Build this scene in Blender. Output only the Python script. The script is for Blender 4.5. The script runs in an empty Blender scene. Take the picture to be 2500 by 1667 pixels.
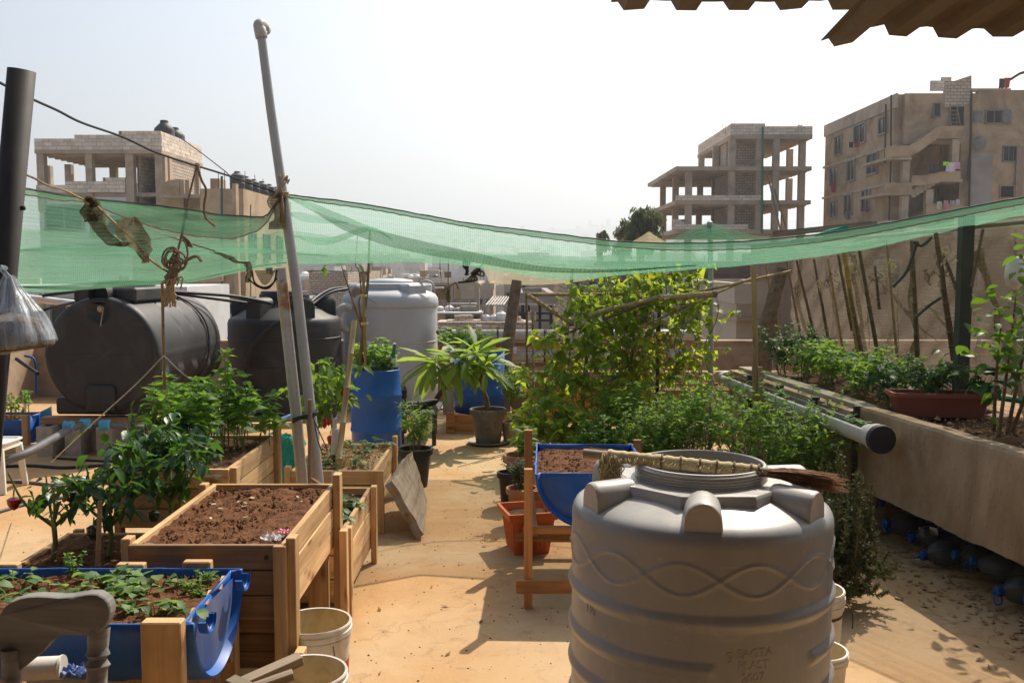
import bpy, math, random
from mathutils import Vector as V, Matrix, Euler, noise
R = math.radians
rnd = random.Random(11)
scn = bpy.context.scene
COL = scn.collection

# ------------------------------------------------------------------ camera
F_PX, HORIZON, EYE = 2300.0, 650.0, 1.8
PITCH = math.atan((833.5 - HORIZON) / F_PX)
cam_d = bpy.data.cameras.new('camera')
cam_d.sensor_width = 36.0
cam_d.lens = 36.0 * F_PX / 2500.0
cam_d.clip_start, cam_d.clip_end = 0.05, 20000
cam = bpy.data.objects.new('camera', cam_d)
COL.objects.link(cam)
cam.location = (0, 0, EYE)
cam.rotation_euler = (R(90) - PITCH, 0, 0)
scn.camera = cam

# ------------------------------------------------------------------ sky and sun
SUN_EL, SUN_AZ = R(48.5), R(28)            # azimuth measured from +Y towards +X
world = bpy.data.worlds.new('World')
scn.world = world
world.use_nodes = True
wn = world.node_tree
sky = wn.nodes.new('ShaderNodeTexSky')
sky.sky_type = 'NISHITA'
sky.sun_disc = False
sky.sun_elevation = SUN_EL
sky.sun_rotation = SUN_AZ
sky.altitude = 50
sky.air_density = 1.0
sky.dust_density = 3.6
sky.ozone_density = 1.5
wn.nodes['Background'].inputs[1].default_value = 0.105
wn.links.new(sky.outputs[0], wn.nodes['Background'].inputs[0])
sun_dir = V((math.sin(SUN_AZ) * math.cos(SUN_EL), math.cos(SUN_AZ) * math.cos(SUN_EL), math.sin(SUN_EL)))
sun_d = bpy.data.lights.new('sun', 'SUN')
sun_d.energy, sun_d.angle, sun_d.color = 5.0, R(0.53), (1.0, 0.91, 0.77)
sun = bpy.data.objects.new('sun', sun_d)
COL.objects.link(sun)
sun.rotation_euler = sun_dir.to_track_quat('Z', 'Y').to_euler()
sun.location = sun_dir * 50
scn.view_settings.view_transform = 'Standard'
scn.view_settings.look = 'None'
scn.view_settings.exposure = 0.56
scn.view_settings.gamma = 1.0
scn.view_settings.use_curve_mapping = False
scn.render.engine = 'CYCLES'
scn.cycles.transparent_max_bounces = 24
scn.cycles.max_bounces = 8
scn.cycles.volume_bounces = 0
scn.cycles.use_denoising = True

# ------------------------------------------------------------------ measuring helpers (photo pixels -> metres)
CP, SP = math.cos(PITCH), math.sin(PITCH)
def ray(u, v):
    a, b = (u - 1250.0) / F_PX, (833.5 - v) / F_PX
    return V((a, CP + b * SP, -SP + b * CP))
def P(u, v, Y):
    d = ray(u, v)
    return V((0, 0, EYE)) + d * (Y / d.y)
def G(u, v, z=0.0):
    d = ray(u, v)
    return V((0, 0, EYE)) + d * ((z - EYE) / d.z)

# ------------------------------------------------------------------ mesh builder
class MB:
    def __init__(s):
        s.v, s.f, s.uv, s.mi = [], [], [], []
    def add(s, verts, faces, uvs=None, mi=0):
        b = len(s.v)
        s.v.extend([tuple(p) for p in verts])
        for k, f in enumerate(faces):
            s.f.append([b + i for i in f])
            s.uv.append(uvs[k] if uvs else None)
            s.mi.append(mi)
        return s
    def beam(s, a, b, w, h, up=(0, 0, 1), mi=0, taper=1.0):
        a, b = V(a), V(b)
        d = b - a
        L = d.length
        d = d / L
        up = V(up)
        if abs(d.dot(up)) > 0.98: up = V((0, 1, 0))
        sd = d.cross(up).normalized()
        up = sd.cross(d).normalized()
        vs = []
        for p, t in ((a, 1.0), (b, taper)):
            for x, y in ((-1, -1), (1, -1), (1, 1), (-1, 1)):
                vs.append(p + sd * (x * w / 2 * t) + up * (y * h / 2 * t))
        fs = [(0, 1, 5, 4), (1, 2, 6, 5), (2, 3, 7, 6), (3, 0, 4, 7), (3, 2, 1, 0), (4, 5, 6, 7)]
        o = rnd.random() * 9
        us = []
        for i, hh in enumerate((w, h, w, h)):
            y = o + i * 0.37
            us.append([(o, y), (o, y + hh), (o + L, y + hh), (o + L, y)])
        us.append([(o, o), (o + .02, o), (o + .02, o + h), (o, o + h)])
        us.append([(o, o), (o + .02, o), (o + .02, o + h), (o, o + h)])
        return s.add(vs, fs, us, mi)
    def box(s, c, size, rz=0.0, mi=0, rx=0.0, ry=0.0):
        c = V(c)
        m = Euler((rx, ry, rz)).to_matrix()
        x, y, z = [k / 2 for k in size]
        vs = [c + m @ V((i * x, j * y, k * z)) for k in (-1, 1) for i, j in ((-1, -1), (1, -1), (1, 1), (-1, 1))]
        fs = [(3, 2, 1, 0), (4, 5, 6, 7), (0, 1, 5, 4), (1, 2, 6, 5), (2, 3, 7, 6), (3, 0, 4, 7)]
        X, Y, Z = size
        q = lambda w, h: [(0, 0), (w, 0), (w, h), (0, h)]
        return s.add(vs, fs, [q(X, Y), q(X, Y), q(X, Z), q(Y, Z), q(X, Z), q(Y, Z)], mi)
    def tube(s, pts, r, n=8, caps=True, mi=0, flat=1.0):
        pts = [V(p) for p in pts]
        m = len(pts)
        rs = r if isinstance(r, (list, tuple)) else [r] * m
        ref = None
        vs, fs, us = [], [], []
        L = 0.0
        o = rnd.random() * 7
        Ls = []
        for i, p in enumerate(pts):
            d = (pts[min(i + 1, m - 1)] - pts[max(i - 1, 0)]).normalized()
            if ref is None:
                ref = d.orthogonal().normalized()
            ref = (ref - d * ref.dot(d))
            if ref.length < 1e-5: ref = d.orthogonal()
            ref.normalize()
            bi = d.cross(ref)
            if i: L += (p - pts[i - 1]).length
            Ls.append(L)
            for k in range(n):
                t = 2 * math.pi * k / n
                vs.append(p + ref * (math.cos(t) * rs[i]) + bi * (math.sin(t) * rs[i] * flat))
        for i in range(m - 1):
            for k in range(n):
                k2 = (k + 1) % n
                fs.append((i * n + k, i * n + k2, (i + 1) * n + k2, (i + 1) * n + k))
                c = 2 * math.pi * max(rs[i], 1e-4) / n
                us.append([(o + Ls[i], o + k * c), (o + Ls[i], o + (k + 1) * c), (o + Ls[i + 1], o + (k + 1) * c), (o + Ls[i + 1], o + k * c)])
        if caps:
            fs.append(tuple(range(n))[::-1]); us.append([(o, o)] * n)
            fs.append(tuple((m - 1) * n + k for k in range(n))); us.append([(o, o)] * n)
        return s.add(vs, fs, us, mi)
    def lathe(s, prof, n=32, c=(0, 0, 0), M=None, mi=0, a0=0.0, a1=2 * math.pi, rf=None):
        c = V(c)
        full = abs(a1 - a0 - 2 * math.pi) < 1e-6
        m = n if full else n + 1
        vs, fs, us = [], [], []
        for r, z in prof:
            for k in range(m):
                t = a0 + (a1 - a0) * k / n
                rr = rf(r, z, t) if rf else r
                p = V((rr * math.cos(t), rr * math.sin(t), z))
                if M is not None: p = M @ p
                vs.append(c + p)
        for i in range(len(prof) - 1):
            for k in range(n):
                k2 = (k + 1) % m
                fs.append((i * m + k, i * m + k2, (i + 1) * m + k2, (i + 1) * m + k))
                us.append([(k / n, prof[i][1]), ((k + 1) / n, prof[i][1]), ((k + 1) / n, prof[i + 1][1]), (k / n, prof[i + 1][1])])
        return s.add(vs, fs, us, mi)
    def grid(s, fn, nu, nv, mi=0, su=1.0, sv=1.0):
        vs = [fn(i / nu, j / nv) for j in range(nv + 1) for i in range(nu + 1)]
        w = nu + 1
        fs, us = [], []
        for j in range(nv):
            for i in range(nu):
                fs.append((j * w + i, j * w + i + 1, (j + 1) * w + i + 1, (j + 1) * w + i))
                us.append([(i / nu * su, j / nv * sv), ((i + 1) / nu * su, j / nv * sv), ((i + 1) / nu * su, (j + 1) / nv * sv), (i / nu * su, (j + 1) / nv * sv)])
        return s.add(vs, fs, us, mi)
    def prism(s, outline, d, mi=0):
        """closed outline (list of points) pushed along vector d"""
        n = len(outline)
        d = V(d)
        vs = [V(p) for p in outline] + [V(p) + d for p in outline]
        fs = [tuple(range(n))[::-1], tuple(range(n, 2 * n))] + [(i, (i + 1) % n, n + (i + 1) % n, n + i) for i in range(n)]
        us = [[(vs[i].x, vs[i].z) for i in f] for f in fs]
        return s.add(vs, fs, us, mi)
    def mesh(s, name, mats, smooth=False, ang=40, off=None):
        me = bpy.data.meshes.new(name)
        vv = s.v if off is None else [(p[0] - off[0], p[1] - off[1], p[2] - off[2]) for p in s.v]
        me.from_pydata(vv, [], s.f)
        ul = me.uv_layers.new(name='UVMap')
        flat = []
        for f, u in zip(s.f, s.uv):
            if u is None: u = [(0, 0)] * len(f)
            for q in u: flat.extend(q)
        ul.data.foreach_set('uv', flat)
        if not isinstance(mats, (list, tuple)): mats = [mats]
        for m in mats: me.materials.append(m)
        if len(mats) > 1: me.polygons.foreach_set('material_index', s.mi)
        if smooth:
            me.polygons.foreach_set('use_smooth', [True] * len(s.f))
            me.set_sharp_from_angle(angle=R(ang))
        me.validate()
        me.update()
        return me
    def build(s, name, mats, parent=None, smooth=False, ang=40, bevel=0.0, world=True, base=None):
        if parent is None:
            xs, ys, zs = zip(*s.v)
            off = base or ((min(xs) + max(xs)) / 2, (min(ys) + max(ys)) / 2, min(zs))
        elif world:
            off, q = V((0, 0, 0)), parent
            while q: off += q.location; q = q.parent
        else:
            off = None
        o = bpy.data.objects.new(name, s.mesh(name, mats, smooth, ang, off))
        COL.objects.link(o)
        if parent is None: o.location = off
        else: o.parent = parent
        if bevel:
            b = o.modifiers.new('bevel', 'BEVEL')
            b.width, b.segments, b.limit_method, b.angle_limit = bevel, 1, 'ANGLE', R(50)
        return o

def tag(o, label=None, cat=None, group=None, kind=None):
    if label: o['label'] = label
    if cat: o['category'] = cat
    if group: o['group'] = group
    if kind: o['kind'] = kind
    return o
def thing(name, label, cat, loc=(0, 0, 0), rz=0.0, group=None):
    o = bpy.data.objects.new(name, None)
    COL.objects.link(o)
    o.empty_display_size = 0.1
    o.location = loc
    o.rotation_euler = (0, 0, rz)
    return tag(o, label, cat, group)
def inst(name, me, parent, M):
    o = bpy.data.objects.new(name, me)
    COL.objects.link(o)
    o.parent = parent
    o.matrix_local = M
    return o
def children(o): return [c for c in bpy.data.objects if c.parent is o]
def copy_tree(o, parent=None):
    c = o.copy()
    COL.objects.link(c)
    c.parent = parent
    for ch in list(o.children): copy_tree(ch, c)
    return c
def lerp(a, b, t): return a + (b - a) * t
def interp(tab, x):
    if x <= tab[0][0]: return tab[0][1]
    for (x0, y0), (x1, y1) in zip(tab, tab[1:]):
        if x <= x1:
            t = (x - x0) / (x1 - x0)
            return lerp(y0, y1, t)
    return tab[-1][1]
def smooth_path(pts, n=6):
    """Catmull-Rom through points"""
    pts = [V(p) for p in pts]
    q = [pts[0] * 2 - pts[1]] + pts + [pts[-1] * 2 - pts[-2]]
    out = []
    for i in range(1, len(q) - 2):
        for k in range(n):
            t = k / n
            a, b, c, d = q[i - 1], q[i], q[i + 1], q[i + 2]
            out.append(0.5 * ((2 * b) + (c - a) * t + (2 * a - 5 * b + 4 * c - d) * t * t + (3 * b - a - 3 * c + d) * t ** 3))
    out.append(pts[-1])
    return out
def nz(x, y=0.0, z=0.0): return noise.noise(V((x, y, z)))

# ------------------------------------------------------------------ materials
class NT:
    def __init__(s, name):
        s.m = bpy.data.materials.new(name)
        s.m.use_nodes = True
        s.t = s.m.node_tree
        s.t.nodes.clear()
        s.out = s.t.nodes.new('ShaderNodeOutputMaterial')
    def n(s, typ, ins=None, **kw):
        x = s.t.nodes.new('ShaderNode' + typ)
        for k, v in kw.items(): setattr(x, k, v)
        for k, v in (ins or {}).items():
            if isinstance(v, bpy.types.NodeSocket): s.t.links.new(v, x.inputs[k])
            else: x.inputs[k].default_value = v
        return x
    def ramp(s, fac, stops):
        x = s.n('ValToRGB', {0: fac})
        e = x.color_ramp.elements
        while len(e) < len(stops): e.new(0.5)
        for q, (p, c) in zip(e, stops):
            q.position = p
            q.color = (*c, 1) if len(c) == 3 else c
        return x.outputs[0]
    def mix(s, fac, a, b, mode='MIX'):
        x = s.n('MixRGB', {0: fac, 1: (*a, 1) if isinstance(a, tuple) and len(a) == 3 else a, 2: (*b, 1) if isinstance(b, tuple) and len(b) == 3 else b}, blend_type=mode)
        return x.outputs[0]
    def math(s, op, a, b=0.0):
        return s.n('Math', {0: a, 1: b}, operation=op).outputs[0]
    def coords(s, kind='Object', scale=(1, 1, 1), jitter=True):
        c = s.n('TexCoord').outputs[kind]
        if jitter:
            r = s.n('ObjectInfo').outputs['Random']
            k = s.n('VectorMath', {0: (13.1, 7.7, 5.3), 3: r}, operation='SCALE').outputs[0]
            c = s.n('VectorMath', {0: c, 1: k}, operation='ADD').outputs[0]
        return s.n('Mapping', {0: c, 3: scale}).outputs[0]
    def noise(s, vec, scale, detail=4, rough=0.55, dist=0.0):
        return s.n('TexNoise', {'Vector': vec, 'Scale': scale, 'Detail': detail, 'Roughness': rough, 'Distortion': dist}).outputs[0]
    def bump(s, h, strength, dist=0.01, nrm=None):
        d = {'Height': h, 'Strength': strength, 'Distance': dist}
        if nrm is not None: d['Normal'] = nrm
        return s.n('Bump', d).outputs[0]
    def principled(s, color, rough=0.6, bump=None, metal=0.0, spec=0.4, **extra):
        b = s.n('BsdfPrincipled', {'Base Color': (*color, 1) if isinstance(color, tuple) else color, 'Roughness': rough, 'Metallic': metal, 'Specular IOR Level': spec})
        for k, v in extra.items():
            k = k.replace('_', ' ')
            if isinstance(v, bpy.types.NodeSocket): s.t.links.new(v, b.inputs[k])
            else: b.inputs[k].default_value = v
        if bump is not None: s.t.links.new(bump, b.inputs['Normal'])
        return b.outputs[0]
    def done(s, sh):
        s.t.links.new(sh, s.out.inputs[0])
        return s.m

def surf(name, c1, c2, scale=3.0, rough=0.7, bump=0.3, bscale=40, bdist=0.004, spec=0.3, stain=None, stain_amt=0.5, stain_scale=1.2, metal=0.0, obj_var=0.0, stretch=(1, 1, 1), rough2=None, speck=None):
    t = NT(name)
    co = t.coords('Object', stretch)
    n1 = t.noise(co, scale, 6, 0.62, 0.3)
    col = t.ramp(n1, [(0.32, c1), (0.68, c2)])
    if stain:
        n2 = t.noise(co, stain_scale, 5, 0.6, 0.8)
        f = t.math('MULTIPLY', t.ramp(n2, [(0.48, (0, 0, 0)), (0.72, (1, 1, 1))]), stain_amt)
        col = t.mix(f, col, stain)
    if speck:
        n4 = t.noise(co, 90, 2, 0.7)
        col = t.mix(t.ramp(n4, [(0.62, (0, 0, 0)), (0.7, (1, 1, 1))]), col, speck)
    if obj_var:
        r = t.n('ObjectInfo').outputs['Random']
        k = t.n('MapRange', {0: r, 3: 1 - obj_var, 4: 1 + obj_var}).outputs[0]
        col = t.mix(1.0, col, t.n('CombineColor', {0: k, 1: k, 2: k}).outputs[0], 'MULTIPLY')
    n3 = t.noise(co, bscale, 5, 0.65)
    rg = t.n('MapRange', {0: n1, 1: 0.3, 2: 0.7, 3: rough, 4: rough2 if rough2 is not None else min(1, rough + .12)}).outputs[0]
    return t.done(t.principled(col, rg, t.bump(n3, bump, bdist), metal, spec))

def wood(name, light, dark, knot=(0.16, 0.07, 0.03), rough=0.75, grey=0.0):
    t = NT(name)
    co = t.coords('UV', (1, 1, 1))
    m1 = t.n('Mapping', {0: co, 3: (1.3, 34, 1)}).outputs[0]
    g1 = t.noise(m1, 1.0, 5, 0.6, 0.6)
    m2 = t.n('Mapping', {0: co, 3: (0.8, 9, 1)}).outputs[0]
    g2 = t.noise(m2, 1.0, 3, 0.5, 1.6)
    f = t.math('ADD', t.math('MULTIPLY', g1, 0.55), t.math('MULTIPLY', g2, 0.45))
    col = t.ramp(f, [(0.33, dark), (0.5, tuple(lerp(a, b, .6) for a, b in zip(dark, light))), (0.64, light)])
    m3 = t.n('Mapping', {0: co, 3: (3.2, 9, 1)}).outputs[0]
    vo = t.n('TexVoronoi', {'Vector': m3, 'Scale': 1.0, 'Randomness': 1.0}).outputs['Distance']
    col = t.mix(t.ramp(vo, [(0.03, (1, 1, 1)), (0.19, (0, 0, 0))]), col, knot)
    st = t.noise(t.n('Mapping', {0: co, 3: (2.2, 2.2, 1)}).outputs[0], 1.0, 4, 0.6)
    col = t.mix(t.math('MULTIPLY', t.ramp(st, [(0.5, (0, 0, 0)), (0.75, (1, 1, 1))]), 0.6), col, tuple(x * .5 for x in dark))
    r = t.n('ObjectInfo').outputs['Random']
    k = t.n('MapRange', {0: r, 3: 0.74, 4: 1.16}).outputs[0]
    col = t.mix(1.0, col, t.n('CombineColor', {0: k, 1: k, 2: k}).outputs[0], 'MULTIPLY')
    return t.done(t.principled(col, rough, t.bump(f, 0.35, 0.003), 0, 0.25))

def leaf_mat(name, stops, trans=(0.30, 0.46, 0.05), tf=0.42, rough=0.5):
    """leaf colour chosen per leaf (object random + island random), light shines through"""
    t = NT(name)
    r1 = t.n('ObjectInfo').outputs['Random']
    r2 = t.n('NewGeometry').outputs['Random Per Island']
    r = t.math('FRACT', t.math('ADD', t.math('MULTIPLY', r1, 7.31), t.math('MULTIPLY', r2, 3.77)))
    col = t.ramp(r, stops)
    n = t.noise(t.coords('Object', (1, 1, 1)), 30, 2)
    col = t.mix(t.math('MULTIPLY', n, 0.35), col, (0.02, 0.05, 0.01))
    rib = t.coords('UV', (1, 1, 1), False)
    p = t.principled(col, rough, t.bump(t.noise(t.n('Mapping', {0: rib, 3: (4, 22, 1)}).outputs[0], 1.0, 2), 0.3, 0.003), 0, 0.35)
    tcol = t.mix(1.0, t.mix(0.5, col, trans), (1.5, 1.5, 1.2), 'MULTIPLY')
    tr = t.n('BsdfTranslucent', {'Color': tcol}).outputs[0]
    return t.done(t.n('MixShader', {0: tf, 1: p, 2: tr}).outputs[0])

M = {}
M['wood'] = wood('pine_wood', (0.70, 0.46, 0.235), (0.40, 0.225, 0.095))
M['wood_warm'] = wood('warm_wood', (0.52, 0.265, 0.105), (0.30, 0.135, 0.05))
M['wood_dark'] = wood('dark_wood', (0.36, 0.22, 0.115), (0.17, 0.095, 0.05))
M['wood_old'] = wood('old_grey_wood', (0.34, 0.27, 0.19), (0.15, 0.11, 0.075))
M['wood_chair'] = wood('weathered_chair_wood', (0.30, 0.29, 0.275), (0.12, 0.115, 0.108), knot=(.12, .10, .08))
M['bamboo'] = wood('bamboo', (0.42, 0.28, 0.14), (0.22, 0.13, 0.06))
M['bamboo_pale'] = wood('pale_bamboo', (0.52, 0.38, 0.21), (0.30, 0.19, 0.10))
M['bamboo_dark'] = wood('dark_bamboo', (0.20, 0.13, 0.075), (0.09, 0.055, 0.03))
M['bamboo_yellow'] = wood('yellow_bamboo', (0.50, 0.32, 0.08), (0.34, 0.2, 0.05))
M['bark'] = surf('bark', (0.12, 0.085, 0.055), (0.26, 0.19, 0.13), 14, 0.9, 0.8, 30, 0.01)
M['twig'] = surf('twig', (0.13, 0.075, 0.045), (0.27, 0.17, 0.10), 20, 0.85, 0.5, 60)
M['stem'] = surf('green_stem', (0.10, 0.16, 0.04), (0.20, 0.22, 0.08), 20, 0.6, 0.2, 60)
M['soil'] = surf('soil', (0.10, 0.043, 0.020), (0.185, 0.085, 0.042), 16, 0.95, 0.9, 70, 0.012, 0.1, speck=(0.24, 0.14, 0.08))
M['soil_dark'] = surf('dark_soil', (0.07, 0.035, 0.02), (0.15, 0.08, 0.045), 16, 0.95, 0.9, 70, 0.012, 0.1, speck=(0.26, 0.15, 0.09))
M['clod'] = surf('soil_clod', (0.085, 0.037, 0.018), (0.175, 0.082, 0.043), 25, 0.95, 0.6, 90, 0.006, 0.1)
M['chip'] = surf('wood_chip', (0.42, 0.30, 0.19), (0.6, 0.47, 0.33), 20, 0.85, 0.3, 60, obj_var=.3)
M['mulch'] = surf('dry_mulch', (0.24, 0.14, 0.07), (0.46, 0.31, 0.17), 25, 0.9, 0.5, 60)
M['black_tank'] = surf('black_plastic', (0.020, 0.020, 0.021), (0.036, 0.036, 0.036), 2.5, 0.52, 0.12, 60, 0.002, 0.4, stain=(0.12, 0.105, 0.085), stain_amt=0.30, stain_scale=3.0)
M['white_tank'] = surf('white_tank_plastic', (0.42, 0.43, 0.435), (0.49, 0.50, 0.50), 1.6, 0.55, 0.10, 50, 0.002, 0.4, stain=(0.37, 0.33, 0.27), stain_amt=0.35, stain_scale=2.0)
M['blue'] = surf('blue_plastic', (0.007, 0.078, 0.33), (0.012, 0.11, 0.42), 3, 0.36, 0.10, 40, 0.002, 0.45, stain=(0.10, 0.16, 0.30), stain_amt=0.28, stain_scale=5, rough2=.5)
M['blue_worn'] = surf('worn_blue_plastic', (0.035, 0.085, 0.26), (0.075, 0.125, 0.30), 3, 0.45, 0.15, 40, 0.002, 0.45, stain=(0.24, 0.23, 0.25), stain_amt=0.55, stain_scale=7, stretch=(1, 1, 0.35))
M['blue_cap'] = surf('blue_cap_plastic', (0.008, 0.055, 0.22), (0.015, 0.09, 0.30), 8, 0.4, 0.05)
M['pipe_blue'] = surf('light_blue_fitting', (0.06, 0.30, 0.46), (0.10, 0.38, 0.55), 8, 0.4, 0.05)
M['pvc'] = surf('grey_pvc', (0.43, 0.41, 0.37), (0.52, 0.49, 0.45), 4, 0.5, 0.1, 40, 0.002, 0.4, stain=(0.22, 0.18, 0.14), stain_amt=0.5)
M['pvc_dark'] = surf('dark_pipe', (0.022, 0.018, 0.017), (0.032, 0.027, 0.025), 3, 0.6, 0.1, 40, 0.002, 0.25, stain=(0.12, 0.10, 0.09), stain_amt=0.25)
M['cap_dark'] = surf('dark_cap_plastic', (0.028, 0.028, 0.030), (0.04, 0.04, 0.042), 5, 0.55, 0.15)
M['hose'] = surf('black_hose', (0.018, 0.018, 0.019), (0.03, 0.03, 0.031), 6, 0.45, 0.1)
M['hose_grey'] = surf('grey_hose', (0.09, 0.09, 0.10), (0.14, 0.14, 0.15), 6, 0.5, 0.1)
M['steel'] = surf('pole_steel', (0.36, 0.36, 0.35), (0.46, 0.45, 0.43), 4, 0.5, 0.15, 30, 0.002, 0.4)
M['dark_metal'] = surf('dark_metal', (0.035, 0.033, 0.03), (0.07, 0.06, 0.05), 8, 0.6, 0.3)
M['green_post'] = surf('dark_green_post', (0.035, 0.045, 0.038), (0.07, 0.07, 0.055), 8, 0.6, 0.3)
M['white_plastic'] = surf('white_bucket_plastic', (0.62, 0.58, 0.51), (0.72, 0.70, 0.64), 4, 0.5, 0.1, 40, 0.002, 0.4, stain=(0.42, 0.33, 0.22), stain_amt=0.6, stain_scale=6)
M['bucket_inside'] = surf('stained_bucket_inside', (0.56, 0.45, 0.27), (0.64, 0.53, 0.35), 5, 0.6, 0.1, stain=(0.30, 0.22, 0.12), stain_amt=0.7, stain_scale=9)
M['red'] = surf('red_print', (0.38, 0.04, 0.035), (0.46, 0.06, 0.05), 6, 0.5, 0.05)
M['pepper_red'] = surf('red_pepper_skin', (0.30, 0.008, 0.012), (0.42, 0.015, 0.012), 6, 0.2, 0.05, spec=.6)
M['pepper_dark'] = surf('dark_green_pepper_skin', (0.012, 0.03, 0.012), (0.02, 0.05, 0.02), 6, 0.22, 0.05, spec=.6)
M['terracotta'] = surf('terracotta', (0.36, 0.155, 0.085), (0.44, 0.21, 0.125), 6, 0.75, 0.25, stain=(0.38, 0.27, 0.20), stain_amt=0.4, stain_scale=6)
M['orange'] = surf('orange_plastic', (0.48, 0.115, 0.025), (0.56, 0.15, 0.04), 5, 0.5, 0.1)
M['planter_red'] = surf('red_planter_plastic', (0.26, 0.075, 0.05), (0.31, 0.095, 0.065), 5, 0.55, 0.15, stain=(.2, .12, .09), stain_amt=.5, stain_scale=8)
M['pot_grey'] = surf('grey_pot_plastic', (0.11, 0.095, 0.08), (0.155, 0.135, 0.115), 5, 0.65, 0.15, stain=(0.28, 0.23, 0.18), stain_amt=0.5, stain_scale=9)
M['pot_black'] = surf('black_pot_plastic', (0.018, 0.017, 0.017), (0.028, 0.027, 0.026), 5, 0.42, 0.1, stain=(0.07, 0.055, 0.045), stain_amt=0.5, stain_scale=6)
M['pot_tan'] = surf('tan_pot', (0.26, 0.19, 0.12), (0.35, 0.27, 0.18), 8, 0.85, 0.5, stain=(.12, .08, .05), stain_amt=.6, stain_scale=8)
M['saucer'] = surf('saucer_plastic', (0.30, 0.25, 0.20), (0.38, 0.33, 0.27), 8, 0.7, 0.3)
M['rope'] = surf('jute_rope', (0.34, 0.24, 0.14), (0.50, 0.37, 0.23), 60, 0.9, 0.8, 120, 0.004)
M['rope_dark'] = surf('brown_cord', (0.16, 0.10, 0.065), (0.30, 0.20, 0.13), 60, 0.9, 0.8, 120, 0.004)
M['straw'] = surf('straw_fibre', (0.46, 0.37, 0.19), (0.62, 0.52, 0.31), 40, 0.85, 0.5, 90)
M['bristle'] = surf('brown_bristle', (0.17, 0.085, 0.045), (0.28, 0.15, 0.08), 40, 0.85, 0.5, 90)
M['cable'] = surf('black_cable', (0.012, 0.012, 0.013), (0.02, 0.02, 0.02), 6, 0.5, 0.05)
M['rag'] = None
M['concrete'] = surf('concrete', (0.28, 0.23, 0.18), (0.37, 0.315, 0.25), 1.4, 0.9, 0.35, 25, 0.01, 0.2, stain=(0.19, 0.155, 0.12), stain_amt=0.55, stain_scale=.9)
M['concrete_bed'] = surf('bed_concrete', (0.27, 0.19, 0.115), (0.42, 0.315, 0.21), 3.4, 0.9, 0.6, 22, 0.012, 0.2, stain=(0.17, 0.105, 0.06), stain_amt=0.85, stain_scale=2.6, stretch=(1, 1, 0.4), speck=(.2, .14, .09))
M['parapet'] = surf('parapet_render', (0.30, 0.215, 0.145), (0.44, 0.34, 0.24), 2.2, 0.9, 0.5, 22, 0.012, 0.2, stain=(0.19, 0.125, 0.08), stain_amt=0.85, stain_scale=1.6)
M['cinder'] = surf('cinder_block', (0.30, 0.26, 0.21), (0.42, 0.37, 0.31), 12, 0.95, 0.7, 50, 0.008, 0.2, obj_var=.15)
M['white_chair'] = surf('white_chair_plastic', (0.74, 0.70, 0.62), (0.80, 0.77, 0.70), 3, 0.4, 0.05)
M['window_dark'] = surf('dark_glass', (0.016, 0.018, 0.02), (0.03, 0.033, 0.036), 2, 0.15, 0.0, spec=.5)
M['opening'] = surf('dark_interior', (0.03, 0.027, 0.024), (0.05, 0.044, 0.038), 2, 0.9, 0.1)
M['frame'] = surf('window_frame', (0.15, 0.145, 0.14), (0.22, 0.215, 0.205), 4, 0.5, 0.05)
M['green_hose'] = surf('green_mesh_cloth', (0.02, 0.20, 0.13), (0.05, 0.32, 0.22), 30, 0.8, 0.8, 60, 0.01)

G3 = lambda *a: a
M['leaf_bean'] = leaf_mat('bean_leaf', [(0.0, (0.06, 0.13, 0.022)), (0.45, (0.115, 0.22, 0.03)), (0.80, (0.20, 0.29, 0.035)), (0.93, (0.34, 0.33, 0.03)), (1.0, (0.52, 0.32, 0.02))], (0.52, 0.60, 0.05), 0.5)
M['leaf_mint'] = leaf_mat('mint_leaf', [(0.0, (0.045, 0.13, 0.02)), (0.6, (0.085, 0.21, 0.03)), (1.0, (0.15, 0.28, 0.04))], (0.36, 0.58, 0.06), 0.45)
M['leaf_pepper'] = leaf_mat('pepper_leaf', [(0.0, (0.014, 0.05, 0.018)), (0.7, (0.028, 0.085, 0.025)), (1.0, (0.055, 0.13, 0.03))], (0.16, 0.34, 0.04), 0.25, 0.3)
M['leaf_herb'] = leaf_mat('herb_leaf', [(0.0, (0.05, 0.13, 0.02)), (0.6, (0.095, 0.20, 0.03)), (1.0, (0.18, 0.27, 0.045))], (0.38, 0.56, 0.06), 0.46)
M['leaf_dark'] = leaf_mat('dark_herb_leaf', [(0.0, (0.018, 0.05, 0.014)), (0.7, (0.035, 0.085, 0.02)), (1.0, (0.06, 0.12, 0.03))], (0.12, 0.25, 0.04), 0.3)
M['leaf_rosemary'] = leaf_mat('rosemary_needle', [(0.0, (0.05, 0.065, 0.024)), (0.6, (0.085, 0.10, 0.04)), (1.0, (0.15, 0.155, 0.075))], (0.14, 0.17, 0.05), 0.22)
M['leaf_plumeria'] = leaf_mat('plumeria_leaf', [(0.0, (0.035, 0.09, 0.022)), (0.6, (0.07, 0.155, 0.03)), (1.0, (0.12, 0.21, 0.04))], (0.48, 0.62, 0.07), 0.45, 0.5)
M['leaf_strawberry'] = leaf_mat('strawberry_leaf', [(0.0, (0.04, 0.10, 0.04)), (0.6, (0.075, 0.15, 0.05)), (0.9, (0.14, 0.21, 0.06)), (1.0, (0.30, 0.28, 0.05))], (0.28, 0.42, 0.08), 0.32)
M['leaf_radish'] = leaf_mat('radish_leaf', [(0.0, (0.07, 0.16, 0.05)), (0.6, (0.11, 0.21, 0.07)), (1.0, (0.19, 0.28, 0.08))], (0.34, 0.48, 0.12), 0.38)
M['leaf_citrus'] = leaf_mat('citrus_leaf', [(0.0, (0.022, 0.065, 0.013)), (0.6, (0.04, 0.11, 0.02)), (1.0, (0.09, 0.18, 0.03))], (0.28, 0.46, 0.04), 0.4, 0.3)
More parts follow.
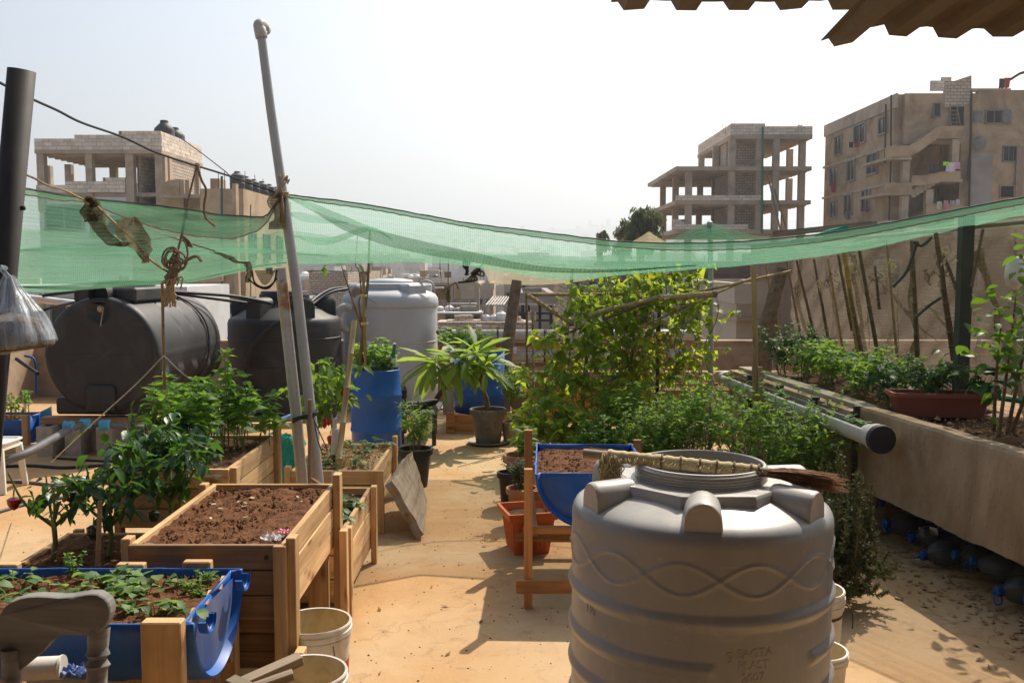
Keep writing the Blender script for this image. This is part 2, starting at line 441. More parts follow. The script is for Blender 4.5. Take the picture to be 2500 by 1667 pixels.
M['leaf_tree'] = leaf_mat('tree_leaf', [(0.0, (0.045, 0.06, 0.03)), (0.7, (0.075, 0.09, 0.045)), (1.0, (0.11, 0.12, 0.06))], (0.14, 0.17, 0.07), 0.3)
M['leaf_grey'] = leaf_mat('grey_herb_leaf', [(0.0, (0.04, 0.07, 0.04)), (0.7, (0.075, 0.11, 0.065)), (1.0, (0.12, 0.16, 0.10))], (0.16, 0.22, 0.10), 0.25)
M['leaf_dry'] = leaf_mat('dry_leaf', [(0.0, (0.20, 0.10, 0.04)), (0.7, (0.32, 0.17, 0.06)), (1.0, (0.45, 0.26, 0.08))], (0.4, 0.22, 0.06), 0.3)

def mesh_cloth(name, col, tcol, cover, line=15.0, var=0.25, streak=(0.7, 15)):
    """knitted shade cloth: threads with gaps between them"""
    t = NT(name)
    uv = t.coords('UV', (1, 1, 1), False)
    w1 = t.n('TexWave', {'Vector': uv, 'Scale': line, 'Distortion': 1.5, 'Detail': 1}, bands_direction='X').outputs[1]
    w2 = t.n('TexWave', {'Vector': uv, 'Scale': line * .45, 'Distortion': 1.0}, bands_direction='Y').outputs[1]
    big = t.noise(t.n('Mapping', {0: uv, 3: (*streak, 1)}).outputs[0], 1.0, 5, 0.68, 0.6)
    a = t.math('ADD', t.math('MULTIPLY', t.math('MAXIMUM', w1, w2), 0.30), t.math('MULTIPLY', big, var))
    a = t.math('ADD', a, cover - 0.18 - var / 2)
    a = t.n('Clamp', {0: a, 1: 0.12, 2: 0.97}).outputs[0]
    cm = t.mix(big, tuple(c * .75 for c in col), tuple(min(1, c * 1.25) for c in col))
    d = t.n('BsdfDiffuse', {'Color': cm}).outputs[0]
    tr = t.n('BsdfTranslucent', {'Color': (*tcol, 1)}).outputs[0]
    dd = t.n('MixShader', {0: 0.55, 1: d, 2: tr}).outputs[0]
    tp = t.n('BsdfTransparent').outputs[0]
    return t.done(t.n('MixShader', {0: a, 1: tp, 2: dd}).outputs[0])
M['net'] = mesh_cloth('green_shade_net', (0.135, 0.36, 0.21), (0.24, 0.52, 0.33), 0.40, 15, .66)
M['net_thick'] = mesh_cloth('green_net_fold', (0.13, 0.32, 0.19), (0.22, 0.44, 0.27), 0.62, 15, .4)
M['net_tan'] = mesh_cloth('tan_shade_net', (0.34, 0.30, 0.20), (0.40, 0.36, 0.24), 0.68)
M['hessian'] = mesh_cloth('brown_screen_net', (0.27, 0.225, 0.175), (0.30, 0.25, 0.195), 0.46, 34, .60, (2.2, 2.6))
M['rag'] = mesh_cloth('brown_net_rag', (0.13, 0.10, 0.055), (0.13, 0.11, 0.06), 0.80, 18, .3)
# ------------------------------------------------------------------ the setting: floor, ground, hills, haze
def floor_mat():
    t = NT('roof_floor_concrete')
    co = t.coords('Object', (1, 1, 1), False)
    n1 = t.noise(co, 0.9, 6, 0.6, 0.6)
    col = t.ramp(n1, [(0.27, (0.36, 0.185, 0.07)), (0.42, (0.43, 0.25, 0.11)), (0.55, (0.46, 0.30, 0.155)), (0.72, (0.475, 0.34, 0.20))])
    n2 = t.noise(co, 2.3, 8, 0.72, .6)
    col = t.mix(t.math('MULTIPLY', t.ramp(n2, [(0.50, (0, 0, 0)), (0.74, (1, 1, 1))]), 0.38), col, (0.31, 0.165, 0.07))
    n3 = t.noise(co, 9.0, 6, 0.7, 0.8)
    col = t.mix(t.math('MULTIPLY', t.ramp(n3, [(0.55, (0, 0, 0)), (0.70, (1, 1, 1))]), 0.52), col, (0.21, 0.125, 0.065))
    n5 = t.noise(co, 60, 3, 0.7)
    col = t.mix(t.math('MULTIPLY', t.ramp(n5, [(0.58, (0, 0, 0)), (0.70, (1, 1, 1))]), 0.5), col, (0.50, 0.39, 0.26))
    wp = t.n('VectorMath', {0: co, 1: t.n('VectorMath', {0: t.n('TexNoise', {'Vector': co, 'Scale': 2.0, 'Detail': 5.0}).outputs[1], 3: 0.9}, operation='SCALE').outputs[0]}, operation='ADD').outputs[0]
    cr = t.n('TexVoronoi', {'Vector': wp, 'Scale': 0.42}, feature='DISTANCE_TO_EDGE').outputs[0]
    ck = t.ramp(cr, [(0.0, (1, 1, 1)), (0.006, (0, 0, 0))])
    col = t.mix(t.math('MULTIPLY', ck, t.math('MULTIPLY', n3, 0.45)), col, (0.19, 0.11, 0.055))
    h = t.math('SUBTRACT', t.math('ADD', t.math('MULTIPLY', n3, 0.6), t.math('MULTIPLY', n5, 0.35)), t.math('MULTIPLY', ck, 0.5))
    return t.done(t.principled(col, 0.86, t.bump(h, 0.5, 0.006), 0, 0.25))
M['floor'] = floor_mat()
b = MB()
b.box((-1.5, 4.9, -0.15), (17, 16.6, 0.30))
fl = b.build('roof_floor', M['floor']); fl['kind'] = 'structure'
# building body under the roof
b = MB(); b.box((-1.5, 4.9, -6.3), (16.6, 16.2, 11.98))
o = b.build('own_building_wall', M['parapet']); tag(o, kind='structure')

def ground_h(x, y):
    r = math.hypot(x, y)
    z = -12.0
    if r > 320: z += 16 * min(1, (r - 320) / 1500) ** 1.2
    if r > 1500:
        t = min(1, (r - 1500) / 3600)
        z += (t * t * (3 - 2 * t)) * (175 + 95 * nz(x * .0005, y * .0005, 3) + 40 * nz(x * .0017, y * .0017, 1))
        z += t * 12 * nz(x * .006, y * .006, 5)
    return z
b = MB()
rings = [0.01, 40, 120, 250, 320, 420, 560, 750, 1000, 1250, 1500, 1750, 2000, 2300, 2600, 3000, 3400, 3800, 4300, 4800, 5300, 5900]
def gfn(i, j):
    k = j * (len(rings) - 1); k0 = int(min(k, len(rings) - 2)); r = lerp(rings[k0], rings[k0 + 1], k - k0)
    a = 2 * math.pi * i
    x, y = r * math.sin(a), r * math.cos(a)
    return V((x, y, ground_h(x, y)))
b.grid(gfn, 150, len(rings) - 1)
M['ground'] = surf('city_ground', (0.20, 0.17, 0.13), (0.32, 0.28, 0.22), 0.02, 0.95, 0.1, 1, 0.1, stain=(0.09, 0.11, 0.06), stain_amt=.6, stain_scale=.006)
o = b.build('ground', M['ground'], smooth=True, base=(0, 0, -12)); tag(o, kind='structure')

hz = bpy.data.materials.new('haze_air'); hz.use_nodes = True
hn = hz.node_tree; hn.nodes.clear()
ho = hn.nodes.new('ShaderNodeOutputMaterial'); hv = hn.nodes.new('ShaderNodeVolumePrincipled')
hv.inputs['Color'].default_value = (0.86, 0.93, 1.0, 1)
hv.inputs['Density'].default_value = 0.0006
hv.inputs['Anisotropy'].default_value = 0.45
hn.links.new(hv.outputs[0], ho.inputs['Volume'])
b = MB(); b.box((0, 0, 163), (12400, 12400, 354))
o = b.build('haze', hz); tag(o, kind='stuff')

# ------------------------------------------------------------------ buildings
def wall_mat(name, c1, c2, stain, amt=.5, sc=.5):
    return surf(name, c1, c2, 1.3, 0.92, 0.4, 12, 0.02, 0.15, stain=stain, stain_amt=amt, stain_scale=sc)
M['render_tan'] = wall_mat('tan_render', (0.44, 0.32, 0.205), (0.52, 0.39, 0.26), (0.17, 0.115, 0.075), .75, .5)
M['render_brown'] = wall_mat('brown_render', (0.40, 0.285, 0.185), (0.50, 0.37, 0.25), (0.15, 0.10, 0.07), .85, .38)
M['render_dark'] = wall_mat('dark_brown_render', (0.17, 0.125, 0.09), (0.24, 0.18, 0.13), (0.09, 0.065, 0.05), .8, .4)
M['render_cream'] = wall_mat('cream_render', (0.50, 0.42, 0.32), (0.58, 0.50, 0.40), (0.30, 0.23, 0.17), .5, .4)
M['render_white'] = wall_mat('white_render', (0.60, 0.60, 0.60), (0.68, 0.68, 0.67), (0.42, 0.38, 0.34), .45, .4)
M['render_grey'] = wall_mat('grey_render', (0.30, 0.27, 0.24), (0.39, 0.355, 0.32), (0.19, 0.16, 0.14), .55, .4)
M['raw_concrete'] = wall_mat('raw_concrete', (0.42, 0.335, 0.25), (0.52, 0.425, 0.325), (0.18, 0.14, 0.11), .6, .5)
M['block'] = surf('pale_block', (0.66, 0.555, 0.46), (0.75, 0.65, 0.55), 3, 0.95, 0.5, 14, 0.01, 0.15, obj_var=.14)
M['mortar'] = surf('mortar', (0.20, 0.165, 0.135), (0.26, 0.215, 0.175), 3, 0.95, 0.3)
M['metal_sheet'] = surf('roof_sheet', (0.48, 0.45, 0.42), (0.58, 0.55, 0.51), 2, 0.6, 0.2, stain=(0.35, 0.24, 0.16), stain_amt=.6)
M['rust_sheet'] = surf('rusty_sheet', (0.27, 0.19, 0.14), (0.36, 0.26, 0.19), 3, 0.8, 0.3)
M['tank_far_white'] = surf('far_white_tank', (0.62, 0.62, 0.61), (0.70, 0.70, 0.69), 2, 0.5, 0.05)
M['tank_far_black'] = surf('far_black_tank', (0.05, 0.052, 0.058), (0.075, 0.078, 0.085), 2, 0.5, 0.05)
M['green_paint'] = surf('green_paint', (0.03, 0.14, 0.10), (0.05, 0.19, 0.13), 4, 0.6, 0.1)

def brick_stuff_mat(sc=1.0):
    t = NT('small_block_courses')
    co = t.coords('UV', (1, 1, 1), False)
    br = t.n('TexBrick', {'Vector': co, 'Color1': (0.60, 0.495, 0.395, 1), 'Color2': (0.48, 0.39, 0.31, 1), 'Mortar': (0.20, 0.17, 0.14, 1), 'Scale': sc, 'Mortar Size': 0.02, 'Brick Width': 0.42, 'Row Height': 0.21})
    n = t.noise(co, 1.6, 5, .6)
    c = t.mix(t.math('MULTIPLY', t.ramp(n, [(.45, (0, 0, 0)), (.75, (1, 1, 1))]), .5), br.outputs[0], (0.24, 0.19, 0.15))
    return t.done(t.principled(c, .92, t.bump(br.outputs[1], .5, .02), 0, .15))
M['courses'] = brick_stuff_mat()
M['courses_small'] = brick_stuff_mat(2.3)

def rbox(b, Y, u0, v0, u1, v1, depth, mi=0, dy=0.0):
    """box whose front face covers the pixel rectangle at distance Y and that reaches depth metres back"""
    p, q = P(u0, v0, Y), P(u1, v1, Y)
    zt, zb = max(p.z, q.z), min(p.z, q.z)
    return b.box(((p.x + q.x) / 2, Y + dy + depth / 2, (zt + zb) / 2), (abs(q.x - p.x), depth, zt - zb), mi=mi)
def zof(v, Y): return P(1250, v, Y).z
def xof(u, Y): return P(u, 650, Y).x

def window(parent, c, w, h, axis='y', pane='window_dark', frame='frame', bars=1, depth=0.10, out=-1):
    """c: centre on the wall face; axis y = facade faces -Y, axis x = facade faces +/-X"""
    fw = max(0.05, w * .06)
    f = MB()
    def B(du, dv, su, sv, d0, d1, mb):
        dd = (d0 + d1) / 2
        if axis == 'y': mb.box((c[0] + du, c[1] + out * dd, c[2] + dv), (su, abs(d1 - d0), sv))
        else: mb.box((c[0] + out * dd, c[1] + du, c[2] + dv), (abs(d1 - d0), su, sv))
    B(0, h / 2 + fw / 2, w + 2 * fw, fw, -.02, depth, f); B(0, -h / 2 - fw / 2, w + 2.6 * fw, fw, -.02, depth + .05, f)
    B(-w / 2 - fw / 2, 0, fw, h, -.02, depth, f); B(w / 2 + fw / 2, 0, fw, h, -.02, depth, f)
    for k in range(bars): B((k + 1) / (bars + 1) * w - w / 2, 0, fw * .7, h, -.02, depth * .6, f)
    o = f.build('window', M[frame], parent)
    g = MB(); B(0, 0, w, h, -.015, .02, g)
    g.build('pane', M[pane], o)
    return o
_blk = {}
def block_mesh(L, h, t):
    k = (round(L, 3), h, t)
    if k not in _blk:
        b = MB(); b.box((0, 0, 0), (L - .018, t, h - .018)); _blk[k] = b.mesh('block', M['block'])
    return _blk[k]
def block_wall(parent, o, ud, L, rows, bl=.4, bh=.2, t=.16, bed=True, room=lambda k: 300):
    """courses of separate blocks with recessed joints; rows: number of courses, or function of the distance along the wall"""
    o, ud = V(o), V(ud).normalized()
    loc = o - parent.location
    nmax = max(rows(0.0), rows(L * .5), rows(L)) if callable(rows) else rows
    rz = math.atan2(ud.y, ud.x)
    if bed:
        m = MB()
        segs = 12
        for k in range(segs):
            a, c = L * k / segs, L * (k + 1) / segs
            hh = (rows((a + c) / 2) if callable(rows) else rows) * bh
            if hh <= 0: continue
            p = o + ud * ((a + c) / 2) + V((0, 0, hh / 2 - .004))
            m.box(p, (c - a, t - .03, hh - .01), rz)
        m.build('mortar', M['mortar'], parent)
    for r in range(nmax):
        x = -(r % 2) * bl / 2
        while x < L:
            a, c = max(0, x), min(L, x + bl)
            x += bl
            if c - a < .08: continue
            mid = (a + c) / 2
            if callable(rows) and r >= rows(mid): continue
            p = loc + ud * mid + V((0, 0, (r + .5) * bh))
            p += V((rnd.uniform(-.012, .012), rnd.uniform(-.012, .012), 0))
            inst('block', block_mesh(c - a, bh, t), parent, Matrix.Translation(p) @ Matrix.Rotation(rz + rnd.uniform(-.01, .01), 4, 'Z'))

def roof_tank(loc, r=.5, h=1.1, black=True, label='', group=None):
    t = thing('roof_water_tank', label, 'water tank', loc, 0, group)
    b = MB(); b.lathe([(r * .96, 0), (r, .05), (r, h * .3), (r * 1.02, h * .31), (r * 1.02, h * .35), (r, h * .36), (r, h * .72), (r * .97, h * .78), (r * .45, h * .92)], 20, loc)
    b.build('tank_body', M['tank_far_black' if black else 'tank_far_white'], t, smooth=True)
    b = MB(); b.lathe([(r * .42, h * .90), (r * .42, h * .97), (r * .36, h), (0.001, h * 1.01)], 16, loc)
    b.build('lid', M['tank_far_black' if black else 'tank_far_white'], t, smooth=True)
    return t

# ---- unfinished block house, left
Y0 = 60.0
x0, x1 = xof(95, Y0), xof(402, Y0)
zr, zs = zof(366, Y0), zof(375, Y0)             # slab top and underside
z5 = zof(470, Y0)
lb = thing('unfinished_house', 'unfinished flat roofed house with pale block parapet and open concrete bays, behind the green net', 'house', ((x0 + x1) / 2, Y0, -12))
D = 8.0
b = MB(); b.box(((x0 + x1) / 2, Y0 + D / 2, (zr + zs) / 2), (x1 - x0, D, zr - zs))
for k in range(9):
    b.box(((x0 + x1) / 2, Y0 + .7 + k * .85, zs - .05), (x1 - x0 - .3, .16, .12))
b.build('roof_slab', M['raw_concrete'], lb)
block_wall(lb, (x0, Y0 + .10, zr), (1, 0, 0), x1 - x0, lambda s: 5 if s > 5.6 else (4 if s > 2.55 else 3), .46, .235)
block_wall(lb, (x1 - .10, Y0 + .2, zr), (0, 1, 0), D - .3, 5, .46, .235)
block_wall(lb, (x0 + .10, Y0 + .2, zr), (0, 1, 0), D - .3, 3, .46, .235)
block_wall(lb, (x0, Y0 + .10, z5), (1, 0, 0), xof(312, Y0) - x0, lambda s: 4 if s > 4.2 else (2 if s < 2.0 else 3), .46, .235)
for u, w in ((97, .45), (215, .42), (312, .5), (384, .42)):
    b = MB(); x = xof(u, Y0); b.box((x + w / 2, Y0 + .35, (zs + z5) / 2 - .6), (w, .5, zs - z5 + 1.2)); b.build('column', M['raw_concrete'], lb)
for u, Y in ((170, 66.5), (278, 67.0), (120, 67.4)):
    b = MB(); x = xof(u, Y); b.box((x + .22, Y, (zs + z5) / 2), (.45, .45, zs - z5)); b.build('column', M['raw_concrete'], lb)
b = MB(); b.box(((x0 + x1) / 2, Y0 + D / 2, z5 - .12), (x1 - x0, D - .5, .24)); b.build('floor_slab', M['raw_concrete'], lb)
# rear low walls and inner block wall
block_wall(lb, (xof(235, 67), 67.2, z5), (1, 0, 0), 3.0, lambda s: 5 if s > 1.5 else 4, .5, .24)
block_wall(lb, (xof(330, Y0) + .1, Y0 + .7, z5 - .6), (0.10, 1, 0), 6.0, 13, .46, .235, room=None)
b = MB(); b.box((x1 - .2, Y0 + 4.2, (zs + z5) / 2 - .6), (.2, 7.2, zs - z5 + 1.2)); b.build('side_wall', M['courses'], lb)
for y in (.5, 1.3, 6.9):
    b = MB(); b.box((x1 - .06, Y0 + y, (zs + z5) / 2 - .4), (.34, .42, zs - z5 + .8)); b.build('column', M['raw_concrete'], lb)
b = MB(); b.box((xof(208, Y0), Y0 + 4, (z5 - .26 - 12) / 2), (xof(318, Y0) - x0, 7.5, 12 + z5 - .26)); b.build('lower_wall', M['render_white'], lb)
b = MB(); b.box((xof(360, Y0), Y0 + 4.1, (z5 - .9 - 12) / 2), (xof(402, Y0) - xof(319, Y0), 7.4, 12 + z5 - .9)); b.build('lower_wall', M['render_tan'], lb)
for (u0, v0, u1, v1) in ((115, 505, 200, 560), (225, 530, 300, 575)):
    window(lb, (xof((u0 + u1) / 2, Y0), Y0 + .25, zof((v0 + v1) / 2, Y0)), (u1 - u0) * Y0 / F_PX, (v1 - v0) * Y0 / F_PX)
roof_tank((xof(411, 64.5), 64.5, zr), .66, 2.5, True, 'larger black water tank above the block parapet of the unfinished house')
roof_tank((xof(436, 66.4), 66.4, zr), .66, 2.3, True, 'smaller black water tank behind its twin on the unfinished house roof')

# ---- tan building with balcony and a row of roof tanks
tb = thing('tan_building', 'tan rendered building with a stub balcony and a row of tanks along its roof', 'building', (-16.5, 55, -12))
b = MB()
rbox(b, 57, 392, 482, 512, 1010, 7)
b.build('wall', M['render_tan'], tb)
b = MB()
p0 = P(392, 478, 55.6)
for k in range(7):        # curved balcony front
    a, c = k / 7, (k + 1) / 7
    xa, xb = lerp(xof(392, 56), xof(463, 56), a), lerp(xof(392, 56), xof(463, 56), c)
    ya = 56.9 - .9 * math.sin(math.pi * (a * .75 + .12))
    hb = zof(446 - 8 * math.sin(a * 2.2), 56)
    b.box(((xa + xb) / 2, ya, (hb + zof(478, 56)) / 2), (xb - xa, .2, hb - zof(478, 56)), rz=-.12 + .08 * k)
b.build('balcony', M['render_brown'], tb)
b = MB(); rbox(b, 56.0, 390, 474, 512, 483, 1.2); b.build('balcony_slab', M['raw_concrete'], tb)
b = MB(); rbox(b, 56.6, 440, 484, 450, 560, .3); b.build('pillar', M['render_brown'], tb)
b = MB(); rbox(b, 54.5, 513, 436, 537, 482, 1.2); b.build('broken_pier', M['render_brown'], tb)
xr = xof(585, 50)
zt = zof(457, 50)
b = MB(); b.box(((xof(507, 52) + xr) / 2, 56.5, (zt - 12) / 2), (xr - xof(507, 52), 11, zt + 12)); b.build('wall', M['render_tan'], tb)
b = MB(); rbox(b, 49.8, 566, 448, 588, 1000, .5); b.build('corner_pier', M['render_brown'], tb)
b = MB(); rbox(b, 50.6, 557, 523, 582, 526, .9); b.build('window_ledge', M['raw_concrete'], tb)
for y, z0, z1 in ((52.5, 2.2, 3.6), (55.5, 2.2, 3.6), (58.6, 2.2, 3.6)):
    window(tb, (xr, y, (z0 + z1) / 2), 1.2, z1 - z0, 'x', out=1)
for (u, v0, v1) in ((540, 430, 1000), (543, 430, 1000), (612, 500, 900)):
    b = MB(); b.tube([P(u, v0, 50.7), P(u, v1, 50.7)], .035, 6); b.build('drain_pipe', M['green_paint'], tb)
# lower storeys seen below the net
b = MB(); rbox(b, 49.2, 440, 664, 540, 688, .8); b.build('beam', M['render_brown'], tb)
for (u0, v0, u1, v1) in ((472, 738, 524, 785), (560, 742, 578, 764), (652, 655, 664, 668)):
    window(tb, (xof((u0 + u1) / 2, 51), 50.98, zof((v0 + v1) / 2, 51)), (u1 - u0) * 51 / F_PX, (v1 - v0) * 51 / F_PX)
b = MB(); rbox(b, 50.9, 443, 697, 555, 812, .12); b.build('painted_patch', M['render_white'], tb)
b = MB(); rbox(b, 50.7, 590, 610, 601, 710, .3); b.build('pilaster', M['render_brown'], tb)
for k, (y, s) in enumerate(((51.5, 1.0), (53.2, .9), (54.8, .88), (56.6, .92), (58.3, .9), (59.9, .86))):
    roof_tank((xr - .62, y + .6, zt + .004), .40 * s, 1.02 * s, True, ('nearest', 'second', 'third', 'fourth', 'fifth', 'farthest')[k] + ' black water tank in the row along the tan building roof', 'black tanks in a row on the tan building')
for u, v, Y in ((533, 420, 53), (548, 418, 54), (598, 418, 55), (622, 427, 57), (642, 437, 60), (663, 455, 60)):
    o = MB().tube([P(u, v, Y), P(u, v + 50, Y)], .02, 5).build('rebar_rod', M['dark_metal'], tb)
# pale house lower left, behind the black tank
pw = thing('white_house', 'low white walled house behind the large black cylinder tank', 'house', (xof(250, 40), 44, -12))
b = MB(); rbox(b, 40, -260, 700, 470, 1200, 6); b.build('wall', M['render_white'], pw)
b = MB(); rbox(b, 39.6, 95, 715, 107, 830, .3); b.build('pilaster', M['render_tan'], pw)
window(pw, (xof(160, 40), 39.98, zof(770, 40)), 1.2, 1.3)
window(pw, (xof(300, 40), 39.98, zof(745, 40)), .6, 1.6)

# ---- open concrete frame building
fb = thing('concrete_frame_building', 'unfinished three storey concrete frame building with open floors and a block parapet', 'building', (18.5, 82, -12))
YF = 75.0
def slab(x0, x1, y0, y1, zt, th=.32, name='floor_slab'):
    m = MB(); m.box(((x0 + x1) / 2, (y0 + y1) / 2, zt - th / 2), (x1 - x0, y1 - y0, th))
    n = int((y1 - y0) / 1.0)
    for k in range(n): m.box(((x0 + x1) / 2, y0 + .6 + k, zt - th - .05), (x1 - x0 - .4, .14, .1))
    return m.build(name, M['raw_concrete'], fb)
zR, z2, z3, z4 = zof(338, YF), zof(411, YF), zof(489, YF), zof(560, YF)
xa, xb, xc = xof(1647, YF), xof(1779, YF), xof(1957, 77)
slab(xb, xc, YF, 88.5, zR + .3, .34, 'roof_slab'); slab(xa, xc, YF, 90.5, z2 + .15); slab(xa, xc, YF, 90.5, z3); slab(xa, xc, YF, 90.5, z4)
block_wall(fb, (xb, YF + .1, zR + .3), (1, 0, 0), xc - xb, lambda s: 4 if s < 2.6 else 3, .48, .215)
block_wall(fb, (xb + .1, YF + .3, zR + .3), (0, 1, 0), 13, 4, .48, .215)
block_wall(fb, (xa, YF + .1, z3), (1, 0, 0), xof(1858, YF) - xa, 2, .48, .2)
block_wall(fb, (xof(1640, YF), YF + .1, z4), (1, 0, 0), 6.0, lambda s: 4 if s < .8 else 2, .48, .2)
for zt_, zb_, us in ((zR, z2 + .15, ((1774, 75.3), (1841, 75.3), (1881, 75.3), (1944, 76), (1736, 80), (1702, 86), (1915, 82))),
                     (z2 - .17, z3, ((1671, 75.4), (1774, 75.4), (1841, 75.4), (1881, 75.3), (1944, 76), (1640, 81), (1610, 89), (1735, 82), (1700, 88), (1915, 82))),
                     (z3 - .32, z4, ((1671, 75.4), (1774, 75.4), (1841, 75.4), (1881, 75.3), (1944, 76), (1640, 81), (1612, 89), (1735, 82), (1698, 88), (1905, 82))),
                     (z4 - .32, -12, ((1671, 75.4), (1774, 75.4), (1881, 75.4), (1944, 76), (1612, 89)))):
    for u, Y in us:
        b = MB(); x = xof(u, Y); b.box((x + .24, Y, (zt_ + zb_) / 2), (.5, .45, zt_ - zb_)); b.build('column', M['raw_concrete'], fb)
for zt_, zb_ in ((zR, z2 + .15), (z2 - .17, z3), (z3 - .32, z4)):
    m = MB(); xm0, xm1 = xof(1790, 77), xof(1841, 77)
    m.box(((xm0 + xm1) / 2, 77.2, (zt_ + zb_) / 2), (xm1 - xm0, .2, zt_ - zb_ - .004))
    m.uv[-4] = m.uv[-4]
    o = m.build('block_panel', M['courses'], fb)
    m = MB(); m.box((xof(1768, 78), 80.0, (zt_ + zb_) / 2), (.2, 5, zt_ - zb_ - .004)); m.build('stair_wall', M['courses'], fb)
b = MB(); b.tube([P(1862, 310, 74.6), P(1860, 570, 74.6)], .09, 6); b.build('green_mast', M['green_paint'], fb)
for a_, c_ in (((1875, 430), (1908, 575)), ((1890, 462), (1925, 575))):
    b = MB(); b.tube([P(*a_, 73.5), P(*c_, 73.0)], .07, 6); b.build('leaning_prop', M['wood_old'], fb)
for u, v in ((1764, 302), (1770, 306), (1822, 306), (1950, 322)):
    b = MB(); b.tube([P(u, v, 76), P(u + 2, v + 25, 76)], .015, 5); b.build('rebar_rod', M['dark_metal'], fb)
b = MB(); b.box(((xa + xc) / 2, 83, (z4 - 12) / 2 - 3), (xc - xa - 2, 12, z4 + 5)); b.build('lower_wall', M['courses'], fb)
m = MB()
for k in range(26):
    m.box((rnd.uniform(xof(1870, 77), xc - .5), rnd.uniform(76, 80), zR + 1.0 + rnd.uniform(-.1, .12)), (rnd.uniform(.2, .7), .2, rnd.uniform(.1, .35)), rnd.random() * 3, rx=rnd.random(), ry=rnd.random() * .6)
tag(m.build('roof_rubble', M['block'], fb), kind='stuff')

# ---- weathered apartment block with outside stair, right
ab = thing('apartment_block', 'weathered brown apartment block with zigzag outside stair and washing on its balconies', 'building', (30, 66, -12))
YA = 62.0
cx = xof(2178, YA); xe = xof(2640, YA); xm = xof(2372, YA); xs0 = xof(2166, YA)
zt = zof(228, YA)
b = MB(); b.box((cx + .25, YA + 7.2, (zt - 12) / 2), (.5, 13.6, zt + 12)); b.build('side_wall', M['render_brown'], ab)
b = MB()
zb_ = zof(352, YA)
b.box(((cx + xm) / 2 + .25, YA + .2, (zt + zb_) / 2), (xm - cx - .5, .4, zt - zb_)); b.build('front_wall', M['render_brown'], ab)
b = MB(); b.box(((xm + xe) / 2, YA + .2, (zof(220, YA) - 12) / 2), (xe - xm, .42, zof(220, YA) + 12)); b.build('front_wall', M['render_brown'], ab)
b = MB(); b.box(((cx + xm) / 2 + .2, YA + 3.2, (zt - 1 - 12) / 2), (xm - cx - .3, .3, zt - 1 + 12)); b.build('bay_wall', M['render_tan'], ab)
b = MB(); rbox(b, YA + .02, 2347, 330, 2374, 1000, 4); b.build('front_wall', M['render_brown'], ab)
b = MB(); b.box(((cx + xe) / 2, YA + 8, zt - .6), (xe - cx - 1.1, 11, .3)); b.build('roof_slab', M['raw_concrete'], ab)
for v, uu in ((408, 0), (483, 0)):
    z = zof(v, 75.6); b = MB(); b.box((cx - .04, YA + 7, z), (.12, 14.4, .16)); b.build('string_course', M['raw_concrete'], ab)
b = MB(); b.box((cx - .05, YA + 7, zt - .45), (.12, 14.2, .9)); b.build('cornice', M['raw_concrete'], ab)
# upper block parapets on the roof
def rowsA(s): return 4 if s < 1.3 else 6
block_wall(ab, (xof(2258, YA), YA + .1, zof(222, YA)), (1, 0, 0), xof(2307, YA) - xof(2258, YA), lambda s: 3 if s < .75 else 4, .45, .22)
b = MB(); b.prism([P(2307, 310, YA - .03), P(2307, 199, YA - .03), P(2330, 198, YA - .03), P(2372, 184, YA - .03), P(2372, 250, YA - .03), P(2345, 262, YA - .03), P(2307, 262, YA - .03)][1:], (0, .3, 0)); b.build('stair_tower_wall', M['courses'], ab)
b = MB(); rbox(b, YA + .05, 2372, 216, 2468, 224, .3); b.build('coping', M['raw_concrete'], ab)
# windows of the receding left face
for u, v, w, h in ((2048, 355, 1.5, 1.2), (2100, 328, 2.2, 1.1), (2157, 307, 1.4, .9), (2037, 432, 1.7, 1.2), (2079, 417, 1.5, 1.2), (2131, 400, 1.9, 1.15), (2037, 512, 1.5, 1.0), (2072, 500, 1.6, 1.2), (2115, 488, 1.5, 1.2)):
    d = ray(u, v); tt = cx / d.x; p = V((0, 0, EYE)) + d * tt
    window(ab, (cx, p.y, p.z), w, h * 1.15, 'x', out=-1, frame='render_grey', depth=.12)
# windows of the front
def fwin(u0, v0, u1, v1, bars=1, pane='window_dark', frame='frame', y=None):
    Y = YA if y is None else y
    return window(ab, (xof((u0 + u1) / 2, Y), Y - .012, zof((v0 + v1) / 2, Y)), (u1 - u0) * Y / F_PX, (v1 - v0) * Y / F_PX, 'y', pane, frame, bars)
fwin(2266, 255, 2280, 284, 0); fwin(2306, 262, 2338, 306, 1, 'opening', 'render_grey')
w = fwin(2393, 272, 2448, 300, 2, 'opening')
for u in (2379, 2449):
    b = MB(); rbox(b, YA - .12, u, 271, u + 20, 299, .06); b.build('shutter', M['frame'], w)
fwin(2438, 359, 2474, 393, 2); fwin(2434, 455, 2466, 482, 0, 'opening', 'render_tan')
fwin(2298, 345, 2326, 398, 0, 'opening', 'render_brown', YA + 3.05); fwin(2340, 345, 2362, 398, 0, 'opening', 'render_brown', YA + 3.05)
fwin(2279, 445, 2297, 475, 0, 'opening', 'render_brown', YA + 3.05); fwin(2303, 448, 2318, 500, 0, 'opening', 'frame', YA + 3.05)
fwin(2175, 402, 2204, 444, 0, 'opening', 'render_brown', YA + 3.05); fwin(2172, 492, 2202, 540, 0, 'opening', 'render_brown', YA + 3.05)
b = MB(); rbox(b, YA + 2.9, 2320, 450, 2334, 500, .08); b.build('open_door', M['render_white'], ab)
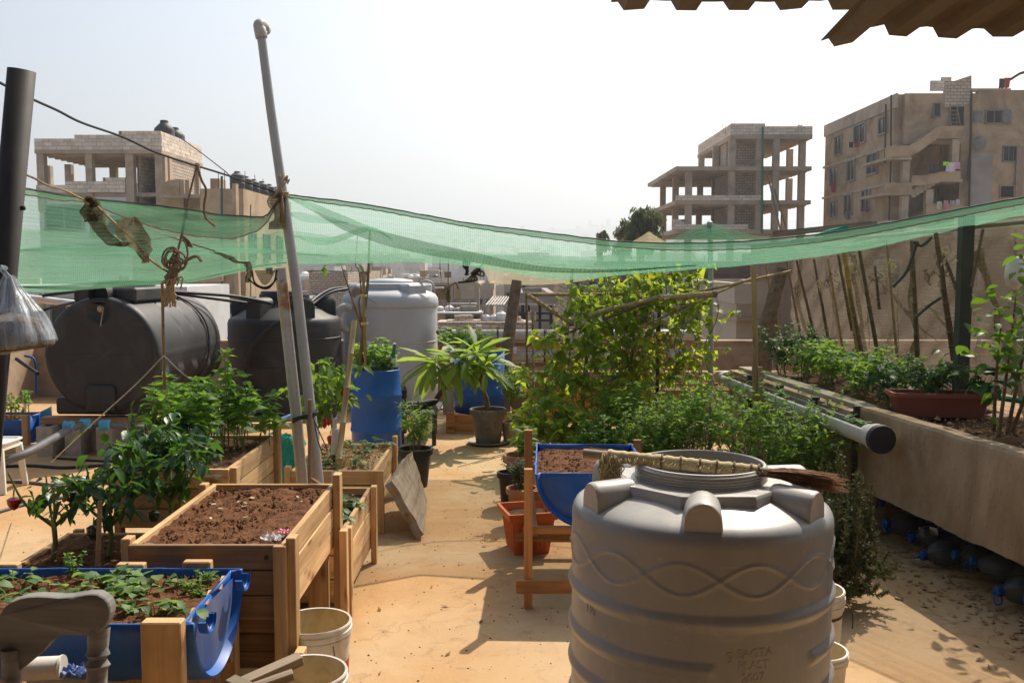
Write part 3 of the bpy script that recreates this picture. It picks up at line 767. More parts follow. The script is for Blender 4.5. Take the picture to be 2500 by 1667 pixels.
# stair flights: landings, sloped parapets with treads
def flight(pts_top, th, y0, dep, name='stair_parapet', mat='render_brown'):
    m = MB()
    top = [P(u, v, y0) for u, v in pts_top]
    bot = [P(u, v + th, y0) for u, v in reversed(pts_top)]
    m.prism(top + bot, (0, dep, 0)); return m.build(name, M[mat], ab)
flight([(2164, 360), (2180, 356), (2224, 356), (2226, 352), (2240, 347), (2252, 338), (2264, 329), (2276, 320), (2286, 311), (2296, 308), (2352, 309)], 27, YA - 1.1, .25)
flight([(2160, 447), (2225, 446), (2228, 429), (2258, 428), (2300, 419), (2345, 417)], 24, YA - 1.1, .25, mat='render_tan')
for k in range(9):
    u, v = lerp(2232, 2292, k / 8), lerp(347, 308, k / 8)
    b = MB(); rbox(b, YA - .8, u, v, u + 9, v + 26, 1.1); b.build('step', M['raw_concrete'], ab)
for k in range(8):
    u, v = lerp(2226, 2292, k / 7), lerp(462, 422, k / 7)
    b = MB(); rbox(b, YA - .8, u, v, u + 10, v + 20, 1.1); b.build('step', M['raw_concrete'], ab)
for v, ua, ub in ((384, 2165, 2226), (332, 2290, 2354), (470, 2160, 2226), (438, 2290, 2350), (515, 2262, 2350), (538, 2160, 2262)):
    b = MB(); rbox(b, YA - 1.05, ua, v, ub, v + 6, 4.2); b.build('landing', M['raw_concrete'], ab)
b = MB(); rbox(b, YA - 1.1, 2262, 497, 2350, 517, .2); b.build('balcony_parapet', M['render_tan'], ab)
for u, v0, v1 in ((2205, 393, 446), (2202, 478, 545), (2326, 340, 400), (2262, 462, 540), (2214, 540, 900), (2330, 520, 900)):
    b = MB(); rbox(b, YA - .9, u, v0, u + 15, v1, .4); b.build('column', M['raw_concrete'], ab)
for u, v0, v1, uu in ((2176, 232, 560, 2170), (2163, 255, 400, 2160), (2372, 222, 440, 2362), (2370, 240, 520, 2366)):
    b = MB(); b.tube([P(u, v0, YA - .25), P(u - 1, (v0 + v1) / 2, YA - .25), P(uu, v1, YA - .25)], .06, 6); b.build('drain_pipe', M['dark_metal'], ab)
b = MB(); rbox(b, YA - .10, 2372, 372, 2412, 700, .1); b.build('streaked_render_panel', M['render_grey'], ab)
b = MB(); rbox(b, YA - .2, 2484, 358, 2494, 520, .2); b.build('rusty_pipe_box', M['rust_sheet'], ab)
dish = MB(); dish.lathe([(.001, .12), (.22, .10), (.40, .03), (.46, 0), (.44, .02), (.38, .06), (.001, .15)], 20, P(2391, 350, YA - .5), Matrix.Rotation(R(100), 3, 'X'))
tag(dish.build('satellite_dish', M['frame']), 'round grey satellite dish on the apartment block wall beside the shutters', 'satellite dish')
lad = thing('ladder', 'small pale wooden ladder leaning in the upper doorway of the apartment block', 'ladder', P(2335, 306, YA - .3))
for s in (-.28, .28):
    m = MB(); m.beam(P(2334, 306, YA - .3) + V((s, 0, 0)), P(2326, 262, YA - .1) + V((s, 0, 0)), .06, .04); m.build('rail', M['wood_old'], lad)
for k in range(4):
    m = MB(); c = P(2334, 306, YA - .3).lerp(P(2326, 262, YA - .1), .15 + k * .22); m.beam(c + V((-.28, 0, 0)), c + V((.28, 0, 0)), .03, .05); m.build('rung', M['wood_old'], lad)
# laundry
def cloth(u0, v0, u1, v1, Y, color, label, cat='laundry', group=None):
    k = 'cloth_%d' % len([m for m in M if m.startswith('cloth_')])
    M[k] = surf(k, color, tuple(min(1, c * 1.25) for c in color), 6, 0.9, 0.3)
    a, c = P(u0, v0, Y), P(u1, v1, Y)
    m = MB()
    ph = rnd.random() * 6
    f = lambda d: (lambda i, j: V((lerp(a.x, c.x, i) + .05 * nz(i * 3, j * 4, ph) * j, Y + .06 * math.sin(i * 9 + ph) * (.3 + j) + d, lerp(a.z, c.z, j * (1 - .12 * math.sin(i * 5 + ph) ** 2)))))
    m.grid(f(0), 8, 6); m.grid(f(.03), 8, 6)
    return tag(m.build('hanging_cloth', M[k], smooth=True), label, cat, group)
cloth(2303, 395, 2316, 405, YA - 1.35, (0.35, 0.75, 0.05), 'lime green cloth hanging over the middle balcony of the apartment block')
cloth(2311, 397, 2331, 421, YA - 1.35, (0.62, 0.55, 0.60), 'white cloth hanging over the middle balcony of the apartment block')
cloth(2330, 396, 2343, 414, YA - 1.35, (0.62, 0.35, 0.43), 'pink towel hanging beside the white cloth on the apartment balcony')
cloth(2270, 402, 2294, 423, YA - 1.35, (0.05, 0.045, 0.06), 'dark rug hanging over the middle stair parapet of the apartment block')
cloth(2288, 492, 2298, 513, YA - 1.35, (0.5, 0.48, 0.42), 'cream cloth on the lowest washing line of the apartment block')
cloth(2304, 490, 2315, 516, YA - 1.35, (0.5, 0.25, 0.26), 'pink patterned towel on the lowest washing line of the apartment block')
cloth(2319, 490, 2332, 501, YA - 1.35, (0.36, 0.33, 0.40), 'lilac cloth on the lowest washing line of the apartment block')
cloth(2334, 487, 2342, 501, YA - 1.35, (0.55, 0.52, 0.50), 'small white cloth at the right end of the lowest washing line')
cloth(2086, 348, 2099, 360, 66.0, (0.38, 0.05, 0.06), 'red cloth on the top left window sill of the apartment block')
cloth(2073, 347, 2083, 362, 66.5, (0.03, 0.03, 0.045), 'black trousers beside the red cloth under the top left window')
cloth(2030, 446, 2040, 472, 72.0, (0.35, 0.03, 0.04), 'long red cloth below the far left middle window of the apartment block')
cloth(2064, 515, 2076, 537, 69.0, (0.16, 0.14, 0.16), 'grey cloth under the lowest middle window of the apartment block')
cloth(2103, 507, 2121, 518, 65.5, (0.28, 0.09, 0.17), 'purple and pink cloth under the lowest right window of the side wall')
b = MB(); b.tube([P(2466, 195, 60.5), P(2490, 180, 60.5), P(2520, 172, 60.5)], .09, 6)
tag(b.build('awning_arm', M['dark_metal']), 'dark metal arm rising from the right roof edge of the apartment block', 'metal arm')
cloth(2440, 192, 2452, 218, 61.0, (0.06, 0.05, 0.05), 'dark cloth hanging from the metal arm on the apartment roof')
cloth(2452, 190, 2466, 218, 61.1, (0.42, 0.09, 0.04), 'orange red cloth hanging from the metal arm on the apartment roof')
# ------------------------------------------------------------------ leaves and plants
PROF = {
    'ovate': [(0, .02), (.18, .20), (.42, .27), (.70, .19), (.88, .08), (1, 0)],
    'heart': [(-.08, .10), (.02, .30), (.22, .40), (.50, .31), (.78, .14), (1, 0)],
    'lance': [(0, .01), (.2, .09), (.5, .13), (.78, .08), (1, 0)],
    'long':  [(0, .015), (.25, .07), (.55, .135), (.80, .115), (.93, .06), (1, 0)],
    'round': [(0, .03), (.2, .24), (.48, .36), (.76, .31), (.93, .15), (1, 0)],
    'needle': [(0, .05), (.5, .06), (1, 0)],
    'small': [(0, .02), (.45, .28), (1, 0)],
}
def leaf_geom(kind, curl=.25, fold=.18, wav=0.0, seed=0):
    pr = PROF[kind]
    vs, fs, us = [], [], []
    rg = random.Random(seed)
    for t, w in pr:
        z = -curl * t * t
        wv = wav * math.sin(t * 9 + seed)
        if w == 0:
            vs.append((0, t, z)); us.append((t, .5))
        else:
            vs += [(-w, t, z + fold * w + wv), (0, t, z), (w, t, z + fold * w - wv)]
            us += [(t, 0), (t, .5), (t, 1)]
    n = len(pr)
    for i in range(n - 1):
        a = i * 3
        if pr[i + 1][1] == 0:
            fs += [(a, a + 1, a + 3), (a + 1, a + 2, a + 3)]
        else:
            fs += [(a, a + 1, a + 4, a + 3), (a + 1, a + 2, a + 5, a + 4)]
    return [V(v) for v in vs], fs, [[us[i] for i in f] for f in fs]
_lm = {}
def leaf_meshes(kind, mat):
    k = (kind, mat)
    if k not in _lm:
        L = []
        for i, (c, f, w) in enumerate(((.10, .25, .01), (.35, .15, .02), (.22, .45, .015), (.55, .3, .02))):
            b = MB(); b.add(*leaf_geom(kind, c, f, w, i)); L.append(b.mesh('leaf', M[mat], smooth=True, ang=60))
        _lm[k] = L
    return _lm[k]
def frame(pos, d, roll=0.0, L=1.0, wid=1.0, up=(0, 0, 1)):
    d = V(d).normalized()
    u = V(up)
    x = d.cross(u)
    if x.length < .05: x = V((1, 0, 0))
    x.normalize()
    z = x.cross(d)
    m = Matrix((x, d, z)).transposed()
    m = m @ Matrix.Rotation(roll, 3, 'Y')
    m4 = m.to_4x4()
    m4.translation = V(pos)
    return m4 @ Matrix.Diagonal((L * wid, L, L, 1))
def emit(root, leaves, kind, mat, limit=300, name='leaf'):
    """leaves: matrices in world axes; the ones that show largest become parts, the rest one stuff part"""
    if not leaves: return
    org = root.location
    key = lambda m: (m.translation - V((0, 0, EYE))).length / max(m.col[1].length, 1e-6)
    leaves = sorted(leaves, key=key)
    ms = leaf_meshes(kind, mat)
    sh = Matrix.Translation(-org)
    for m in leaves[:limit]:
        inst(name, ms[rnd.randrange(4)], root, sh @ m)
    rest = leaves[limit:]
    if rest:
        b = MB()
        gs = [leaf_geom('small' if kind in ('ovate', 'round', 'heart', 'small') else ('needle' if kind in ('needle', 'lance') else kind), .3, .3, 0, i) for i in range(2)]
        for m in rest:
            v, f, u = gs[rnd.randrange(2)]
            b.add([m @ p for p in v], f, u)
        o = b.build('foliage', M[mat], root); o['kind'] = 'stuff'
def rdir(el=None):
    a = rnd.random() * 2 * math.pi
    e = el if el is not None else math.asin(rnd.uniform(-1, 1))
    return V((math.cos(a) * math.cos(e), math.sin(a) * math.cos(e), math.sin(e)))
def bush(root, bases, h, spread, kind, mat, L, n_stem, per, limit=300, stem='stem', sr=.004, lean=(0, 0), pairs=True, droop=.25, start=.25, top=4, branch=2, hv=.3, cap=None):
    """stems grow from base points, carry leaves at nodes and a tuft at the tip"""
    sm = MB(); lv = []
    for k in range(n_stem):
        p0 = V(bases[k % len(bases)])
        a = rnd.random() * 2 * math.pi
        hh = h * rnd.uniform(1 - hv, 1 + hv * .4)
        e = p0 + V((math.cos(a) * spread * rnd.uniform(.3, 1) + lean[0] * hh, math.sin(a) * spread * rnd.uniform(.3, 1) + lean[1] * hh, hh))
        mid = p0.lerp(e, .5) + V((rnd.uniform(-1, 1) * spread * .2, rnd.uniform(-1, 1) * spread * .2, hh * .08))
        paths = [(smooth_path([p0, mid, e], 4), sr)]
        for q in range(branch):
            t = rnd.uniform(.3, .75)
            b0 = p0.lerp(mid, t * 2) if t < .5 else mid.lerp(e, t * 2 - 1)
            d = rdir(R(rnd.uniform(15, 60))) * hh * rnd.uniform(.25, .45)
            paths.append((smooth_path([b0, b0 + d * .5 + V((0, 0, .01)), b0 + d], 3), sr * .6))
        for path, r in paths:
            sm.tube(path, [r * (1 - .6 * i / (len(path) - 1)) for i in range(len(path))], 5, caps=False)
            m = len(path)
            nn = per if r == sr else max(2, per // 2)
            ang = rnd.random() * 6
            for q in range(nn):
                t = start + (1 - start) * (q + .5) / nn if r == sr else .25 + .75 * (q + .5) / nn
                f = t * (m - 1); i = min(int(f), m - 2)
                p = path[i].lerp(path[i + 1], f - i)
                ang += 2.4 if not pairs else 1.57
                for s in ((0, math.pi) if pairs else (0,)):
                    aa = ang + s + rnd.uniform(-.4, .4)
                    el = rnd.uniform(-.35, .55) - droop
                    d = V((math.cos(aa) * math.cos(el), math.sin(aa) * math.cos(el), math.sin(el)))
                    ll = L * rnd.uniform(.6, 1.15) * (1.1 - .35 * t)
                    lv.append(frame(p + d * ll * .12, d, rnd.uniform(-.6, .6), ll))
            for q in range(top):
                aa = q * 2 * math.pi / max(top, 1) + ang
                d = V((math.cos(aa), math.sin(aa), rnd.uniform(.3, 1.0)))
                lv.append(frame(path[-1], d, rnd.uniform(-.5, .5), L * rnd.uniform(.45, .8)))
    if cap: lv = [m for m in lv if cap(m.translation)]
    if stem:
        sm.build(stem, M['stem' if stem == 'stem' else stem], root, smooth=True) if stem in ('stem',) else sm.build('stem', M[stem], root, smooth=True)
    emit(root, lv, kind, mat, limit)
    return root

# ------------------------------------------------------------------ city between the roof and the hills
def house(label, u0, u1, v0, Y, depth, mat, wins=(), vb=None, bars=1, cat='building', name='city_building', trim=True):
    t = thing(name, label, cat, (xof((u0 + u1) / 2, Y), Y + depth / 2, -12))
    b = MB(); z = zof(v0, Y); xa, xb = xof(u0, Y), xof(u1, Y)
    b.box(((xa + xb) / 2, Y + depth / 2, (z - 12) / 2), (xb - xa, depth, z + 12)); b.build('wall', M[mat], t)
    if trim:
        b = MB()
        for (cx_, cy_, sx, sy) in (((xa + xb) / 2, Y + .08, xb - xa + .1, .2), ((xa + xb) / 2, Y + depth - .08, xb - xa + .1, .2), (xa + .08, Y + depth / 2, .2, depth - .26), (xb - .08, Y + depth / 2, .2, depth - .26)):
            b.box((cx_, cy_, z + .22), (sx, sy, .44))
        b.build('roof_parapet', M[mat], t)
    b = MB(); b.box(((xa + xb) / 2, Y + depth / 2, z + .012), (xb - xa - .4, depth - .4, .02)); b.build('roof_deck', M['raw_concrete'], t)
    if Y > 20:
        b = MB()
        for k in range(5):
            q = V((rnd.uniform(xa + .4, xb - .4), Y + rnd.uniform(.5, depth - .5), z)); s = Y / 90
            b.box(q + V((0, 0, .25 * s)), (rnd.uniform(.4, 1.6) * s, .8 * s, .5 * s * rnd.uniform(.6, 1.6)), rnd.random()); b.tube([q + V((.5, 0, 0)), q + V((.5, 0, rnd.uniform(.8, 2) * s))], .03, 4)
        o = b.build('roof_clutter', M[rnd.choice(('courses_small', 'rust_sheet', 'metal_sheet', 'render_grey'))], t); o['kind'] = 'stuff'
    for (a, c, d, e) in wins:
        window(t, (xof((a + d) / 2, Y), Y - .012, zof((c + e) / 2, Y)), (d - a) * Y / F_PX, (e - c) * Y / F_PX, bars=bars)
    return t
h1 = house('grey block wall house under the flat rusty canopy, left of the white tank', 757, 846, 694, 35, 9, 'courses_small', [(765, 722, 778, 738)])
m = MB(); rbox(m, 36, 757, 690, 846, 694, 7); m.build('roof_slab', M['raw_concrete'], h1)
can = thing('rooftop_canopy', 'rusty flat sheet canopy on thin posts above the block wall house', 'canopy', P(830, 690, 40))
m = MB()
for k in range(22):
    u = 754 + k * 6.9; m.beam(P(u, 661 + k * .16, 38), P(u + 3, 663 + k * .16, 44), .115, .05)
m.build('roof_sheet', M['rust_sheet'], can)
for u, Y in ((774, 39), (838, 39), (857, 39), (890, 43), (770, 43)):
    m = MB(); m.beam(P(u, 664, Y), P(u, 694, Y), .07, .07); m.build('post', M['dark_metal'], can)
for a, c in (((757, 662), (775, 680)), ((838, 659), (905, 690)), ((840, 690), (905, 664)), ((858, 690), (892, 668))):
    m = MB(); m.beam(P(*a, 39.5), P(*c, 39.5), .05, .05); m.build('brace', M['dark_metal'], can)
for u in (822, 846, 864):
    roof_tank(P(u, 691, 40.5), .26, .36, True, 'low black tank under the rusty rooftop canopy', 'black tanks under the rusty canopy')
house('brown box house beyond the rooftop canopy', 903, 931, 668, 90, 8, 'render_tan', [(908, 674, 912, 681)])
# open frame with block parapet
fr = thing('block_frame_house', 'half built block house with open storey and concrete posts, right of the white tank', 'house', (xof(1068, 38), 41, -12))
m = MB(); rbox(m, 38, 960, 692, 1172, 697, 7); m.build('roof_slab', M['raw_concrete'], fr)
block_wall(fr, (xof(967, 38), 38.15, zof(692, 38)), (1, 0, 0), xof(1168, 38) - xof(967, 38), lambda s: 2 if 1.9 < s < 2.3 else 1, .45, .24)
m = MB(); rbox(m, 38.1, 960, 697, 1172, 1000, .3); 
for u in (1058, 1100, 1158):
    m = MB(); rbox(m, 38, u, 697, u + (13 if u == 1158 else 8), 1000, .4); m.build('column', M['raw_concrete'], fr)
m = MB(); rbox(m, 43, 960, 697, 1100, 1000, .3); m.build('rear_wall', M['courses_small'], fr)
m = MB(); rbox(m, 38.2, 1058, 730, 1160, 1000, .25); m.build('lower_wall', M['courses_small'], fr)
m = MB(); rbox(m, 38.6, 1025, 662, 1039, 676, 1); rbox(m, 38.4, 1022, 660, 1072, 663, 1.6); m.build('stair_hut', M['render_cream'], fr)
m = MB(); m.beam(P(1060, 703, 37.6), P(1083, 702, 37.6), .9, .06); m.build('awning', M['metal_sheet'], fr)
m = MB()
for k in range(14): m.beam(P(1095 + k * 5, 742, 36.2), P(1097 + k * 5, 741, 37.8), .075, .05)
m.build('roof_sheet', M['metal_sheet'], fr)
# white tanks on a ledge
lg = house('concrete water tank ledge with pale pebbled edge behind the white tank', 1064, 1176, 765, 30, 1.3, 'render_cream', [(1090, 772, 1112, 786), (1140, 772, 1168, 785)], trim=False)
m = MB(); rbox(m, 29.8, 1062, 763, 1178, 767, 1.6); m.build('slab_edge', M['metal_sheet'], lg)
for u, r, h in ((1074, .13, .22), (1097, .14, .24), (1119, .1, .17)):
    roof_tank(P(u, 763, 30.6), r, h, False, 'small white water tank on the concrete ledge behind the big white tank', 'white tanks on the concrete ledge')
house('cream two window house beyond the open block frame', 1125, 1204, 708, 55, 8, 'render_cream', [(1172, 732, 1177, 741), (1188, 732, 1195, 741)])
house('flat cream roof terrace right of the open block frame', 1112, 1168, 704, 62, 7, 'render_tan', [(1130, 711, 1136, 718), (1148, 711, 1154, 718)])
house('beige tall house beside the tree trunk post', 1230, 1292, 693, 48, 9, 'render_cream', [(1272, 699, 1280, 708), (1238, 716, 1246, 726), (1262, 716, 1270, 726)])
house('grey house with red roof frame right of the trunk post', 1296, 1352, 702, 60, 9, 'render_grey', [(1304, 716, 1312, 724), (1326, 716, 1334, 724)])
house('dark roofed shed wall behind the bean plants', 1262, 1352, 752, 27, 6, 'render_grey', [(1270, 765, 1284, 790)])
sh = thing('metal_shed', 'open dark metal shed with a pale sheet roof behind the trunk post', 'shed', P(1305, 800, 24))
m = MB()
for k in range(16): m.beam(P(1260 + k * 6, 742 + k * .1, 23), P(1262 + k * 6, 745, 25.5), .06, .04)
m.build('roof_sheet', M['metal_sheet'], sh)
for u in (1264, 1276, 1290, 1318, 1345):
    m = MB(); m.beam(P(u, 744, 23.3), P(u, 850, 23.3), .07, .07); m.build('post', M['dark_metal'], sh)
for v in (765, 782):
    m = MB(); m.beam(P(1262, v, 23.2), P(1350, v, 23.2), .05, .05); m.build('rail', M['dark_metal'], sh)
ph = house('low block wall roof with parapet just beyond the planted roof', 1066, 1300, 786, 21, .9, 'courses_small', trim=False)
for u, r in ((1187, .085), (1206, .085), (1224, .115)):
    roof_tank(P(u, 787, 21.4), r * 1.0, .26 if r > .1 else .19, False, 'small white ribbed tank on the low block roof near the trunk post', 'white ribbed tanks on the low block roof')
wr = thing('roof_truss', 'pale steel lattice roof frame between the cream house and trunk post', 'roof frame', P(1215, 745, 42))
for k in range(7):
    m = MB(); m.beam(P(1186 + k * 7, 746, 41), P(1205 + k * 6.5, 724, 45), .05, .05); m.build('rafter', M['metal_sheet'], wr)
for v, Y in ((745, 41), (735, 43), (725, 45)):
    m = MB(); m.beam(P(1186, v, Y), P(1248, v, Y), .05, .05); m.build('purlin', M['metal_sheet'], wr)
# right gap between the beans and the screen net
h2 = house('cream low house with small window behind the bamboo fence', 1800, 1985, 742, 20, 6, 'render_cream', [(1888, 822, 1905, 842)])
m = MB(); rbox(m, 19.8, 1798, 776, 1987, 783, 6.3); m.build('string_course', M['render_tan'], h2)
roof_tank(P(1914, 742, 21), .17, .25, False, 'white tank lying on the cream low house roof by the grey trunk')
house('grey corrugated shack behind the right side of the bean plants', 1660, 1800, 740, 24, 6, 'render_grey', [(1785, 800, 1799, 820), (1700, 770, 1716, 790)])
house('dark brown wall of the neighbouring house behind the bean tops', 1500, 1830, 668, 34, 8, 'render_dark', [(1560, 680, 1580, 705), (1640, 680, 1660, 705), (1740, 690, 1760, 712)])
house('grey block building behind the left bean tops', 1385, 1500, 676, 40, 8, 'courses', [(1400, 690, 1412, 704), (1440, 690, 1452, 704)])
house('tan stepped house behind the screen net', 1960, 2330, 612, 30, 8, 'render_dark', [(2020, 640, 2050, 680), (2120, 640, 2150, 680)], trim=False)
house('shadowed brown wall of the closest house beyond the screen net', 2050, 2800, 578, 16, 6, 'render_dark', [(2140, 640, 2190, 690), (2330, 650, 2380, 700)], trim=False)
# scattered town houses, each its own thing, three looks
mats = ['render_cream', 'render_tan', 'render_grey', 'render_white', 'courses']
protos = []
for k in range(5):
    w, d, h = rnd.uniform(8, 12), rnd.uniform(8, 11), rnd.uniform(7, 10)
    t = thing('town_house', '', 'house', (0, 0, 0))
    m = MB(); m.box((0, 0, h / 2), (w, d, h)); m.build('wall', M[mats[k]], t, world=False)
    m = MB()
    for (x, y, sx, sy) in ((0, -d / 2 + .1, w + .1, .22), (0, d / 2 - .1, w + .1, .22), (-w / 2 + .1, 0, .22, d - .3), (w / 2 - .1, 0, .22, d - .3)): m.box((x, y, h + .3), (sx, sy, .6))
    m.build('roof_parapet', M[mats[k]], t, world=False)
    m = MB(); m.box((w * .2, d * .1, h + 1.1), (2.6, 2.6, 2.2)); m.build('stair_hut', M[mats[(k + 1) % 5]], t, world=False)
    for j in range(2):
        m = MB(); m.lathe([(.55, 0), (.55, 1.0), (.25, 1.25), (.001, 1.27)], 12, (-w * .3 + j * 1.6, -d * .2, h)); m.build('water_tank', M['tank_far_white' if k % 2 else 'tank_far_black'], t, smooth=True, world=False)
    for fl_ in range(int(h // 3)):
        for j in range(3):
            window(t, ((j - 1) * w * .3, -d / 2 - .012, h - 1.7 - fl_ * 3), 1.2, 1.3)
    protos.append(t)
spots = []
for k in range(46):
    Y = 75 * (1.042 ** (k * 1.25)) + rnd.uniform(-6, 6)
    u = rnd.uniform(700, 1560)
    if k % 5 == 4: u = rnd.uniform(-50, 700)
    spots.append((xof(u, Y), Y, None))
for k in range(44):
    Y = rnd.uniform(75, 260); u = rnd.uniform(1030, 1480); spots.append((xof(u, Y), Y, 1.8 - rnd.uniform(1.5, 8)))
for k in range(6):
    Y = rnd.uniform(90, 150); u = rnd.uniform(715, 960); spots.append((xof(u, Y), Y, zof(rnd.uniform(672, 700), Y)))
kinds = ['cream', 'tan', 'grey', 'white', 'grey block walled']
for k, (x, y, ztop) in enumerate(spots):
    j = k % 5
    o = protos[j] if k < 5 else copy_tree(protos[j])
    z = ground_h(x, y)
    o.location = (x, y, z - rnd.uniform(.2, 3.0) if ztop is None else ztop - 9.5)
    o.rotation_euler = (0, 0, rnd.uniform(-.5, .5))
    o['label'] = '%s flat roofed town house with rooftop tanks in the hazy distance' % kinds[j]
    o['group'] = '%s town houses in the distance' % kinds[j]
# the far city, nobody could count it
t = NT('far_city_walls')
rr = t.n('NewGeometry').outputs['Random Per Island']
cc = t.ramp(rr, [(0, (0.30, 0.27, 0.24)), (.3, (0.52, 0.47, 0.40)), (.6, (0.42, 0.36, 0.30)), (.85, (0.62, 0.60, 0.57)), (1, (0.50, 0.40, 0.31))])
co = t.coords('Object', (1, 1, 1), False)
wv = t.n('TexBrick', {'Vector': t.n('Mapping', {0: co, 3: (.32, .32, .32), 2: (R(90), 0, 0)}).outputs[0], 'Color1': (.35, .35, .35, 1), 'Color2': (.6, .6, .6, 1), 'Mortar': (1, 1, 1, 1), 'Scale': 1.0, 'Mortar Size': .3, 'Brick Width': .9, 'Row Height': .9}).outputs[0]
M['far_city'] = t.done(t.principled(t.mix(.4, cc, t.mix(1.0, cc, wv, 'MULTIPLY')), .9))
m = MB()
for k in range(3600):
    Y = 330 * (1.00073 ** k) * rnd.uniform(.95, 1.05)
    u = rnd.uniform(-200, 2300)
    x = xof(u, Y)
    z = ground_h(x, Y)
    h = rnd.uniform(5, 11) if rnd.random() < .9 else rnd.uniform(12, 20) + (8 if Y > 1400 else 0)
    w = rnd.uniform(8, 16)
    m.box((x, Y, z + h / 2 - 1), (w, rnd.uniform(9, 18), h + 2), rnd.uniform(-.6, .6))
tag(m.build('far_city', M['far_city'], base=(0, 1500, -12)), 'pale hazy city spreading up the far slope under the net', None, None, 'stuff')

# trees behind the net, in front of the frame building
def tree(label, u, v_top, v_bot, Y, wpx, n=900, seed=3):
    rg = random.Random(seed)
    base = V((xof(u, Y), Y, -12.0))
    t = thing('tree', label, 'tree', base)
    top = zof(v_top, Y); bot = zof(v_bot, Y); w = wpx * Y / F_PX / 2
    m = MB(); crown = V((base.x, Y, (top + bot) / 2))
    m.tube(smooth_path([base, V((base.x + .3, Y, (bot - 12) / 2)), V((base.x - .2, Y, bot + .5)), V((base.x + .1, Y, top - .8))], 5), [.42 - .38 * i / 15 for i in range(16)], 8)
    cl = []
    for k in range(26):
        a = rg.random() * 6.28; rr = math.sqrt(rg.random()) * w; zz = rg.random()
        c = V((base.x + math.cos(a) * rr * (1 - .45 * zz), Y + math.sin(a) * rr, lerp(bot, top, zz ** .8)))
        cl.append((c, rg.uniform(.35, .7) * w * .45))
        m.tube(smooth_path([V((base.x, Y, bot)), V((base.x, Y, bot)).lerp(c, .5) + V((0, 0, .3)), c], 3), [.10, .09, .08, .06, .05, .03, .02], 5)
    m.build('trunk', M['bark'], t, smooth=True)
    lv = []
    for k in range(n):
        c, r = cl[rg.randrange(len(cl))]
        p = c + V((rg.gauss(0, r), rg.gauss(0, r), rg.gauss(0, r * .7)))
        d = V((rg.gauss(0, .6), rg.gauss(0, .6), -.8))
        lv.append(frame(p, d, rg.uniform(-1, 1), rg.uniform(.2, .42), .7))
    m = MB(); g = leaf_geom('small', .3, .3)
    for q in lv: m.add([q @ p for p in g[0]], g[1], g[2])
    o = m.build('crown', M['leaf_tree'], t); o['kind'] = 'stuff'
tree('rounded grey green tree left of the concrete frame building', 1570, 516, 612, 48, 82, 1500, 4)
tree('lower drooping tree left of the rounded grey green tree', 1524, 540, 612, 50, 52, 700, 5)
tree('small tree top just above the net edge, left of the other trees', 1471, 562, 615, 52, 22, 260, 6)
# ------------------------------------------------------------------ rooftop: parapets, raised bed, fence (right side)
def pw_(name, label, a, c, h, th, mat='parapet', z0=0.0, cap=True):
    t = thing(name, label, 'wall', ((a[0] + c[0]) / 2, (a[1] + c[1]) / 2, z0))
    m = MB(); m.beam((a[0], a[1], z0 + h / 2), (c[0], c[1], z0 + h / 2), th, h); m.build('wall_face', M[mat], t)
    if cap:
        m = MB(); m.beam((a[0], a[1], z0 + h + .022), (c[0], c[1], z0 + h + .022), th + .05, .04); m.build('coping', M[mat], t)
    return t
pw_('parapet_wall', 'low beige rendered parapet along the far edge of the roof', (-9.6, 13.0), (6.6, 13.0), .74, .18)
pw_('parapet_wall', 'beige parapet at the right edge of the roof under the screen net', (3.55, 12.8), (3.55, 1.0), .72, .16, cap=False)
pw_('parapet_wall', 'left beige roof parapet behind the half barrel of seedlings', (-6.6, 12.8), (-6.6, -2.5), .78, .16)
pw_('parapet_wall', 'short brown inner wall behind the bean frame', (-.4, 11.2), (3.3, 11.2), .55, .14, 'concrete_bed', cap=False)

def soil_grid(m, x0, x1, y0, y1, z, amp=.014, nx=26, ny=26, seed=0.0):
    m.grid(lambda i, j: V((lerp(x0, x1, i), lerp(y0, y1, j), z + amp * (nz(lerp(x0, x1, i) * 14, lerp(y0, y1, j) * 14, seed) + .6 * nz(lerp(x0, x1, i) * 37, lerp(y0, y1, j) * 37, seed + 4) + .9 * nz(i * 3, j * 3, seed + 9)))), nx, ny)
def clods(m, fn, n, s0=.006, s1=.02):
    for k in range(n):
        p = fn(rnd.random(), rnd.random()); s = s0 + (s1 - s0) * rnd.random() ** 3
        q = [V((rnd.uniform(.6, 1.1) * s * x, rnd.uniform(.6, 1.1) * s * y, rnd.uniform(.5, .9) * s * z)) for x, y, z in ((1, 0, 0), (0, 1, 0), (-1, 0, 0), (0, -1, 0), (0, 0, 1), (0, 0, -1))]
        r = Matrix.Rotation(rnd.random() * 6, 3, 'Z')
        m.add([p + r @ v for v in q], [(0, 1, 4), (1, 2, 4), (2, 3, 4), (3, 0, 4), (1, 0, 5), (2, 1, 5), (3, 2, 5), (0, 3, 5)])

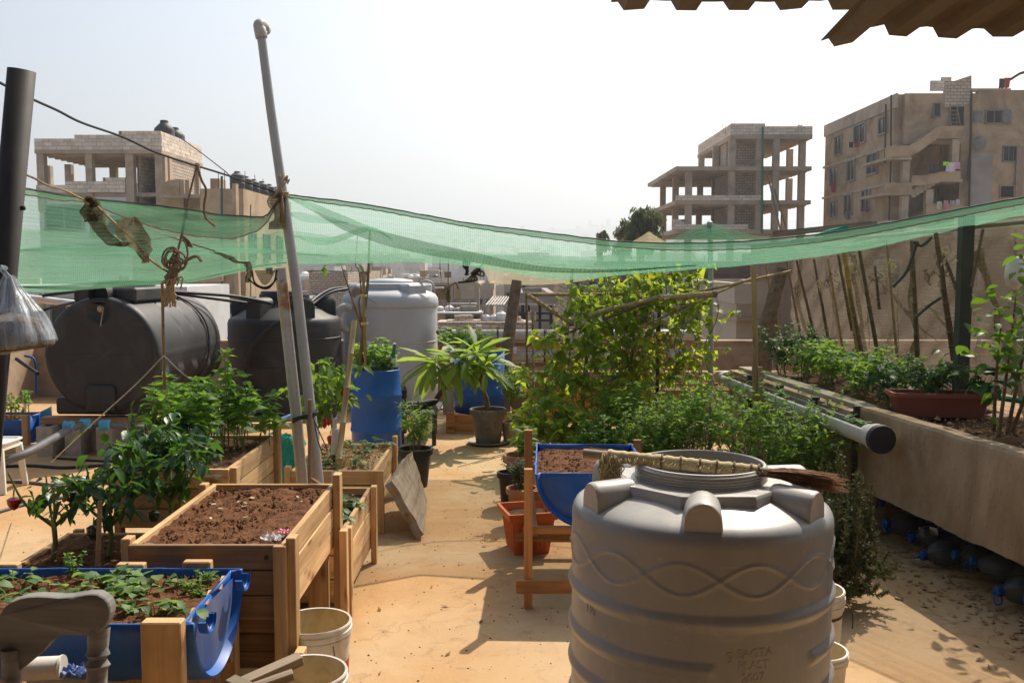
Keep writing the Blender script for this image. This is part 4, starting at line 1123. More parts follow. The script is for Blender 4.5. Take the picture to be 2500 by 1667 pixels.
# ---- concrete raised bed on legs
def bed_x(Y): return 2.345 - .135 * (Y - 6.3) if Y < 6.3 else 2.345 - .09 * (Y - 6.3)
bed = thing('raised_bed', 'long raised concrete planting bed on legs along the right edge of the roof', 'raised bed', (bed_x(5), 5, 0))
m = MB()
ys = [1.6, 2.4, 3.2, 4.0, 4.8, 5.6, 6.3]
def bedwall(i, j):
    k = i * (len(ys) - 1); a = min(int(k), len(ys) - 2); Y = lerp(ys[a], ys[a + 1], k - a)
    prof = [(0, .30), (-.005, .50), (0, .70), (.004, .835), (.018, .856), (.105, .856), (.118, .83), (.12, .30)]
    q = j * (len(prof) - 1); c = min(int(q), len(prof) - 2)
    dx, z = (lerp(prof[c][n], prof[c + 1][n], q - c) for n in (0, 1))
    w = .010 * nz(Y * 2.2, z * 3, 1) + .004 * nz(Y * 9, z * 9, 2)
    if z < .35: z += .014 * nz(Y * 6, 2, 2)
    return V((bed_x(Y) + dx + w, Y, z + .006 * nz(Y * 3, 7, 0)))
m.grid(bedwall, 60, 28)
m.add([bedwall(1, k / 7) for k in range(8)], [tuple(range(8))])
m.build('bed_wall', M['concrete_bed'], bed, smooth=True, ang=50)
m = MB(); m.beam((bed_x(1.6) + .5, 1.6, .34), (bed_x(6.3) + .6, 6.3, .34), 1.0, .06); m.build('bed_slab', M['concrete_bed'], bed)
m = MB()
m.grid(lambda i, j: V((bed_x(lerp(1.7, 6.28, j)) + .11 + i * .95, lerp(1.7, 6.28, j), .79 + .03 * nz(i * 7, j * 22, 1) + .012 * nz(i * 30, j * 90, 3))), 16, 60)
o = m.build('soil', M['soil_dark'], bed, smooth=False); o['kind'] = 'stuff'
m = MB(); clods(m, lambda a, c: V((bed_x(lerp(4.2, 6.2, c)) + .15 + a * .8, lerp(4.2, 6.2, c), .80)), 500, .008, .03); o = m.build('mulch_pieces', M['mulch'], bed); o['kind'] = 'stuff'
# far half: brick front with a concrete top
m = MB(); m.beam((bed_x(6.34), 6.34, .535), (bed_x(8.9), 8.9, .535), .09, .57); m.build('bed_board_front', M['concrete_bed'], bed)
m = MB(); m.beam((bed_x(6.34) + .10, 6.34, .836), (bed_x(8.9) + .10, 8.9, .836), .12, .03); m.build('bed_coping', M['concrete'], bed)
m = MB(); m.beam((bed_x(6.34) + .55, 6.34, .52), (bed_x(8.9) + .6, 8.9, .52), .8, .5); m.build('bed_slab', M['concrete_bed'], bed)
m = MB(); m.grid(lambda i, j: V((bed_x(lerp(6.34, 8.9, j)) + .16 + i * .85, lerp(6.34, 8.9, j), .80 + .03 * nz(i * 7, j * 15, 5))), 12, 30); o = m.build('soil', M['soil_dark'], bed); o['kind'] = 'stuff'
for Y in (6.9, 7.6, 8.3):
    m = MB(); m.beam((bed_x(Y) - .05, Y, .24), (bed_x(Y) - .05, Y, .84), .05, .05); m.build('strap', M['dark_metal'], bed)
for Y, z in ((4.42, .30), (6.28, .30), (2.6, .30), (8.6, .28)):
    m = MB(); m.box((bed_x(Y) + .10, Y, z / 2), (.12, .12, z)); m.build('leg', M['wood_old'], bed)
    m = MB(); m.box((bed_x(Y) + .85, Y, z / 2), (.12, .12, z)); m.build('leg', M['wood_old'], bed)
m = MB(); m.beam((bed_x(6.32) - .012, 6.315, .30), (bed_x(6.32) - .012, 6.315, .86), .035, .035); m.build('joint_rod', M['dark_metal'], bed)

# ---- gutter planter pipe with end cap
gp = thing('gutter_pipe', 'long grey plastic pipe planter with black end cap along the raised bed', 'pipe', (2.3, 5.75, .74))
A, B_ = V((2.27, 5.74, .74)), V((2.02, 8.8, .74))
def gut(i, j):
    p = A.lerp(B_, j); d = (B_ - A).normalized(); sd = d.cross(V((0, 0, 1)))
    a = R(140) + i * R(260)
    return p + sd * (.066 * math.cos(a)) + V((0, 0, .066 * math.sin(a)))
m = MB(); m.grid(gut, 22, 20); o = m.build('pipe_body', M['pvc'], gp, smooth=True); sdm = o.modifiers.new('thick', 'SOLIDIFY'); sdm.thickness = .005
d_ = (B_ - A).normalized(); Mx = d_.to_track_quat('Z', 'Y').to_matrix()
m = MB(); m.lathe([(.066, .16), (.072, .12), (.086, .06), (.087, -.02), (.070, -.022)], 28, A, Mx); m.build('reducer', M['pvc'], gp, smooth=True)
m = MB(); m.lathe([(.089, .012), (.090, -.022), (.086, -.030), (.001, -.031)], 32, A, Mx); m.build('end_cap', M['cap_dark'], gp, smooth=True)
m = MB(); m.lathe([(.074, -.02), (.076, .06), (.066, .07)], 24, B_, Mx); m.build('pipe_elbow', M['pvc'], gp, smooth=True)
m = MB(); m.grid(lambda i, j: A.lerp(B_, .06 + .92 * j) + V((-.05 + .10 * i, 0, .012 + .01 * nz(i * 4, j * 30))), 4, 40); o = m.build('soil', M['soil_dark'], gp); o['kind'] = 'stuff'
for t_ in (.12, .34, .56, .78):
    m = MB(); p = A.lerp(B_, t_); m.lathe([(.069, -.01), (.070, .01)], 20, p, Mx); m.beam(p + V((.06, 0, 0)), p + V((.16, 0, .0)), .02, .012); m.build('bracket', M['dark_metal'], gp)
bush(thing('lettuce_seedling', 'pale seedlings at the capped end of the grey gutter pipe', 'seedling', A + V((0, .35, .03))), [A + V((0, .25 + k * .07, .01)) for k in range(5)], .05, .03, 'round', 'leaf_radish', .05, 6, 2, top=4, branch=0)

# ---- screen net fence with bamboo stakes
def fx(Y): return 3.33 + .02 * nz(Y * 2, 1)
fence = thing('screen_fence', 'brown translucent screen net stretched behind bamboo stakes on the right side', 'screen fence', (3.35, 8, .72))
def hess(i, j):
    Y = lerp(11.2, 3.0, i); z = lerp(.72, 2.12, j)
    return V((3.36 + .07 * nz(Y * 1.3, z * 1.1, 3) + .05 * nz(Y * 3.0 + z * 4, z * 2.5, 8) + .02 * nz(Y * 9 + z * 14, z * 3, 5), Y, z - .05 * abs(math.sin(Y * 1.6)) * (j > .9)))
m = MB(); m.grid(hess, 160, 30, su=5.5, sv=1.0); o = m.build('screen_net', M['hessian'], fence, smooth=True)
for k in range(14):
    Y = 4.2 + k * .48
    m = MB(); m.grid(lambda i, j: hess((11.2 - (Y + .10 * math.sin(j * 3 + k) + (.2 + .1 * (k % 5)) * j * (1 if k % 3 else -1) + (i - .5) * .09)) / 8.2, .05 + .8 * j) + V((-.03 - .02 * math.sin(i * 3.1), 0, 0)), 3, 14, su=.2, sv=1)
    m.build('net_fold', M['rag' if k % 3 == 1 else 'hessian'], fence, smooth=True)
for k, (a, c) in enumerate((((2070, 600), (2140, 800)), ((2140, 690), (2290, 830)), ((2190, 700), (2195, 880)), ((2200, 760), (2330, 720)), ((2240, 800), (2360, 790)), ((2010, 620), (2050, 840)), ((2250, 740), (2340, 830)), ((2110, 640), (2125, 860)))):
    m = MB(); f = lambda u, v: P(u, v, 3.27 * F_PX / (u - 1250)); p, q = f(*a), f(*c)
    m.tube([p.lerp(q, j / 14) + V((.01 * nz(j * .6, k), .015 * nz(j * .5, k, 3), .03 * math.sin(j * .35 + k) + .012 * nz(j, k))) for j in range(15)], [.002 + (.014 if k % 2 else .008) * math.sin(math.pi * j / 14) for j in range(15)], 5, flat=.4)
    m.build('crease_highlight', M['hessian' if k % 2 else 'net_tan'], fence, smooth=True)  # every other tube paler, painting highlight lines along the creases
m = MB(); m.tube([(3.32, 11.2, 2.10), (3.32, 8.5, 2.07), (3.32, 6, 2.09), (3.32, 3, 2.12)], .018, 6); m.build('top_rail', M['wood_old'], fence)
m = MB(); m.tube([V((3.30, 11 - k * .5, .93 + .03 * math.sin(k * 1.9))) for k in range(17)], .02, 6); m.build('rolled_hem', M['green_hose'], fence, smooth=True)
p = P(2377, 930, 6.75)
m = MB(); m.beam((3.22, 6.72, .36), (3.22, 6.72, 2.16), .085, .085); tag(m.build('steel_post', M['green_post'], bevel=.004), 'dark green steel post standing before the screen net', 'post')
def stake(name, label, mat, u0, v0, u1, v1, r=.012, zb=.83, cat='bamboo stake', knots=True, top_dy=.12):
    a = G(u1, v1, zb)
    if a.x > 3.2: a = P(u1, v1, 3.2 * F_PX / (u1 - 1250))
    c = P(u0, v0, a.y + top_dy)
    a = a - (c - a).normalized() * .05
    r *= 1.4; m = MB(); n = 9
    pts = [a.lerp(c, i / n) + V((.004 * nz(i, u0), .004 * nz(i, v0), 0)) for i in range(n + 1)]
    q, rs = [], []
    for i, pt in enumerate(pts):
        rr = r * (1.1 - .35 * i / n)
        if knots and 0 < i < n:
            dd = (c - a).normalized() * .006
            q += [pt - dd * 1.2, pt, pt + dd * 1.2]; rs += [rr, rr * 1.28, rr * .97]
        else: q.append(pt); rs.append(rr)
    m.tube(q, rs, 8)
    return tag(m.build(name, M[mat], smooth=True, base=tuple(a)), label, cat)
cu = lambda x: 1700 + x / 2.614
cv = lambda y: 550 + y / 2.614
for (lab, mat, a, bb, c, d, r) in (
    ('tall dark bamboo stake just right of the yellow one, before the screen net', 'bamboo_dark', 1040, 160, 1180, 940, .014),
    ('yellow bamboo stake leaning before the screen net', 'bamboo_yellow', 945, 180, 1050, 910, .020),
    ('thin pale brown stake in front of the wrinkled middle of the screen net', 'bamboo', 1215, 100, 1290, 940, .009),
    ('dark knotted stake with green cords tied at its top, before the screen net', 'bamboo_dark', 1375, 100, 1418, 960, .015),
    ('thick dark stake leaning right with dry tendrils, nearest the steel post', 'bamboo_dark', 1528, 50, 1640, 820, .016),
    ('thin brown stake just left of the yellow stake', 'bamboo', 840, 215, 940, 820, .010),
    ('brown stake with curly dry vine, second left of the yellow stake', 'bamboo_dark', 750, 215, 862, 840, .012),
    ('dark stake leaning on the left margin of the screen net', 'bamboo_dark', 640, 225, 762, 740, .012),
    ('brown stake beside the grey plank at the end of the screen net', 'bamboo', 578, 235, 690, 840, .011),
    ('amber brown stake leaning in the gap left of the grey plank', 'bamboo', 440, 250, 556, 830, .014),
    ('short dark cane hanging before the middle of the screen net', 'bamboo_dark', 1140, 260, 1165, 500, .009),
    ('short dark cane slanting right beside the thick tendrilled stake', 'bamboo_dark', 1585, 200, 1645, 370, .009),
    ('dark stake hidden close behind the yellow stake', 'bamboo_dark', 905, 190, 990, 640, .012),
    ('dark slanting stake right of the foot of the yellow stake', 'bamboo_dark', 975, 400, 1075, 910, .014),
    ('thin stake on the far right crossing behind the citrus leaves', 'bamboo', 1820, 150, 1860, 400, .010)):
    zb = .83
    stake('bamboo_stake', lab, mat, cu(a), cv(bb), cu(c), cv(d), r, zb)
a = G(cu(735), cv(785), .8)
m = MB(); m.beam(a, P(cu(628), cv(235), a.y + .15), .10, .03, (0, 1, 0)); tag(m.build('plank', M['wood_old']), 'weathered grey plank leaning at the left end of the screen net', 'plank')
a = P(cu(430), cv(740), 10.2)
m = MB(); m.tube(smooth_path([V((a.x, a.y, 0.3)), a, P(cu(480), cv(520), 10.2), P(cu(545), cv(280), 10.25)], 4), [.10] * 4 + [.09] * 4 + [.075] * 5, 9)
tag(m.build('dead_tree', M['bark'], smooth=True), 'bare grey trunk leaning right in the gap beyond the bean frame', 'dead tree')
a, c = P(1893, 571, 9.6), P(2135, 547, 8.4)
m = MB(); m.beam(a, c, .07, .05); tag(m.build('timber_beam', M['wood_old']), 'pale timber beam above the screen net, under the apartment block', 'beam')
m = MB(); m.tube(smooth_path([P(1990, 576, 8.9), P(2060, 560, 8.7), P(2125, 547, 8.5)], 4), [.012, .02, .03, .03, .034, .03, .03, .02, .012], 7)
tag(m.build('rolled_net', M['green_hose'], smooth=True), 'roll of green net lying on the pale timber beam', 'net roll')
# dry tendrils tied on the stakes
for k, (u, v, Y) in enumerate(((2025, 670, 8.6), (2080, 650, 8.3), (2140, 680, 7.8), (2170, 640, 7.6), (2300, 620, 7.0), (2320, 610, 6.9), (2265, 670, 7.2), (2005, 690, 8.8), (1950, 700, 9.2))):
    m = MB()
    for q in range(5):
        p = P(u, v, min(Y, 3.17 * F_PX / (u - 1250))); pts = [p]
        for s in range(7):
            pts.append(pts[-1] + V((rnd.uniform(-.03, .03), rnd.uniform(-.03, .02), rnd.uniform(-.05, .03))))
        m.tube(smooth_path(pts, 3), .0035, 4, caps=False)
    tag(m.build('dry_vine', M['straw' if k % 2 else 'rope_dark'], smooth=True), 'curl of dry vine knotted on a stake before the screen net', 'dry vine', 'dry vine curls on the stakes')
for (u, v, u2, v2, u3, v3, lab) in ((2180, 700, 2215, 660, 2240, 590, 'dark green cord sagging between two stakes on the screen net'), (2235, 775, 2270, 745, 2300, 725, 'twisted dark net tail across the wrinkled screen net'), (2230, 590, 2250, 600, 2275, 580, 'short green tie cord near the top of the screen net')):
    m = MB(); m.tube(smooth_path([P(u, v, 7.2), P(u2, v2, 7.2), P(u3, v3, 7.2)], 6), .012, 6); tag(m.build('cord', M['green_post'], smooth=True), lab, 'cord')

# ---- plants in the bed
for k, (Y, lab) in enumerate(((8.55, 'dense leafy pepper bush at the far end of the raised bed'), (8.05, 'leafy pepper bush in the raised bed, second from the far end'), (7.5, 'leafy pepper bush in the raised bed before the amber stake'), (6.95, 'bright leafy bush in the raised bed before the yellow stake'), (6.5, 'leafy bush in the raised bed beside the red planter'))):
    r = thing('pepper_bush', lab, 'plant', (bed_x(Y) + .45, Y, .80))
    bush(r, [V((bed_x(Y) + .3 + .09 * q, Y + .15 * math.sin(q * 2.1), .80)) for q in range(5)], .36 if k else .42, .20, 'ovate', 'leaf_herb' if k in (1, 2, 3) else 'leaf_dark', .072, 17, 7, 290, branch=2)
r = thing('prickly_pear', 'dark oval cactus pad standing among the stakes', 'cactus', G(1985, 880, .82))
m = MB(); c = P(1988, 850, r.location.y)
m.lathe([(.001, -.11), (.04, -.095), (.062, -.04), (.066, .02), (.05, .085), (.02, .115), (.001, .12)], 16, c, Matrix.Diagonal((1, .3, 1)) @ Matrix.Rotation(R(14), 3, 'Y')); m.build('pad', M['pepper_dark'], r, smooth=True)
# long red planter on the bed
rp = thing('window_box', 'long dusty red plastic planter box standing on the raised bed', 'planter', (2.85, 6.25, .805))
def tub(m, c, L, W, H, tp=.82, rz=0.0, rim=.02):
    rot = Matrix.Rotation(rz, 3, 'Z')
    o = []
    for (l, w, z) in ((L * tp, W * tp, 0), (L * .97, W * .95, H * .78), (L * .98, W * .96, H * .80), (L + rim, W + rim, H * .82), (L + rim, W + rim, H), (L - .012, W - .012, H), (L * .9, W * .88, H * .75)):
        cor = min(l, w) * .16
        ring = []
        for sx, sy in ((1, 1), (-1, 1), (-1, -1), (1, -1)):
            px, py = sx * l / 2, sy * w / 2
            e = [(px, py - sy * cor), (px - sx * cor * .3, py - sy * cor * .3), (px - sx * cor, py)]
            if sx * sy < 0: e = e[::-1]
            ring += e
        o.append([c + rot @ V((x, y, z)) for x, y in ring])
    n = len(o[0])
    vs = [p for r_ in o for p in r_]
    fs = [(i * n + k, i * n + (k + 1) % n, (i + 1) * n + (k + 1) % n, (i + 1) * n + k) for i in range(len(o) - 1) for k in range(n)]
    fs.append(tuple(range(n))[::-1]); fs.append(tuple((len(o) - 1) * n + k for k in range(n)))
    m.add(vs, fs)
m = MB(); tub(m, V((2.85, 6.25, .805)), .62, .22, .16, .86, R(-7)); m.build('tub', M['planter_red'], rp, smooth=True, ang=30)
m = MB(); m.box((2.85, 6.25, .935), (.56, .17, .012), R(-7)); o = m.build('soil', M['soil_dark'], rp); 
r = thing('carrot_fern', 'feathery dark herb growing in the long red planter', 'plant', (2.85, 6.25, .93))
bush(r, [V((2.68 + .07 * q, 6.25, .93)) for q in range(6)], .24, .12, 'small', 'leaf_dark', .035, 14, 8, 120, branch=3)
r = thing('cabbage_plant', 'broad blue green leafed plant at the right end of the red planter', 'plant', (3.1, 6.25, .9))
bush(r, [V((3.12, 6.2, .93))], .16, .10, 'round', 'leaf_pepper', .16, 5, 1, 60, top=4, branch=0)
# citrus sapling at the right edge
ct = thing('citrus_tree', 'citrus sapling with glossy leaves at the right edge of the raised bed', 'tree', (2.93, 5.55, .8))
m = MB(); tr = []
for k, (x0, x1, z1) in enumerate(((2.90, 2.94, 1.62), (2.97, 3.05, 1.75), (3.02, 3.16, 1.6), (2.93, 2.78, 1.45))):
    pth = smooth_path([V((x0, 5.55 + .04 * k, .8)), V(((x0 + x1) / 2 + .02, 5.56, (z1 + .8) / 2)), V((x1, 5.5 - .05 * k, z1))], 6)
    m.tube(pth, [.013 - .009 * i / (len(pth) - 1) for i in range(len(pth))], 6); tr.append(pth)
m.build('trunk', M['twig'], ct, smooth=True)
lv = []
for k in range(230):
    pth = tr[rnd.randrange(4)]; p = pth[rnd.randrange(5, len(pth))] + V((rnd.gauss(0, .10), rnd.gauss(0, .10), rnd.gauss(.02, .11)))
    d = rdir(rnd.uniform(-.7, .5)); lv.append(frame(p, d, rnd.uniform(-.8, .8), rnd.uniform(.06, .105)))
emit(ct, lv, 'ovate', 'leaf_citrus', 300)
m = MB(); m.lathe([(.001, .09), (.03, .08), (.055, .03), (.06, -.04), (.05, -.09), (.02, -.12), (.001, -.125)], 14, P(2478, 660, 6.0)); o = m.build('plastic_bag', M['white_plastic'], smooth=True)
tag(o, 'crumpled white plastic bag hung among the stakes at the right edge', 'bag')
for (u0, v0, u1, v1, lab) in ((2480, 560, 2478, 900, 'slim stick behind the citrus sapling'), (2400, 560, 2372, 700, 'thin cane crossing the dark steel post')):
    m = MB(); m.tube([P(u0, v0, 6.4), P(u1, v1, 6.3)], .010, 6); tag(m.build('cane', M['bamboo_dark']), lab, 'cane')

# ---- water jugs stacked under the bed
t = NT('clear_jug_plastic')
M['jug'] = t.done(t.n('MixShader', {0: .5, 1: t.n('BsdfTransparent', {'Color': (.80, .84, .86, 1)}).outputs[0], 2: t.principled((.12, .125, .12), .35, t.bump(t.noise(t.coords(), 20, 3), .4, .01), 0, .6)}).outputs[0])
jug = thing('water_jug', 'clear empty water jug lying under the raised bed with its blue cap outward', 'water jug', (0, 0, 0))
m = MB(); m.lathe([(.001, 0), (.085, .005), (.095, .03), (.095, .10), (.088, .115), (.095, .13), (.095, .22), (.075, .28), (.03, .325), (.026, .35)], 18); m.build('jug_body', M['jug'], jug, smooth=True, world=False)
m = MB(); m.lathe([(.032, .335), (.034, .34), (.034, .37), (.030, .374), (.001, .375)], 16); m.build('cap', M['blue_cap'], jug, smooth=True, world=False)
m = MB(); m.tube(smooth_path([(.03, 0, .345), (.075, 0, .36), (.085, 0, .395), (.05, 0, .40), (.0, 0, .385)], 4), .006, 6); m.build('handle', M['blue_cap'], jug, smooth=True, world=False)
js = [(6.05, 0, .11), (5.8, 0, .11), (5.55, 0, .11), (5.3, 0, .11), (5.06, 0, .11), (4.82, 0, .11), (4.6, 0, .11), (5.92, .05, .27), (5.67, .06, .26), (5.42, .05, .27), (5.18, .06, .26), (4.94, .05, .27), (6.2, .05, .26), (4.7, .12, .26), (4.2, -.02, .11), (6.15, .3, .11)]
for k, (Y, dx, z) in enumerate(js):
    o = jug if k == 0 else copy_tree(jug)
    o.location = (bed_x(Y) + .36 + dx + rnd.uniform(-.05, .05), Y, z)
    o.scale = (.84, .84, .84)
    o.rotation_euler = (R(-90) + rnd.uniform(-.2, .2), rnd.random() * 6, R(82) + rnd.uniform(-.25, .25))
    o['group'] = 'clear jugs under the raised bed'
    o['label'] = ('%s clear jug from the far leg in the floor row under the raised bed' % ('first', 'second', 'third', 'fourth', 'fifth', 'sixth', 'seventh')[k]) if k < 7 else ('clear jug stacked in the upper row under the bed, %s' % ('farthest', 'second', 'third', 'fourth', 'fifth', 'tucked at the far leg', 'nearest the front leg', '', 'behind the far end')[k - 7]) if k != 14 else 'clear jug on the floor nearest the camera under the bed'
o = copy_tree(jug); o.location = (2.66, 4.22, .10); o.rotation_euler = (R(-70), .4, R(40)); o['label'] = 'clear water jug with bright blue cap by the bed leg in the bottom right corner'; o.pop('group', None) if hasattr(o, 'pop') else None
if 'group' in o: del o['group']
for k, (u, v, lab) in enumerate(((2250, 1298, 'square pale paper label stuck on a jug under the raised bed'), (2280, 1296, 'printed paper scrap on the jugs under the raised bed'), (2246, 1372, 'torn pale paper on the lower jugs under the raised bed'))):
    p = G(u, v, .1); p = P(u, v, 5.85 - .1 * k); p.x = max(p.x, bed_x(p.y) - .03)
    m = MB(); m.box(p, (.05, .004, .05), R(-75 + 20 * k), rx=.3 * k); tag(m.build('paper_scrap', M['white_plastic']), lab, 'paper scrap')
m = MB()
for k in range(900):
    Y = rnd.uniform(4.0, 6.5); p = V((bed_x(Y) + rnd.uniform(-.55, .5) * rnd.random() + .02, Y, .004)); s = rnd.uniform(.008, .03)
    a = rnd.random() * 6
    m.add([p + V((math.cos(a) * s, math.sin(a) * s, rnd.uniform(0, .012))), p + V((-math.sin(a) * s * .4, math.cos(a) * s * .4, .004)), p + V((-math.cos(a) * s, -math.sin(a) * s, rnd.uniform(0, .01))), p + V((math.sin(a) * s * .4, -math.cos(a) * s * .4, 0))], [(0, 1, 2, 3)])
tag(m.build('leaf_litter', M['mulch']), 'dry litter on the floor in front of the jugs', kind='stuff')

# ---- big rosemary and herbs in the shade between bed and grey tank
def rosemary(label, base, n, h, spread, lean=(0, 0), limit=0, droop=False, name='rosemary_bush'):
    t = thing(name, label, 'rosemary', base)
    sm = MB(); lv = MB(); g = leaf_geom('needle', .1, .2)
    for k in range(n):
        a = rnd.random() * 6.28; rr = spread * math.sqrt(rnd.random())
        hh = h * rnd.uniform(.45, 1.05) * (1 - .35 * rr / spread)
        p0 = V(base) + V((math.cos(a) * rr * .6, math.sin(a) * rr * .6, .02 + (h * .4 * rnd.random())))
        e = V(base) + V((math.cos(a) * rr + lean[0] * hh, math.sin(a) * rr + lean[1] * hh, hh))
        if droop and rnd.random() < .3: e.z *= .45; e += V((math.cos(a) * .10, math.sin(a) * .08, 0))
        pth = smooth_path([p0, p0.lerp(e, .5) + V((math.cos(a) * .04, math.sin(a) * .04, -.02)), e], 6)
        sm.tube(pth, .003, 4, caps=False)
        L = sum((pth[i + 1] - pth[i]).length for i in range(len(pth) - 1))
        nn = int(L / .0036)
        for q in range(nn):
            f = (.12 + .88 * q / nn) * (len(pth) - 1); i = min(int(f), len(pth) - 2)
            p = pth[i].lerp(pth[i + 1], f - i); ax = (pth[i + 1] - pth[i]).normalized()
            d = (rdir() + ax * .75).normalized()
            mm = frame(p, d, rnd.random() * 6, rnd.uniform(.024, .038) * (1.2 - .5 * q / nn), 2.4)
            lv.add([mm @ x for x in g[0]], g[1], g[2])
    sm.build('stem', M['twig'], t); o = lv.build('foliage', M['leaf_rosemary'], t); o['kind'] = 'stuff'
    return t
rosemary('large dense rosemary bush between the grey tank and the raised bed', V((1.68, 5.0, 0)), 230, .86, .30, (0.02, 0), droop=True)
rosemary('smaller rosemary with thin upright sprigs just behind the grey tank', V((1.55, 6.15, 0)), 34, .80, .22, name='rosemary_bush')
rosemary('wispy grey rosemary at the foot of the pale upright pole', V((1.50, 7.1, 0)), 26, .80, .16)
for k, (x, y, h, s, lab, mt) in enumerate(((1.15, 7.5, .72, .30, 'dense low herb bush behind the broom, left of the pale pole', 'leaf_herb'), (1.80, 6.9, .90, .36, 'broad glossy pepper bush under the grey gutter pipe', 'leaf_herb'), (1.98, 6.4, .84, .26, 'glossy pepper bush nearest the gutter end cap', 'leaf_herb'), (.72, 7.9, .52, .22, 'low herb patch behind the soil filled half barrel', 'leaf_herb'), (1.5, 7.9, .80, .30, 'tall fresh green bush at the foot of the pale pole', 'leaf_mint'), (1.0, 8.2, .75, .28, 'green bush under the yellowing bean vines', 'leaf_herb'))):
    r = thing('herb_bush', lab, 'plant', (x, y, 0))
    bush(r, [V((x + .1 * math.cos(q * 2), y + .1 * math.sin(q * 2), 0)) for q in range(6)], h, s, 'ovate', mt, .062, 25, 10, 290, start=.25, branch=3)
# ------------------------------------------------------------------ grey tank in front
t = NT('grey_tank_plastic'); co = t.coords('Object', (1, 1, 1), False)
n1 = t.noise(co, 2.2, 6, .6, .4); st = t.noise(t.n('Mapping', {0: co, 3: (13, 13, 1.1)}).outputs[0], 1.0, 6, .65, .3); sc = t.noise(t.n('Mapping', {0: co, 2: (.5, .4, .3), 3: (6, 90, 60)}).outputs[0], 1.0, 3, .6); n3 = t.noise(co, 70, 4, .7); n4 = t.noise(co, 7, 6, .68, .8)
cc = t.ramp(n1, [(.3, (.245, .252, .258)), (.7, (.29, .295, .297))])
cc = t.mix(t.math('MULTIPLY', t.ramp(st, [(.50, (0, 0, 0)), (.68, (1, 1, 1))]), .38), cc, (.36, .325, .275))
cc = t.mix(t.math('MULTIPLY', t.ramp(n4, [(.54, (0, 0, 0)), (.66, (1, 1, 1))]), .45), cc, (.37, .335, .285))
cc = t.mix(t.math('MULTIPLY', t.ramp(sc, [(.66, (0, 0, 0)), (.72, (1, 1, 1))]), .5), cc, (.42, .42, .41))
cc = t.mix(t.math('MULTIPLY', t.ramp(n3, [(.64, (0, 0, 0)), (.72, (1, 1, 1))]), .35), cc, (.15, .13, .11))
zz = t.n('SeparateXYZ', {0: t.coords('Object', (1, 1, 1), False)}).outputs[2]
lit_dust_mask = t.n('MapRange', {0: zz, 1: .935, 2: .965, 3: 0, 4: .62}).outputs[0]  # dusty tank top, paled in the colour to look more sunlit
cc = t.mix(t.math('MULTIPLY', lit_dust_mask, t.ramp(t.noise(co, 5, 6, .7, .6), [(.35, (.45, .45, .45)), (.62, (1, 1, 1))])), cc, (.56, .52, .46))
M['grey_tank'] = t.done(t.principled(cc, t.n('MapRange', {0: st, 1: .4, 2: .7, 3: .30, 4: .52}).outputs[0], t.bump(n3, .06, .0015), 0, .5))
GX, GY = .69, 3.40
gt = thing('water_tank', 'open grey plastic water tank with embossed waves in the foreground', 'water tank', (GX, GY, 0))
C0 = V((GX, GY, 0))
cyc = []
for i in range(6):
    pass
def ang_front(t):            # angle measured from the side facing the camera, positive to the right
    a = t + math.pi / 2
    return (a + math.pi) % (2 * math.pi) - math.pi
def rib(z, zc, w, h):
    d = abs(z - zc) / w
    return h * max(0, 1 - d * d) ** 1.5 if d < 1 else 0
def body_r(r, z, t):
    if z > .905 or r < .46: return r
    a = ang_front(t)
    q = r
    q += rib(z, .655, .030, .013)
    gap1 = 1 - max(0, min(1, (.42 - abs(a - .30)) / .05))
    q += rib(z, .50, .030, .013) * gap1
    gap2 = 1 - max(0, min(1, (.42 - abs(a - .30)) / .05))
    q += rib(z, .36, .030, .013) * gap2
    q += rib(z, .22, .030, .013)
    zz = .795
    for s in (1, -1):
        wz = zz + s * .052 * math.sin(6 * a + .35)
        sl = s * .052 * 6 * math.cos(6 * a + .35) / .47
        q += rib(z, wz, .0085 * math.sqrt(1 + sl * sl), .0052)
    return q
prof = [(.44, 0.0), (.465, .02)] + [(.468, .02 + k * .88 / 190) for k in range(1, 191)]
prof += [(.467, .912), (.463, .926), (.455, .940), (.440, .952), (.425, .960), (.395, .972), (.35, .988), (.31, 1.0)]
m = MB(); m.lathe(prof, 288, C0, rf=body_r)
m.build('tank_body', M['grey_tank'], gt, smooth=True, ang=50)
# polygonal collar, threaded neck
def octo(r, z, t):
    k = 8; a = (t + R(22.5)) % (2 * math.pi / k) - math.pi / k
    return r * math.cos(math.pi / k) / math.cos(a) * 1.03
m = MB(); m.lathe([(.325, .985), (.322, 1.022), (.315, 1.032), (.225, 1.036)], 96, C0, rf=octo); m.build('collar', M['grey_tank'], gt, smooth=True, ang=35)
pn = [(.238, 1.030), (.238, 1.040)]
for k in range(4):
    z = 1.043 + k * .010
    pn += [(.234, z), (.2385, z + .003), (.2385, z + .006), (.234, z + .009)]
pn += [(.233, 1.084), (.231, 1.088), (.224, 1.089), (.221, 1.086), (.221, 1.03), (.225, .96), (.44, .88), (.455, .5), (.45, .03), (.001, .03)]
m = MB(); m.lathe(pn, 96, C0); m.build('neck', M['grey_tank'], gt, smooth=True, ang=40)
